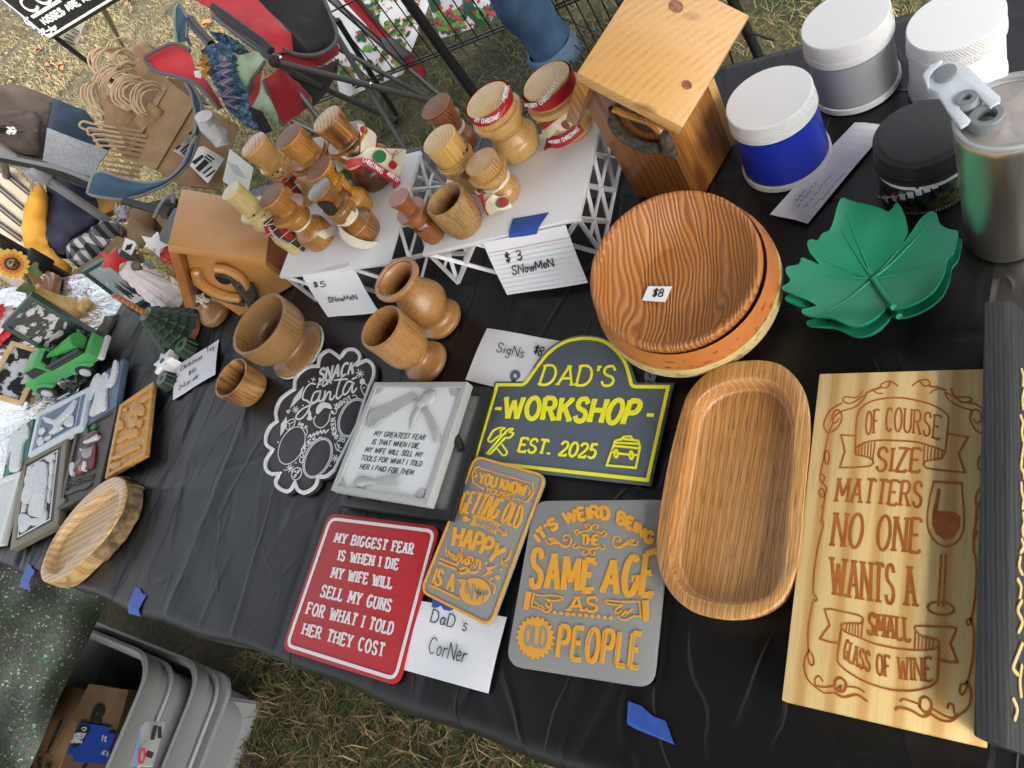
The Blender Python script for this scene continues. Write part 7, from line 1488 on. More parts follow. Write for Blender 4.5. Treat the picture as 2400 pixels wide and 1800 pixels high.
t, o, i_ = tray('wooden_tray', 'oval live edge wooden tray with dark bark at the far left front', zz(ZJ, 348, 1290, 352, 1210, 430, 1020, 545, 830, 690, 650, 850, 505, 950, 442, 1030, 436, 1075, 475, 1088, 560, 1055, 710, 975, 860, 870, 1000, 720, 1150, 590, 1275, 500, 1335, 410, 1350, 365, 1330),
     zz(ZJ, 392, 1230, 415, 1100, 500, 930, 640, 770, 800, 640, 925, 545, 985, 535, 1020, 580, 1000, 700, 920, 840, 790, 985, 630, 1130, 505, 1260, 430, 1265), zt_, .017, ACA, taper=-.03)
g = G(); c = sum(o, Vector())/96
bk = [p for p in o if ZJ(900, 380)[1] < proj(p)[1] and proj(p)[0] > ZJ(740, 0)[0] and proj(p)[1] < ZJ(0, 1120)[1]]
bk = [p for p in bk if (p-c).dot(at(*ZJ(1160, 800), zt_)-at(*ZJ(700, 900), zt_)) > 0]
bk.sort(key=lambda p: proj(p)[1])
rows = [[Vector((c.x+(p.x-c.x)*k*(1+.012*noise.noise(p*90)), c.y+(p.y-c.y)*k*(1+.012*noise.noise(p*90)), z)) for p in bk] for z, k in ((zt_-.003, 1.002), (zt_-.012, 1.03), (zt_-.026, 1.05), (ZT+.001, 1.035))]
if len(bk) > 3: make('bark_edge', G().sheet(rows, 2, .002, .0015, 60), M('tan_bark', (.07, .045, .022), .9, (.32, .21, .1), 55, bump=1., bs=120, bd=.003), t, smooth=60)
# engraved pine board
PINE = woodplank('knotty_pine_board', [(0, sc_((238, 208, 150))), (.55, sc_((234, 200, 140))), (.95, sc_((212, 168, 104)))], 'Y', 40, .016, .5, .15, .12, False, .1, rot=.02)
zq = TOP+.030; pbz = thing('engraved_board', 'pine board engraved with a wine glass joke and red brown scrollwork', 'sign', at(2090, 1300, ZT))
Q = [(1921, 876), (2318, 864), (2314, 1751), (1832, 1641)]
P4 = [at(*p, zq) for p in Q]; make('board', G().prism(P4, (0, 0, -.019)), PINE, pbz, bevel=.0008)
make('support_block', G().box(tuple((P4[0]+P4[2])/2-Vector((0, 0, .0225))), (.06, .2, .0065)), PINE, pbz)
CARVE = M('red_brown_carving', sc_((158, 88, 44), 1), .3, sc_((178, 108, 58), 1), 60, coat=.4)
g = G()
T_ = lambda s_, Z, b_, q_, w_, sf_=.0016: text(g, s_, zz(Z, *b_), zz(Z, *q_), zq, w_, .0003, serif=sf_, sp=.26)
T_('OF COURSE', ZQ, (845, 628, 1130, 596, 1478, 664), (852, 432, 1140, 392, 1500, 466), .0016, .0014)
T_('SIZE', ZQ, (935, 937, 1308, 946), (958, 735, 1325, 742), .0024, .002)
T_('MATTERS', ZQ, (588, 1200, 950, 1222, 1322, 1250), (612, 1000, 980, 1012, 1336, 1034), .0022, .002)
T_('NO ONE', ZQ, (552, 1582, 930, 1615, 1308, 1645), (590, 1297, 960, 1320, 1325, 1352), .0026, .0024)
T_('WANTS A', ZR, (495, 308, 820, 365, 1148, 402), (495, 20, 830, 65, 1135, 95), .0026, .0024)
T_('SMALL', ZR, (772, 620, 1105, 678), (792, 455, 1095, 492), .0022, .002)
T_('GLASS OF WINE', ZR, (585, 802, 860, 935, 1270, 985), (612, 655, 860, 775, 1268, 800), .0016, .0014)
def E_(Z, w_, *xy, sm=4): line(g, zz(Z, *xy), zq, w_, .0003, sm=sm)
E_(ZQ, .0016, 770, 465, 800, 400, 880, 340, 1000, 310, 1150, 305, 1300, 330, 1430, 370, 1530, 430, 1560, 480)
E_(ZQ, .0013, 768, 465, 760, 600, 755, 740, sm=0); E_(ZQ, .0013, 1560, 480, 1545, 620, 1530, 765, sm=0)
E_(ZQ, .0016, 755, 740, 830, 695, 950, 672, 1150, 675, 1300, 690, 1420, 725, 1530, 765)
E_(ZQ, .0016, 760, 632, 632, 625, 665, 765, 620, 908, 750, 905, 880, 895, 912, 870, 905, 840, 860, 815, 760, 795, 755, 740, sm=0); E_(ZQ, .0013, 905, 840, 925, 690, sm=0)
E_(ZQ, .0016, 1550, 612, 1725, 642, 1645, 785, 1700, 948, 1500, 930, 1370, 912, 1342, 880, 1360, 850, 1500, 825, 1530, 765, sm=0); E_(ZQ, .0013, 1342, 880, 1355, 705, sm=0)
for k in range(5): E_(ZQ, .0009, 790+k*26, 725-k*8, 782+k*26, 795+k*5, sm=0); E_(ZQ, .0009, 1385+k*30, 720+k*8, 1375+k*30, 840-k*4, sm=0)
# wine glass
E_(ZQ, .0022, 1432, 1028, 1672, 1040, sm=0); E_(ZQ, .0014, 1432, 1028, 1400, 1160, 1378, 1320, 1385, 1440, 1430, 1530, 1500, 1580, 1560, 1582, 1640, 1540, 1685, 1440, 1690, 1300, 1680, 1160, 1672, 1040)
blob(g, zz(ZQ, 1465, 1085, 1492, 1095, 1462, 1280, 1600, 1290, 1662, 1330, 1655, 1430, 1600, 1510, 1520, 1530, 1450, 1480, 1418, 1400, 1420, 1300, 1445, 1190), zq, .0003, 0)
E_(ZR, .0013, 1345, 0, 1335, 200, 1322, 395, sm=0); E_(ZR, .0013, 1380, 0, 1372, 200, 1360, 400, sm=0)
line(g, circ(ZR(1342, 418), 31, 24, 15, .12), zq, .0016, .0003, closed=True, sm=0)
# lower banner
E_(ZR, .0016, 560, 690, 405, 655, 480, 550, 440, 425, 560, 440, 700, 470, 740, 500, 720, 535, 640, 532, 580, 540, 572, 560, 600, 600, 700, 640, 820, 690, 1000, 730, 1150, 742, 1280, 735, 1325, 705, 1310, 660, 1200, 635, 1150, 590, 1150, 555, 1300, 560, 1465, 572, 1415, 690, 1470, 838, 1325, 815, sm=2)
E_(ZR, .0016, 572, 570, 555, 700, 540, 800, 560, 860, 650, 930, 780, 1000, 950, 1050, 1100, 1060, 1220, 1040, 1300, 1000, 1320, 930, 1325, 705, sm=2); E_(ZR, .0013, 738, 500, 725, 655, sm=0); E_(ZR, .0013, 1148, 580, 1140, 735, sm=0)
for k in range(5): E_(ZR, .0009, 615+k*22, 545-k*2, 605+k*24, 600+k*10, sm=0); E_(ZR, .0009, 1175+k*28, 630+k*8, 1168+k*28, 735-k*3, sm=0)
# vines
E_(ZQ, .0013, 1122, 202, 1060, 160, 990, 180, 975, 210, 1030, 215, 1060, 170); E_(ZQ, .0022, 975, 215, 900, 240, 850, 262); E_(ZQ, .0013, 905, 240, 950, 265, 990, 265)
E_(ZQ, .0013, 850, 262, 840, 300, 760, 380, 640, 420, 570, 470, 560, 520, 600, 510, 610, 480); E_(ZQ, .0013, 820, 240, 770, 300, 670, 295, 650, 330, 720, 350, 850, 270); E_(ZQ, .0016, 640, 350, 540, 410, 490, 500, 485, 560, 520, 605, 590, 570, 635, 500, 630, 430, 590, 410, 555, 460, 560, 500)
E_(ZQ, .0013, 565, 520, 530, 600, 500, 740, 485, 800, 500, 870, 520, 870, 530, 800, 510, 760, 490, 800, 465, 900, 450, 1000, 470, 1040, 490, 990, 460, 960); E_(ZQ, .0014, 470, 1040, 505, 1080, 490, 1150, 450, 1160, 440, 1110, 470, 1090, 490, 1150, 480, 1250, 470, 1340, 480, 1400, 460, 1480, 440, 1560, 420, 1650)
for c_ in ((470, 1250), (465, 1345), (460, 1370), (470, 1385), (455, 1145)): blob(g, circ(ZQ(*c_), 3.2, 8, 5), zq, .0003, 0)
E_(ZQ, .0013, 1248, 200, 1310, 155, 1380, 150, 1400, 190, 1350, 200, 1310, 160); E_(ZQ, .0022, 1400, 205, 1470, 215, 1535, 240); E_(ZQ, .0013, 1400, 265, 1440, 235, 1480, 225); E_(ZQ, .0013, 1530, 260, 1560, 320, 1660, 380, 1760, 410); E_(ZQ, .0015, 1580, 225, 1620, 290, 1740, 300, 1755, 330, 1680, 340, 1620, 300, 1540, 260); E_(ZQ, .0015, 1660, 340, 1780, 355, 1860, 400); E_(ZQ, .0015, 1760, 415, 1745, 480, 1790, 580, 1845, 610); E_(ZQ, .0013, 1760, 415, 1800, 405, 1840, 440, 1835, 500, 1800, 520, 1780, 490)
E_(ZR, .0013, 380, 0, 360, 120, 352, 290, 368, 320, 382, 345, 372, 362, 360, 350, 345, 400, 315, 560, 312, 700, 320, 745, 350, 790, 355, 850, 330, 855, 310, 790, 318, 745, 290, 800, 282, 880, 310, 970, 370, 1030, 440, 1075, 500, 1075); E_(ZR, .0016, 370, 1020, 440, 1030, 520, 1020); E_(ZR, .0013, 425, 985, 400, 945, 370, 960, 365, 1000, 380, 1025)
E_(ZR, .002, 515, 1020, 530, 970, 570, 960, 605, 1000, 590, 1060, 540, 1060, 520, 1040); E_(ZR, .0014, 605, 1025, 690, 1035, 748, 1068); E_(ZR, .002, 520, 1075, 590, 1108, 690, 1090, 768, 1138); E_(ZR, .0016, 540, 1040, 570, 1020, 560, 1060)
E_(ZR, .0014, 1610, 0, 1618, 150, 1605, 350, 1580, 490, 1560, 500, 1542, 520, 1552, 548, 1575, 535, 1578, 500, 1598, 620, 1590, 800, 1550, 985, 1500, 1010, 1490, 1070, 1510, 1090, 1540, 1050, 1550, 990, 1578, 1080, 1560, 1180, 1500, 1240, 1420, 1270, 1330, 1230, 1270, 1190); E_(ZR, .0014, 1450, 1240, 1440, 1170, 1405, 1165, 1395, 1195)
E_(ZR, .002, 1180, 1180, 1190, 1120, 1230, 1110, 1270, 1150, 1260, 1220, 1210, 1220, 1180, 1180); E_(ZR, .0014, 1030, 1140, 1060, 1125, 1180, 1165); E_(ZR, .002, 992, 1208, 1020, 1190, 1110, 1210, 1200, 1260, 1260, 1240); E_(ZR, .0018, 1270, 1240, 1340, 1285, 1420, 1295, 1480, 1250)
E_(ZQ, .0014, 1840, 800, 1815, 840, 1815, 910, 1838, 930); E_(ZQ, .0016, 1835, 1080, 1795, 1150, 1800, 1240, 1830, 1200); E_(ZQ, .0016, 1800, 1260, 1790, 1400, 1775, 1500, 1778, 1650)
for c_ in ((1810, 1240), (1798, 1350), (1800, 1475), (1780, 1500)): blob(g, circ(ZQ(*c_), 4.5, 8, 8), zq, .0003, 0)
make('engraving', g, CARVE, pbz)
# black board leaning on edge at the right
BW = woodplank('black_stained_board', [(0, (.02, .023, .026)), (.6, (.035, .04, .044)), (1, (.012, .014, .015))], 'Y', 160, .02, .6, .05, .4, True, .5)
zk = TOP+.062; bb = thing('painted_board', 'black stained board with gold lettering on its edge at the far right', 'sign', at(2340, 1200, ZT))
tl, tr, br, bl = at(2307, 707, zk), at(2373, 703, zk), at(2364, 1756, zk), at(2281, 1724, zk)
lo = [Vector((tl.x+.012, tl.y, ZT)), Vector((tr.x+.03, tr.y, ZT)), Vector((br.x+.03, br.y, ZT)), Vector((bl.x+.012, bl.y, ZT))]
g = G(); g.add([tl, tr, br, bl]+lo, [(3, 2, 1, 0), (4, 5, 6, 7), (0, 1, 5, 4), (1, 2, 6, 5), (2, 3, 7, 6), (3, 0, 4, 7)]); fixn(make('board', g, BW, bb, bevel=.0015))
nvb = (br-tr).cross(lo[1]-tr).normalized(); nvb = nvb if nvb.x > 0 else -nvb
def sb_(px, py):
    d = Vector(RW @ np.array([px-1200., py-900., F])); o = Vector((0, 0, CZ)); return o+d*((tr-o).dot(nvb)/d.dot(nvb))+nvb*.0005
g = G()
for q in ((2170, 460, 2190, 520, 2180, 600, 2195, 680), (2200, 700, 2190, 760, 2180, 820), (2180, 840, 2175, 900, 2195, 950, 2200, 1000), (2175, 1040, 2180, 1120, 2195, 1180, 2185, 1260), (2190, 1300, 2200, 1380, 2185, 1440, 2195, 1500), (2180, 1530, 2195, 1590, 2170, 1640), (2180, 60, 2195, 120, 2190, 200), (2200, 240, 2185, 320, 2195, 400)): line(g, zz(ZQ, *q), 0, .003, .0008, surf=sb_, nrm=nvb)
for q in ((1950, 20, 1940, 90, 1965, 150), (1930, 190, 1955, 250, 1945, 330), (1960, 360, 1930, 430, 1965, 520, 1935, 600), (1965, 690, 1920, 800, 1895, 880, 1930, 930), (1960, 860, 1945, 980, 1955, 1100), (1895, 1120, 1925, 1200, 1905, 1280)): line(g, zz(ZR, *q), 0, .003, .0008, surf=sb_, nrm=nvb)
make('gold_lettering', g, M('gold_paint', (.7, .56, .26), .35, metal=.3), bb)
# ------------------------------------------------------------------ jars, bowls and tumbler at the right
def knurl(nm, col, k=900): 
    m, N, L, P = newmat(nm); P.inputs['Base Color'].default_value = C(col); P.inputs['Roughness'].default_value = .35; P.inputs['Specular IOR Level'].default_value = .5
    tc = N.new('ShaderNodeTexCoord'); sp = N.new('ShaderNodeSeparateXYZ'); L.new(tc.outputs['Object'], sp.inputs[0])
    an = N.new('ShaderNodeMath'); an.operation = 'ARCTAN2'; L.new(sp.outputs[1], an.inputs[0]); L.new(sp.outputs[0], an.inputs[1])
    hs = []
    for s_ in (1, -1):
        a = N.new('ShaderNodeMath'); a.operation = 'MULTIPLY'; a.inputs[1].default_value = 90; L.new(an.outputs[0], a.inputs[0])
        b = N.new('ShaderNodeMath'); b.operation = 'MULTIPLY_ADD'; b.inputs[1].default_value = s_*k*1.6; L.new(sp.outputs[2], b.inputs[0]); L.new(a.outputs[0], b.inputs[2])
        c_ = N.new('ShaderNodeMath'); c_.operation = 'SINE'; L.new(b.outputs[0], c_.inputs[0]); hs.append(c_.outputs[0])
    mx = N.new('ShaderNodeMath'); mx.operation = 'MAXIMUM'; L.new(hs[0], mx.inputs[0]); L.new(hs[1], mx.inputs[1]); bumpit(N, L, P, mx.outputs[0], .6, .0008); return m
KNW = knurl('knurled_white_plastic', (.74, .74, .74)); LIDW = M('white_lid_plastic', (.78, .78, .79), .4, bump=.05, bs=600); KNB = knurl('knurled_black_plastic', (.014, .014, .014)); LIDB = M('black_speckled_lid', (.012, .012, .012), .55, (.035, .035, .036), 900, bump=.4, bs=900)
def jar(label, base, top, lid, body, ringr, tl, mat, lm, km, base_ring=True, tr=.07):
    A = Ax(base, top); t = thing('storage_jar', label, 'jar', A.loc)
    make('jar_body', G().lathe(A.xy, A.prof([(.0, body*.98), (.01, body), (tl-.05, body), (tl-.04, body*.94), (tl+.02, body*.94)], 0), 64), mat, t)
    make('lid_skirt', G().lathe(A.xy, A.prof([(tl, lid*.97), (tl+.01, lid*1.01), (tl+.09, lid*1.01), (tl+.095, lid*.975), (tl+.11, lid*.975), (tl+.115, lid), (.985, lid), (.995, lid*.985)], 0), 72), km, t)
    make('lid_top', G().lathe(A.xy, A.prof([(.99, lid*.96), (.9995, lid*.985), (1.003, lid*.975)], 0), 72), lm, t)
    if base_ring: make('base_ring', G().lathe(A.xy, A.prof([(-.01, ringr*.97), (.0, ringr), (tr, ringr), (tr+.01, ringr*.97)], 0), 64), km, t)
    return t, A
m, N, L, P = newmat('royal_blue_plastic'); P.inputs['Base Color'].default_value = (.012, .03, .36, 1); P.inputs['Roughness'].default_value = .38; v = coords(N, L, (1, 1, .01)); bumpit(N, L, P, ntex(N, L, v, 700, 2), .25, .0006); BLUEP = m
jar('royal blue jar with white knurled lid and base ring', ZD(672, 1030), ZD(490, 650), 111, 106, 111, .76, BLUEP, LIDW, KNW)
jar('silver grey jar with white knurled lid and base ring', ZD(1122, 548), ZD(985, 130), 113, 106, 110, .70, M('silver_grey_plastic', (.3, .31, .32), .32, spec=.6), LIDW, KNW)
jar('plain white jar at the top right behind the steel tumbler', ZD(1775, 520), ZD(1670, 130), 123, 118, 121, .70, LIDW, LIDW, KNW)
tj, AJ = jar('black lidded jar wrapped in a group photo print', ZD(1575, 1180), ZD(1420, 870), 124, 112, 116, .62, BLKF, LIDB, KNB, tr=.03)
make('lid_step', G().lathe(AJ.xy, AJ.prof([(1.0, 110), (1.03, 108), (1.035, 104)], 0), 64), LIDB, tj)
m, N, L, P = newmat('printed_photo_wrap'); P.inputs['Roughness'].default_value = .25; v = coords(N, L, (1, 1, 1)); L.new(ramp(N, L, ntex(N, L, v, 130, 5), [(.35, (.008, .014, .006)), (.5, (.03, .045, .015)), (.62, (.1, .12, .05)), (.75, (.02, .03, .012))]), P.inputs['Base Color'])
r0 = AJ.r(.1, 113); make('photo_wrap', G().lathe(AJ.xy, [(AJ.z(.06), r0), (AJ.z(.55), r0*1.01), (AJ.z(.56), r0)], 64, False), m, tj)
make('white_wrap_edge', G().lathe(AJ.xy, [(AJ.z(.53), r0*1.012), (AJ.z(.595), r0*1.016), (AJ.z(.6), r0)], 64, False), M('white_glossy_paper', (.7, .7, .68), .25), tj)
fj = AJ.cyl(r0*1.014); gs_, gd_, gk_ = G(), G(), G()
for k in range(9):
    x = 1265+k*52; y = 1290-k*k*1.9
    def bp(dx, dy): return ZD(x+dx, y+dy)
    nj = AJ.nrm(fj(*bp(0, 0)))
    gs_.ribbon([fj(*bp(0, -14)), fj(*bp(8, 22))], .0058, nj, .0005); gs_.ribbon([fj(*bp(-22, -8)), fj(*bp(22, -12))], .0022, nj, .0006)
    gd_.ribbon([fj(*bp(9, 24)), fj(*bp(16, 62))], .0046, nj, .0005); gk_.ribbon([fj(*bp(-5, -30)), fj(*bp(-3, -20))], .0034, nj, .0007)
make('print_shirts', gs_, M('print_white_shirts', (.6, .63, .68), .3), tj); make('print_trousers', gd_, M('print_dark_trousers', (.02, .025, .05), .3), tj); make('print_heads', gk_, M('print_faces', (.22, .12, .08), .3), tj)

# steel tumbler
m, N, L, P = newmat('brushed_steel'); P.inputs['Metallic'].default_value = 1; P.inputs['Roughness'].default_value = .32; P.inputs['Base Color'].default_value = (.88, .83, .76, 1); v = coords(N, L, (1, 1, .02)); bumpit(N, L, P, ntex(N, L, v, 900, 2), .12, .0004); STL = m
CLEAR = M('clear_plastic', (.85, .87, .9), .08, alpha=.3, spec=.8); FROST = M('frosted_clear_plastic', (.7, .76, .82), .2, alpha=.8, spec=.6)
AT = Ax((2357, 560), (2297, 252)); tt_ = thing('steel_tumbler', 'stainless steel tumbler of iced coffee with clear sliding lid', 'tumbler', AT.loc)
make('cup_wall', G().lathe(AT.xy, AT.prof([(0, 84), (.02, 92), (.06, 97), (.3, 112), (.93, 146), (.96, 148), (.97, 146), (.955, 142), (.6, 120), (.1, 80)], 0), 72, True), STL, tt_, smooth=40)
COF = M('iced_coffee', (.22, .14, .08), .1, (.5, .42, .34), 75, spec=.6)
make('coffee', G().lathe(AT.xy, AT.prof([(.945, 137), (.952, 137)], 0), 48), COF, tt_)
g = G()
for k in range(5):
    a, rr = k*1.3, random.uniform(.012, .026); g.box((AT.xy[0]+rr*math.cos(a), AT.xy[1]+rr*math.sin(a), AT.z(.953)-.004), (.017, .015, .0105), a)
make('ice_cubes', g, M('ice', (.42, .32, .23), .08), tt_, bevel=.003)
g = G()
for k in range(60):
    a, rr = random.gauss(2.2, 1.2), .036*math.sqrt(random.random()); g.ball((AT.xy[0]+rr*math.cos(a), AT.xy[1]+rr*math.sin(a), AT.z(.952)+.0006), random.uniform(.0006, .0014), 8)
make('foam_bubbles', g, M('milk_foam', (.4, .33, .27), .2), tt_)
make('lid_ring', G().lathe(AT.xy, AT.prof([(.945, 141), (.97, 149), (.99, 152), (1.0, 150), (1.003, 144), (.995, 138), (.97, 135), (.962, 134), (.962, 2)], 0), 72, False), CLEAR, tt_, smooth=40)
make('rim_gasket', G().tube([(AT.xy[0]+AT.r(.965, 139)*math.cos(a), AT.xy[1]+AT.r(.965, 139)*math.sin(a), AT.z(.985)) for a in np.linspace(0, 2*math.pi, 49)[:-1]], .0016, 6, closed=True), M('grey_silicone', (.3, .32, .34), .4), tt_)
zl = AT.z(1.05)
make('slider', G().prism([at(*p, zl) for p in zz(ZD, 1556, 480, 1600, 425, 1690, 395, 1780, 395, 1860, 438, 1960, 535, 2062, 625, 2058, 655, 1992, 692, 1950, 650, 1900, 605, 1850, 590, 1800, 605, 1782, 650, 1805, 710, 1868, 770, 1850, 795, 1800, 822, 1720, 720, 1650, 600, 1590, 565)], (0, 0, -.004)), FROST, tt_, bevel=.0012)
make('slider_lip', G().prism([at(*p, zl+.003) for p in zz(ZD, 1552, 480, 1600, 425, 1690, 380, 1650, 430, 1600, 480, 1590, 565)], (0, 0, -.007)), FROST, tt_, bevel=.001)
SIL = M('grey_soft_plastic', (.2, .22, .23), .45)
make('slider_button', G().prism([at(x, y, zl+.003) for x, y in circ(ZD(1705, 465), 29, 22, 18, -.5)], (0, 0, -.004)), SIL, tt_, bevel=.001)
g = G(); q = at(*ZD(1838, 640), zl); g.lathe((q.x, q.y), [(zl-.008, .011), (zl-.003, .0105), (zl, .008), (zl+.002, .008), (zl+.002, .004), (zl-.001, .003)], 24); make('hinge_peg', g, SIL, tt_)
q2 = at(*ZD(1970, 775), zl-.008); g = G(); g.lathe((q2.x, q2.y), [(zl-.012, .0125), (zl-.003, .0125), (zl-.002, .0115), (zl-.002, .0075), (zl-.006, .007), (zl-.012, .007)], 28, False); make('straw_ring', g, SIL, tt_)
make('hinge_link', G().tube([Vector((q.x, q.y, zl-.006)), Vector((q2.x, q2.y, zl-.008)).lerp(Vector((q.x, q.y, zl-.006)), .35)], .0062, 10, flat=.6), SIL, tt_)

# two stacked wood grain bowls
m, N, L, P = newmat('carved_grain_bowl'); v = coords(N, L, (1, 1, .3), (0, 0, -.15)); wv = N.new('ShaderNodeTexWave'); wv.wave_type = 'BANDS'; wv.bands_direction = 'X'; wv.wave_profile = 'SIN'
wv.inputs['Scale'].default_value = 62; wv.inputs['Distortion'].default_value = 17; wv.inputs['Detail'].default_value = 1.; wv.inputs['Detail Scale'].default_value = .6; mp = N.new('ShaderNodeVectorMath'); mp.operation = 'MULTIPLY'; mp.inputs[1].default_value = (1, .3, 1); L.new(v, mp.inputs[0]); L.new(mp.outputs[0], wv.inputs['Vector'])
L.new(ramp(N, L, wv.outputs['Fac'], [(.0, sc_((140, 84, 38))), (.35, sc_((172, 108, 54))), (1, sc_((182, 118, 60)))]), P.inputs['Base Color']); P.inputs['Roughness'].default_value = .42; bumpit(N, L, P, wv.outputs['Fac'], .6, .0016); GRAIN = m
BANDO = M('orange_wash_band', sc_((190, 118, 62)), .5, sc_((178, 104, 52)), 30, bump=.2, bs=200, coat=.2); BANDC = M('cream_worn_band', sc_((212, 196, 142)), .55, sc_((196, 176, 118)), 50, bump=.3, bs=200)
zr_ = TOP+.105; cb_ = at(1573, 628, zr_); Rb = 214/ppm((cb_.x, cb_.y), zr_)
AB = (cb_.x, cb_.y); vd_ = Vector((cb_.x, cb_.y, 0)).normalized(); RT_ = Matrix.Rotation(math.radians(14), 3, Vector((vd_.y, -vd_.x, 0)))
def tilt(g):
    g.v = [cb_+RT_ @ (p-cb_) for p in g.v]; return g
if (RT_ @ vd_).z < 0: RT_ = RT_.inverted()
ub = thing('grain_bowl', 'upper carved wood grain bowl holding the eight dollar tag', 'bowl', (*AB, zr_-.04))
fnb = lambda a, z, r: r*(1+.0012*math.sin(34*a+3*math.sin(5*a))*(1 if r > .05 else .3))
zd_ = lambda r: zr_-.002-.033*(1-min(1, r/(.91*Rb))**2.4)
P_ = smooth([(zr_-.030, Rb*.955), (zr_-.014, Rb*.985), (zr_-.006, Rb*.998), (zr_-.001, Rb*.985), (zr_+.0008, Rb*.96), (zr_, Rb*.93), (zr_-.0015, Rb*.905)]+[(zd_(Rb*k), Rb*k) for k in (.88, .82, .74, .62, .48, .32, .15, .0)], 4)
make('dish', tilt(G().lathe(AB, P_, 120, True, fnb)), GRAIN, ub, smooth=70)
lb_ = thing('grain_bowl', 'lower bowl with orange and cream bands beneath the carved bowl', 'bowl', (*AB, ZT))
ob = (AB[0]+.004, AB[1]-.002)
def bnd(nm, z0, r0, z1, r1, mt): return make(nm, tilt(G().lathe(ob, smooth([(z0, r0), ((z0+z1)/2, (r0+r1)/2*1.003), (z1, r1)], 4), 96, False)), mt, lb_, smooth=70)
bnd('rim_band', zr_-.036, Rb*1.095, zr_-.008, Rb*.995, BANDO); bnd('middle_band', zr_-.058, Rb*1.12, zr_-.036, Rb*1.0955, BANDC); bnd('foot_band', zr_-.0805, Rb*.92, zr_-.058, Rb*1.1195, BANDO)
make('inner_shelf', tilt(G().lathe(ob, [(zr_-.0082, Rb*.993), (zr_-.014, Rb*.985), (zr_-.03, Rb*.9), (zr_-.042, Rb*.5), (zr_-.043, 0)], 64, False)), BANDO, lb_)
g = G()
for k in range(90):
    a = random.uniform(-2.3, .9); z = zr_-random.choice([.03, .034, .04, .045, .05, .055, .02]); rr = Rb*(1.0975+.0245*((zr_-.036)-z)/.022)+.0008; n_ = 5; da = random.uniform(.02, .1)
    if z > zr_-.036: rr = Rb*1.095-(z-(zr_-.036))/.024*Rb*.087+.001
    if z < zr_-.058: rr = Rb*1.12
    pts = [Vector((ob[0]+rr*math.cos(a+da*i/n_), ob[1]+rr*math.sin(a+da*i/n_), z+random.uniform(-.0006, .0006))) for i in range(n_+1)]; g.ribbon(pts, random.uniform(.0003, .0012), (math.cos(a), math.sin(a), 0), .0002)
make('crackle_marks', tilt(g), M('dark_crackle', sc_((96, 66, 36)), .8), lb_)
tc8 = cb_+RT_ @ Vector((0, 0, -.0262)); tn8 = RT_ @ Vector((0, 0, 1))
def s8(px, py):
    d = Vector(RW @ np.array([px-1200., py-900., F])); o = Vector((0, 0, CZ)); return o+d*((tc8-o).dot(tn8)/d.dot(tn8))
tg = thing('price_tag', 'small white eight dollar tag in the carved bowl', 'tag', s8(*ZH(482, 682)))
make('paper', G().prism([s8(*ZH(*p)) for p in ((440, 645), (553, 646), (521, 720), (411, 712))], tn8*-.0006), PAPER, tg)
g = G(); text(g, '$8', zz(ZH, 460, 694, 508, 694), zz(ZH, 472, 658, 518, 660), 0, .0011, .0006, hand=True, surf=s8, nrm=tn8); make('handwriting', g, INK, tg)

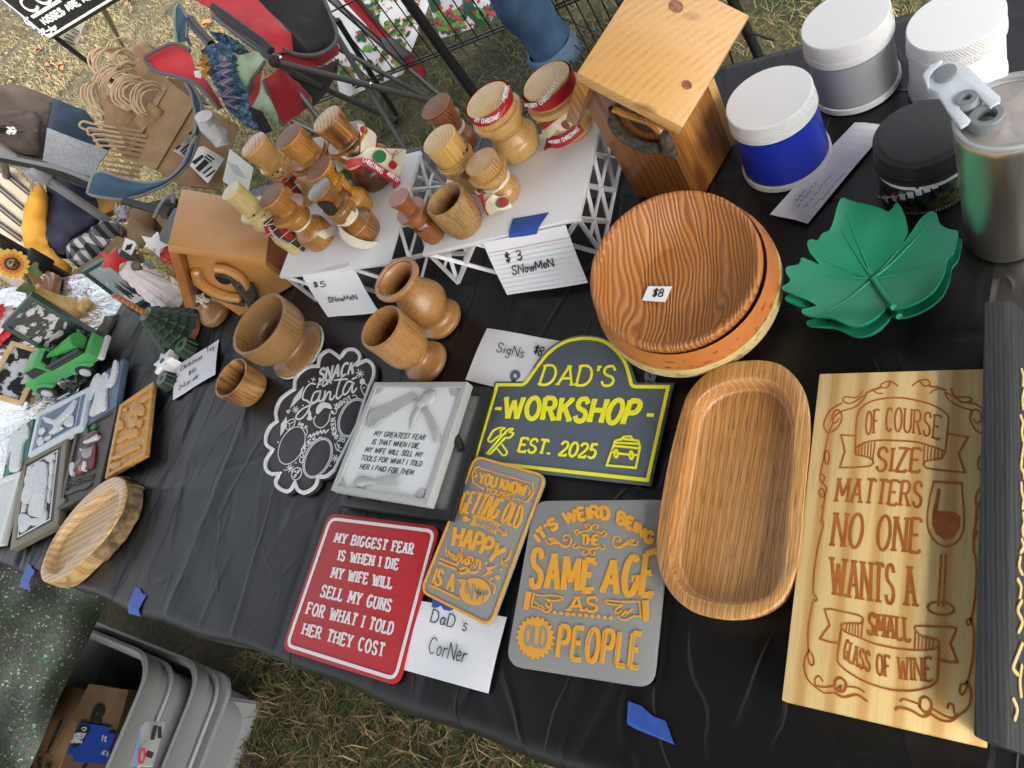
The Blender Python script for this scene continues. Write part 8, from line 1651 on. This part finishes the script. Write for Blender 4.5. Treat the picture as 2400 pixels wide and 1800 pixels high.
# two green leaf bowls
LEAFP = M('green_leaf_plastic', (.012, .2, .105), .42, (.016, .24, .13), 9, bump=.15, bs=700, spec=.5)
def leafbowl(label, dx, dy, zlift, rot):
    pts = [(1345, 222), (1380, 226), (1420, 242), (1500, 268), (1545, 285), (1572, 298), (1592, 280), (1612, 252), (1635, 280), (1655, 330), (1664, 385), (1648, 425), (1645, 438), (1662, 436), (1690, 400), (1710, 345), (1740, 310), (1772, 288), (1800, 300), (1815, 350), (1855, 375), (1900, 384), (1896, 420), (1880, 475), (1850, 515), (1838, 575), (1800, 650), (1740, 700), (1660, 735), (1600, 748), (1565, 737), (1545, 765), (1500, 808), (1440, 832), (1380, 828), (1300, 795), (1230, 785), (1172, 772), (1168, 752), (1235, 742), (1200, 715), (1120, 685), (1070, 655), (1110, 620), (1088, 575), (1098, 550), (1150, 540), (1165, 508), (1200, 530), (1250, 545), (1205, 490), (1190, 440), (1210, 425), (1240, 432), (1262, 398), (1295, 380), (1318, 325)]
    zb_ = TOP+.045+zlift; zc0 = TOP+.014+zlift; c = at(*ZH(1500, 610), zc0); c = c+Vector((dx, dy, 0)); t = thing('leaf_bowl', label, 'bowl', (c.x, c.y, zc0-.006))
    bd_ = smooth([ZH(*p) for p in pts], 3, True); n = len(bd_); B_ = []; hz = lambda d: .066*(min(d, .2)/.12)**1.9
    for k, p in enumerate(bd_):
        z = zc0+.03
        for _ in range(6): q = at(*p, z)+Vector((dx, dy, 0)); d = q-c; d.z = 0; z = zc0+hz(d.length)
        ca_, sa_ = math.cos(rot), math.sin(rot); B_.append(Vector((c.x+d.x*ca_-d.y*sa_, c.y+d.x*sa_+d.y*ca_, z)))
    loops = []; S_ = [.06, .2, .35, .5, .65, .8, .9, .97, 1.0]
    def sz(x, y): d = math.hypot(x-c.x, y-c.y); return zc0+hz(d)+.0042*noise.noise(Vector((x, y, 0))*32)*min(1, d/.05)
    for s in S_: loops.append([Vector((c.x+(b.x-c.x)*s, c.y+(b.y-c.y)*s, sz(c.x+(b.x-c.x)*s, c.y+(b.y-c.y)*s))) for b in B_])
    B_ = loops[-1]
    outl = [Vector((p.x*1.0, p.y*1.0, p.z-.0035)) for p in B_]
    outl2 = [[Vector((c.x+(b.x-c.x)*s, c.y+(b.y-c.y)*s, zc0-.006+hz(math.hypot(b.x-c.x, b.y-c.y)*s))) for b in B_] for s in (.95, .6, .3, .06)]
    fixn(make('leaf', loft(loops+[outl]+outl2), LEAFP, t, smooth=75))
    g = G()
    for k in (0, 12, 18, 24, 36, 45, 50, 56):
        b = B_[(k*3) % n]; st_ = at(*ZH(1548, 735), zb_)+Vector((dx, dy, 0)) if False else c
        q = [Vector((c.x+(b.x-c.x)*s, c.y+(b.y-c.y)*s, sz(c.x+(b.x-c.x)*s, c.y+(b.y-c.y)*s)+.0002)) for s in np.linspace(.05, .86, 10)]
        g.tube(q, [.0018*(1-.8*i/9) for i in range(10)], 6)
    b = B_[29*3 % n]; q = [Vector((c.x+(b.x-c.x)*s, c.y+(b.y-c.y)*s, sz(c.x+(b.x-c.x)*s, c.y+(b.y-c.y)*s)+.001)) for s in np.linspace(.0, .98, 10)]; g.tube(q, .0032, 8)
    make('vein', g, LEAFP, t, smooth=70); return t
leafbowl('lower green maple leaf bowl showing only its front rim', .004, -.012, 0, .03); leafbowl('upper green maple leaf bowl beside the steel tumbler', 0, 0, .011, 0)

# ------------------------------------------------------------------ pictures and plaques at the left
def plaque(nm, label, Qp, z, th, fw, fm, pm, rec=.004, cat='plaque'):
    c = at(*np.mean(Qp, 0), z); t = thing(nm, label, cat, (c.x, c.y, z-th)); framed(t, Qp, z, th, fw, fm, pm, rec); return t, (lambda px, py: at(px, py, z-rec))
def relief(nm, t, mat, blobs, z, h=.004, bumpy=0, Z=ZI, sm=3):
    for q in blobs: g = G(); blob(g, zz(Z, *q), z, h, sm); make(nm, g, mat, t, bevel=.0008, smooth=50)
WREL = M('white_relief_plastic', (.62, .63, .64), .45, bump=.9, bs=130, bd=.008)
GOLD = M('golden_oak_print', (.6, .31, .065), .4, (.5, .23, .045), 60, bump=.8, bs=110, bd=.006)
tq, _ = plaque('framed_relief', 'golden brown carved relief plaque nearest the open black cover', zz(ZI, 1030, 735, 1325, 530, 1255, 1165, 903, 1372), TOP+.026, .009, .0085, GOLD, GOLD)
extr('backing', flat(TOP+.016, *zz(ZI, 1030, 735, 1325, 530, 1255, 1165, 903, 1372)), TOP+.0168, .012, BPL, tq)
zq_ = TOP+.022
relief('carved_figures', tq, GOLD, [(1120, 800, 1200, 720, 1260, 760, 1240, 830, 1180, 830, 1130, 890), (1140, 840, 1200, 830, 1190, 900, 1150, 940, 1120, 910), (1090, 980, 1160, 940, 1210, 960, 1190, 1010, 1110, 1030), (1020, 1060, 1080, 990, 1110, 1010, 1060, 1060), (980, 1190, 1060, 1150, 1130, 1110, 1210, 1080, 1215, 1110, 1130, 1150, 1050, 1190, 985, 1215), (1060, 780, 1110, 760, 1100, 800), (1220, 700, 1290, 640, 1300, 660, 1240, 720), (960, 1260, 1030, 1230, 1060, 1250, 990, 1300), (1010, 900, 1060, 870, 1080, 920, 1020, 960), (1190, 880, 1240, 860, 1230, 920, 1200, 930)], zq_)
BRP = M('dark_brown_print', (.055, .043, .034), .55, bump=.4, bs=120, bd=.002)
ts_, _ = plaque('framed_relief', 'dark brown relief plaque of a bearded man in a maroon robe', zz(ZI, 655, 945, 1015, 738, 850, 1478, 500, 1645), TOP+.022, .016, .010, BRP, BRP)
zq_ = TOP+.018; MAR = M('maroon_paint', (.12, .008, .016), .5, bump=.4, bs=200)
relief('robe', ts_, MAR, [(690, 1160, 740, 1090, 790, 1100, 840, 1080, 838, 1180, 820, 1280, 760, 1300, 700, 1340, 660, 1310, 700, 1230)], zq_, .005); relief('cap', ts_, MAR, [(745, 1045, 790, 990, 850, 960, 868, 985, 850, 1010, 780, 1060)], zq_, .007)
relief('fur_trim', ts_, WREL, [(750, 1060, 800, 1040, 866, 1000, 868, 1030, 820, 1060, 760, 1080), (632, 1270, 650, 1240, 670, 1255, 650, 1350, 632, 1340), (745, 1235, 770, 1240, 760, 1300, 735, 1310), (712, 1130, 730, 1120, 732, 1145)], zq_, .008)
relief('face', ts_, SKIN, [(758, 1090, 820, 1070, 826, 1110, 800, 1150, 765, 1140)], zq_, .006); relief('eye_mask', ts_, BLKD, [(760, 1095, 820, 1075, 818, 1100, 765, 1115)], zq_, .0075)
relief('beard', ts_, M('grey_beard_paint', (.3, .3, .3), .7, bump=.6, bs=200), [(730, 1150, 755, 1120, 790, 1140, 815, 1110, 815, 1160, 780, 1200, 740, 1195)], zq_, .0075); relief('mitten', ts_, SKIN, [(640, 1280, 665, 1280, 660, 1320, 642, 1320), (705, 1270, 740, 1265, 735, 1305, 710, 1315)], zq_, .007)
relief('bottle', ts_, M('grey_green_paint', (.12, .14, .12), .5), [(660, 1270, 690, 1220, 718, 1200, 722, 1225, 690, 1270, 670, 1295), (512, 1610, 540, 1570, 575, 1545, 580, 1570, 540, 1610, 516, 1625)], zq_, .006); relief('holly_sprig', ts_, GRNP, [(740, 980, 760, 935, 778, 960, 770, 1000, 750, 1010), (800, 950, 830, 905, 848, 915, 830, 950), (765, 1000, 790, 985, 780, 1010)], zq_, .006)
g = G(); text(g, 'CHRISTMAS', zz(ZI, 585, 1450, 810, 1375), zz(ZI, 600, 1400, 825, 1330), zq_, .0022, .0025); line(g, zz(ZI, 560, 1500, 620, 1490, 680, 1460, 740, 1450, 790, 1420), zq_, .008, .003); make('raised_words', g, BRP, ts_)
TANF = M('khaki_frame', (.17, .145, .095), .5); PBK = M('black_panel_print', (.02, .02, .024), .5)
tt2, _ = plaque('framed_relief', 'khaki framed white carved relief with leafy border at the front left', [*zz(ZI, 190, 1215, 580, 1010), ZJ(500, 850), ZJ(85, 1065)], TOP+.022, .015, .016, TANF, PBK, .003)
zq_ = TOP+.019
make('white_liner', G().ribbon(flat(zq_, *zz(ZI, 243, 1275, 500, 1130), ZJ(435, 800), ZJ(158, 955)), .0026, (0, 0, 1), .0015, closed=True), WP, tt2)
relief('carved_figure', tt2, WREL, [(300, 1290, 350, 1240, 410, 1240, 430, 1300, 425, 1420, 410, 1560, 395, 1690, 340, 1710, 270, 1680, 290, 1560, 310, 1500, 260, 1590, 210, 1570, 230, 1460, 270, 1380)], zq_, .007)
relief('leaf_border', tt2, WREL, [(250, 1300, 290, 1270, 280, 1330, 250, 1340), (235, 1360, 270, 1330, 260, 1400, 230, 1420), (405, 1200, 480, 1160, 480, 1210, 430, 1230), (445, 1230, 475, 1230, 470, 1330, 445, 1340), (440, 1360, 465, 1340, 455, 1460, 435, 1450), (430, 1480, 450, 1470, 440, 1580, 425, 1570), (180, 1700, 230, 1680, 290, 1720, 260, 1780, 190, 1840), (290, 1720, 360, 1710, 400, 1640, 420, 1690, 380, 1750, 290, 1780), (220, 1590, 245, 1600, 230, 1660, 205, 1660)], zq_, .005)
PBL = M('pale_blue_frame', (.5, .56, .6), .45); SLB = M('slate_blue_panel', (.09, .13, .2), .5)
td, _ = plaque('framed_relief', 'pale framed relief of a white dove on slate blue', zz(ZI, 322, 805, 778, 572, 708, 925, 238, 1182), TOP+.03, .016, .011, PBL, SLB)
zq_ = TOP+.026
make('white_liner', G().ribbon(flat(zq_, *zz(ZI, 365, 838, 705, 650, 652, 925, 305, 1118)), .0018, (0, 0, 1), .0015, closed=True), PBL, td)
relief('dove', td, WREL, [(385, 850, 430, 850, 480, 870, 520, 850, 590, 780, 660, 700, 672, 715, 620, 820, 560, 880, 540, 920, 560, 940, 470, 990, 440, 985, 480, 940, 470, 910, 410, 890)], zq_, .006); relief('blossom_relief', td, WREL, [(345, 960, 385, 930, 400, 960, 360, 1000), (335, 1040, 370, 1010, 390, 1060, 340, 1090), (560, 900, 600, 850, 640, 830, 640, 900, 600, 930), (400, 1020, 450, 1000, 440, 1030, 400, 1050)], zq_, .004)
tan_, _ = plaque('framed_relief', 'frameless slate blue plaque of a winged white angel', zz(ZI, 825, 505, 1068, 332, 1000, 742, 762, 902), TOP+.024, .014, .002, SLB, SLB, .001)
ANG = [(905, 480, 925, 460, 950, 480, 945, 520, 970, 500, 1000, 370, 1025, 360, 1030, 430, 1000, 540, 960, 590, 935, 600, 930, 760, 880, 800, 800, 840, 800, 790, 830, 700, 850, 600, 820, 640, 785, 700, 790, 600, 830, 500, 870, 470, 890, 500)]
relief('angel', tan_, WREL, ANG, TOP+.023, .006)
GRF = M('green_panel_print', (.04, .16, .11), .5)
ta2, _ = plaque('framed_relief', 'frameless green plaque of a winged white angel at the left edge', zz(ZI, 95, 985, 290, 850, 232, 1190, 20, 1380), TOP+.024, .014, .002, GRF, GRF, .001)
relief('angel', ta2, WREL, [(150, 960, 190, 960, 200, 920, 230, 900, 262, 930, 255, 1010, 220, 1060, 200, 1180, 180, 1290, 110, 1320, 100, 1250, 120, 1130, 90, 1180, 70, 1260, 80, 1120, 110, 1010)], TOP+.023, .006)
tw2, _ = plaque('framed_relief', 'white framed white relief plaque cut by the left photo edge', zz(ZI, -160, 1420, 178, 1300, 70, 1660, -220, 1850) if False else [ZI(-150, 1420), ZI(180, 1305), ZJ(5, 1010), ZJ(-200, 1050)], TOP+.024, .014, .013, M('white_frame_plastic', (.62, .65, .63), .45), WREL)
# standing pictures
GFR = M('dark_green_frame', (.012, .05, .035), .45); TPN = M('pale_wood_frame', sc_((222, 196, 150)), .5, sc_((206, 176, 126)), 30)
def standing(label, bl_, br_, tl_, lean, th, fw, fm, pm, z0=TOP+.003):
    """picture frame standing on the table: two bottom corners and one top corner in pixels"""
    a, b = at(*bl_, z0), at(*br_, z0); e = (b-a).normalized(); back = Vector((-e.y, e.x, 0)); back = back if back.dot(a) > 0 else -back
    hz = zof((a.x+back.x*lean, a.y+back.y*lean), *tl_)-z0; u = back*lean+Vector((0, 0, hz)); c = (a+b)/2; nv = e.cross(u).normalized(); nv = nv if nv.dot(Vector((0, 0, CZ))-c) > 0 else -nv
    t = thing('framed_picture', label, 'picture', c); W_ = (b-a).length; o = [a, b, b+u, a+u]; i_ = [a+e*fw+u*(fw/u.length), b-e*fw+u*(fw/u.length), b-e*fw+u*(1-fw/u.length), a+e*fw+u*(1-fw/u.length)]
    g = G(); k = range(4); g.add(o+i_+[p-nv*.006 for p in i_]+[p-nv*th for p in o], [(j, (j+1) % 4, 4+(j+1) % 4, 4+j) for j in k]+[(4+j, 4+(j+1) % 4, 8+(j+1) % 4, 8+j) for j in k]+[(j, 12+j, 12+(j+1) % 4, (j+1) % 4) for j in k]+[(15, 14, 13, 12)])
    fixn(make('frame', g, fm, t)); make('picture_panel', G().prism([p-nv*.005 for p in i_], -nv*.003), pm, t)
    return t, (lambda x, y: a+e*(fw+x*(W_-2*fw))+u*((fw+y*(u.length-2*fw))/u.length)-nv*.0045), nv
def picmat(nm, stops, sc=22, st=(1, 1, 1)):
    m, N, L, P = newmat(nm); L.new(ramp(N, L, ntex(N, L, coords(N, L, st, rnd=2.), sc, 6, .6), stops), P.inputs['Base Color']); P.inputs['Roughness'].default_value = .4; return m
tW, sW, nW = standing('green framed winter landscape behind the white toy tree', ZE(1130, 1205), ZE(1330, 1105), ZE(640, 985), .02, .02, .008, GFR, picmat('winter_sky_print', [(.3, (.2, .24, .26)), (.5, (.33, .36, .37)), (.7, (.48, .5, .5))], 9))
g = G(); rq = random.Random(3)
for k in range(15):
    x, h_ = rq.uniform(.3, .98), rq.uniform(.12, .42); y = .08+rq.uniform(0, .15)
    for q in range(6): yy = y+h_*q/6; ww = .05*(1-q/6.5); g.prism([sW(min(max(p[0], 0), 1), min(p[1], 1))+nW*(.0006+k*2e-5) for p in ((x-ww, yy), (x+ww, yy), (x, yy+h_*.25))], -nW*.0004)
make('painted_trees', g, M('dark_pine_print', (.012, .018, .02), .6), tW)
g = G(); g.prism([sW(x, y)+nW*.0003 for x, y in ((0, 0), (1, 0), (1, .22), (.6, .16), (.3, .26), (0, .2))], -nW*.0003)
for k in range(40): x, y = rq.uniform(.02, .98), rq.uniform(.3, .97); g.prism([sW(*p)+nW*.0005 for p in circ((x, y), .008, 6, .006)], -nW*.0004)
g.prism([sW(*p)+nW*.0006 for p in circ((.16, .62), .04, 12, .03)], -nW*.0004); make('painted_snow', g, WREL, tW)
BWP = picmat('black_white_relief_print', [(.42, (.012, .012, .014)), (.5, (.02, .02, .022)), (.53, (.5, .51, .53)), (.7, (.62, .63, .65))], 34)
tG, sG, nG = standing('green framed black and white relief picture behind the toy truck', ZE(600, 1690), ZE(840, 1435), ZE(10, 1350), .03, .035, .009, GFR, picmat('lettered_relief_print', [(.40, (.01, .01, .012)), (.52, (.02, .02, .02)), (.54, (.5, .5, .5)), (.7, (.6, .6, .6))], 30, (1, 1, 2)))
tB, sB, nB = standing('pale wood framed black and white picture left of the toy truck', ZI(190, 738), ZI(425, 280), ZI(-125, 565), .045, .012, .011, TPN, BWP)
# crate, block, boot vase and sunflower
wb = thing('wooden_crate', 'orange brown wooden crate behind the sunflower at the left edge', 'crate', at(*ZE(0, 1000)))
make('side', G().prism([at(*p, TOP+.1) for p in zz(ZE, -200, 640, 40, 720, 215, 960, -60, 900)], (0, 0, -.09)), W_CED, wb, bevel=.002)
wk = thing('wooden_block', 'small reddish brown wooden block right of the sunflower leaves', 'block', at(*ZE(430, 1020)))
zk2 = TOP+.03; make('body', G().prism([at(*p, zk2) for p in zz(ZE, 352, 1000, 395, 862, 462, 880, 470, 905, 440, 1035, 425, 1050)], (0, 0, -.024)), W_BROWN, wk, bevel=.003)
AV2 = Ax(ZE(665, 1235), ZE(300, 1030)); vb = thing('boot_vase', 'tan boot shaped vase holding the sunflower', 'vase', AV2.loc)
make('vase_body', G().lathe(AV2.xy, AV2.prof([(0, 29), (.04, 31), (.2, 30), (.4, 24), (.6, 18), (.85, 15), (.97, 17), (1, 18)]+[(1.0, 15), (.9, 12), (.5, 12)]), 32), W_BUTTER, vb)
e_ = AV2.cyl(AV2.r(.15, 30))(*ZE(690, 1160)); make('boot_toe', G().ball(e_+Vector((.012, .0, -.006)), AV2.r(.1, 22), 16, (1.1, .9, .8)), W_BUTTER, vb)
sfw = thing('sunflower', 'yellow and orange artificial sunflower with jewelled centre in the boot vase', 'flower', at(*ZE(300, 1030), AV2.z1)); dS = (ray(0, 0, 1)-ray(0, 0, 0)).length
top_ = AV2.xy; vt = Vector((AV2.xy[0], AV2.xy[1], AV2.z1)); dd_ = (vt-Vector((0, 0, CZ))).length-.02
cF = ray(*ZE(105, 805), dd_); nF = (Vector((0, 0, CZ))-cF).normalized(); uF = nF.cross(Vector((0, 0, 1))).normalized(); vF = nF.cross(uF); rF = 31*dd_/1750
YEP = M('yellow_petal', (.75, .42, .015), .5); ORP = M('orange_petal', (.62, .15, .02), .5)
for k in range(16):
    a = k*2*math.pi/16
    for nm, m_, r0_, r1_, wd, lf_ in (('petal', YEP, .35, 1.0, .2, 0), ('inner_petal', ORP, .3, .68, .13, .003)):
        d_ = uF*math.cos(a)+vF*math.sin(a); s_ = -uF*math.sin(a)+vF*math.cos(a); mid = (r0_+r1_)/2
        g = G(); g.prism([cF+nF*(lf_+.002*math.sin(k*2))+d_*rF*x+s_*rF*y for x, y in ((r0_, -wd*.5), (mid, -wd), (r1_*.93, -wd*.6), (r1_, 0), (r1_*.93, wd*.6), (mid, wd), (r0_, wd*.5))], -nF*.002); make(nm, g, m_, sfw)
g = G(); g.ball(cF+nF*.003, rF*.36, 16); make('jewel_centre', g, M('amber_jewel', (.28, .1, .005), .08, (.06, .02, .002), 160, spec=.8, coat=1), sfw)
make('seed_ring', G().tube([cF+nF*.004+(uF*math.cos(a)+vF*math.sin(a))*rF*.37 for a in np.linspace(0, 6.283, 25)[:-1]], rF*.06, 8, closed=True), BLKD, sfw)
GLF = M('sunflower_green', (.05, .09, .02), .6, (.1, .14, .04), 60)
make('stem', G().tube([cF-nF*.01, ray(*ZE(230, 920), dd_+.01), vt], .004, 8), GLF, sfw)
for q in ((230, 850, 265, 820, 300, 785, 335, 800, 330, 850, 362, 880, 350, 920, 300, 920, 250, 900), (130, 1040, 165, 1000, 210, 965, 280, 980, 305, 1000, 300, 1040, 250, 1090, 230, 1100, 225, 1060, 180, 1050)): make('leaf', panel([ray(*p, dd_) for p in zz(ZE, *q)], .002, .006, 30, .02), GLF, sfw)

# stacking toys
def gear(n, k): return lambda a, z, r: r*(1+k*(1 if math.sin(n*a) > 0 else -1)*min(1, abs(math.sin(n*a))*2.5))
ORB = M('orange_brown_print', (.36, .13, .045), .5); WTP = M('white_pink_print', (.68, .62, .64), .45); RDP = M('bright_red_print', (.5, .006, .012), .42); DGP = M('dark_green_print', (.012, .028, .012), .5); GTOP = M('sage_green_print', (.1, .16, .1), .5)
def toytree(label, base, top, hw0, hw1, n, mats, t0=.08, t1=.9, pole=None, star_=None, disk=None, topm=None):
    A = Ax(base, top); t = thing('stacking_tree', label, 'toy', A.loc)
    if disk: make('base_disk', G().lathe(A.xy, A.prof([(0, disk), (.02, disk*1.03), (t0-.02, disk*1.02), (t0, disk*.95)], 0), 40), ORB, t)
    for k in range(n):
        a, b = t0+(t1-t0)*k/n, t0+(t1-t0)*(k+1)/n; ra = hw0+(hw1-hw0)*k/n; rb = hw0+(hw1-hw0)*(k+.9)/n
        g = G(); g.lathe(A.xy, A.prof([(a, ra*1.0), (a+.006, ra*1.13), (a+.02, ra*1.11), (b-.004, rb*.92), (b-.001, rb*.86)], 0), 120, True, gear(11, .05)); make('tier_ring', g, mats[k % len(mats)], t, smooth=25)
    if topm: make('top_face', G().lathe(A.xy, A.prof([(t1-.001, hw1*.94), (t1+.004, hw1*.95)], 0), 120, True, gear(11, .06)), topm, t)
    if pole:
        g = G(); A_ = [(A.xy[0]+.0011*math.cos(q*1.1), A.xy[1]+.0011*math.sin(q*1.1), A.z(t1+(1-t1)*q/40)) for q in range(41)]; g.tube(A_, A.r(1, pole), 10); make('spiral_post', g, ORB, t, smooth=60)
    if star_:
        c = Vector((*A.xy, A.z(t1)))+Vector((0, 0, star_*.75)); nv = (Vector((0, 0, CZ))-c).normalized(); nv.z *= .4; nv.normalize(); e = nv.cross(Vector((0, 0, 1))).normalized(); u = e.cross(nv)
        g = G(); g.prism([c+nv*.008+e*x+u*y for x, y in star((0, 0), star_, star_*.48, 5, math.pi/2)], -nv*.018); make('star', g, star_m, t, bevel=.0015)
    return t, A
star_m = RDP; toytree('white toy stacking tree topped with a red star', ZE(1560, 1140), ZE(960, 780), 44, 17, 6, [WTP], .1, .86, star_=.028, disk=48)
star_m = WHT; toytree('red toy stacking tree topped with a white star behind the cedar birdhouse', ZE(1720, 900), ZE(1270, 610), 40, 16, 5, [RDP], .08, .72, star_=.028)
toytree('red and white toy stacking tree cut by the left photo edge', ZE(70, 1370), ZE(-190, 1010), 52, 26, 5, [RDP, WTP], .06, .95)
toytree('dark green toy stacking tree with a bare spiral post', ZE(1590, 1430), ZE(925, 1165), 58, 20, 5, [DGP], .09, .56, pole=6.5, disk=56, topm=GTOP)
def ringtoy(label, base, top, hw0, hw1, mt, face, rot=.0):
    A = Ax(base, top); t = thing('toy_ring', label, 'toy', A.loc); g = G(); g.lathe(A.xy, A.prof([(0, hw0*.97), (.03, hw0), (.97, hw1), (1, hw1*.97)], 0), 130, True, gear(12, .07)); make('ring', g, mt, t, smooth=25)
    make('top_face', G().lathe(A.xy, A.prof([(1.0, hw1*.94), (1.012, hw1*.93)], 0), 130, True, gear(12, .08)), face, t); make('hex_hole', G().lathe(A.xy, A.prof([(1.0, hw1*.42), (1.02, hw1*.40)], 0), 6), BLKD, t)
ringtoy('small dark green gear ring right of the toy tree foot', ZE(1650, 1555), ZE(1555, 1515), 27, 22, DGP, GTOP); ringtoy('smallest dark green gear ring in front of the white toy star', ZI(1480, 545), ZI(1385, 522), 25, 19, DGP, GTOP)
tS = thing('toy_star', 'loose white toy star between the two green gear rings', 'toy', at(*ZI(1430, 400)))
zS = TOP+.034; cS = at(*ZI(1400, 352), zS); g = G(); g.prism([cS+Vector((x, y, 0)) for x, y in star((0, 0), .029, .015, 6, .3)], (0, 0, -.026)); make('star', g, WHT, tS, bevel=.0015)
make('star_hole', G().lathe((cS.x, cS.y), [(zS, .007), (zS+.0006, .0068)], 6), PIPE, tS)

# toy truck
wf, wr_ = at(*ZI(470, 640), TOP+.004), at(*ZI(800, 462), TOP+.004); fx = (wf-wr_); Lw = fx.length; fx.normalize(); sx_ = Vector((-fx.y, fx.x, 0)); sx_ = sx_ if sx_.dot(wf) > 0 else -sx_
TGR = M('bright_green_print', (.065, .33, .1), .5, bump=.1, bs=600); TBK = M('truck_black_print', (.012, .012, .013), .5); TWH = M('truck_white_print', (.6, .6, .6), .5)
tk = thing('toy_truck', 'bright green toy pickup truck carrying a green tree', 'toy', (wf+wr_)/2)
def tp(x, s, z): return wr_+fx*(x*Lw)+sx_*(s*Lw*.6)+Vector((0, 0, z*Lw*.63))
def side(nm, prof, s0, s1, mt, bev=.003): g = G(); g.prism([tp(x, s0, z) for x, z in prof], sx_*((s1-s0)*Lw*.6)); return fixn(make(nm, g, mt, tk, bevel=bev))
side('bed', [(-.42, .22), (.5, .22), (.5, .56), (.47, .6), (-.40, .6), (-.42, .56)], .02, .68, TGR)
side('bed_floor', [(-.36, .595), (.42, .595), (.42, .606), (-.36, .606)], .09, .61, TBK, 0)
side('cab', [(.46, .25), (1.0, .25), (1.0, .62), (.96, .66), (.86, .93), (.8, .98), (.56, .98), (.5, .92), (.47, .66)], .04, .66, TGR, .004)
side('hood', [(.95, .22), (1.22, .22), (1.25, .3), (1.24, .56), (1.19, .62), (.98, .66)], .08, .62, TGR, .005)
for x in (0, 1):
    a_ = np.linspace(0, math.pi, 13); side('fender', [(x+.25*math.cos(q), .2+.27*math.sin(q)) for q in a_], -.04, .74, TGR, .003)
    for s in (-.05, .62):
        c = tp(x, s, .17); g = G(); R3 = Matrix((fx, sx_, Vector((0, 0, 1)))).transposed(); ang = np.linspace(0, 2*math.pi, 25)[:-1]
        g.prism([c+R3 @ Vector((.155*Lw*math.cos(q), 0, .155*Lw*math.sin(q))) for q in ang], sx_*(.13*Lw)); w_ = fixn(make('wheel', g, TBK, tk, bevel=.001))
        s2 = -.004*1 if s < 0 else .13*Lw; g = G(); g.prism([c+sx_*(s2 if s < 0 else .13*Lw+.001)+R3 @ Vector((.085*Lw*math.cos(q), 0, .085*Lw*math.sin(q))) for q in ang], sx_*(.004 if s < 0 else .003)); h_ = fixn(make('hub_cap', g, TWH, w_))
g = G(); g.prism([tp(x, .036, z) for x, z in ((.52, .66), (.9, .66), (.82, .92), (.57, .92))], sx_*.001); make('side_window', g, TBK, tk); g = G(); g.prism([tp(.955-.1*q+.012, s, .67+.25*q) for s, q in ((.12, .05), (.58, .05), (.56, .92), (.14, .92))], -fx*.001); make('windscreen', g, TBK, tk)
g = G(); g.prism([tp(.462, s, z) for s, z in ((.15, .7), (.55, .7), (.53, .9), (.17, .9))], fx*.001); make('rear_window', g, TBK, tk)
side('bumper', [(-.5, .2), (-.42, .2), (-.42, .32), (-.5, .32)], -.02, .72, TWH, .002); side('bumper', [(1.25, .2), (1.3, .2), (1.3, .3), (1.25, .3)], .02, .68, TWH, .002)
for z in (.66, .74):
    for s in (.05, .65): make('side_rail', G().tube([tp(-.38, s, z), tp(.44, s, z)], .035*Lw, 4), TBK, tk)
for s in (.2, .5): g = G(); g.ball(tp(1.255, s, .42), .05*Lw, 10); make('headlight', g, TWH, tk)
g = G(); A_ = [tp(-.3+q*.085, .38, .76+.006*q) for q in range(11)]; g.tube(A_, [.14*Lw*(1-q/10.5) for q in range(11)], 16)
for i, v in enumerate(g.v): g.v[i] = v+Vector((noise.noise(v*400), noise.noise(v*400+Vector((7, 0, 0))), noise.noise(v*400+Vector((0, 9, 0)))))*.0018
ct = thing('toy_christmas_tree', 'small fuzzy bright green toy tree lying in the truck bed', 'toy', tp(0, .35, .62)); make('foliage', g, M('fuzzy_green', (.03, .3, .05), .8, (.08, .42, .1), 300, bump=1, bs=500, bd=.004), ct)

# ------------------------------------------------------------------ unseen stall canopy, added and sized to shade table and lawn
cn = thing('shade_canopy', 'unseen dark grey canopy roof added to shade the stall table', 'canopy', (-.4, .5, 0))
CANV = M('grey_canopy_canvas', (.1, .1, .105), .8); ap = Vector((-.4, .5, 2.9)); zc2 = 2.35
cs_ = [Vector((-1.6, -2.6, zc2)), Vector((1.6, -2.6, zc2)), Vector((1.6, 1.6, zc2)), Vector((-1.6, 1.6, zc2))]
g = G()
for k in range(4): a, b = cs_[k], cs_[(k+1) % 4]; g.add([a, b, ap, a+Vector((0, 0, .006)), b+Vector((0, 0, .006)), ap+Vector((0, 0, .006))], [(2, 1, 0), (3, 4, 5), (0, 1, 4, 3)])
make('roof', g, CANV, cn)
for k in (1, 2): make('leg', G().tube([(cs_[k].x, cs_[k].y, 0), tuple(cs_[k])], .018, 8), BLK, cn)
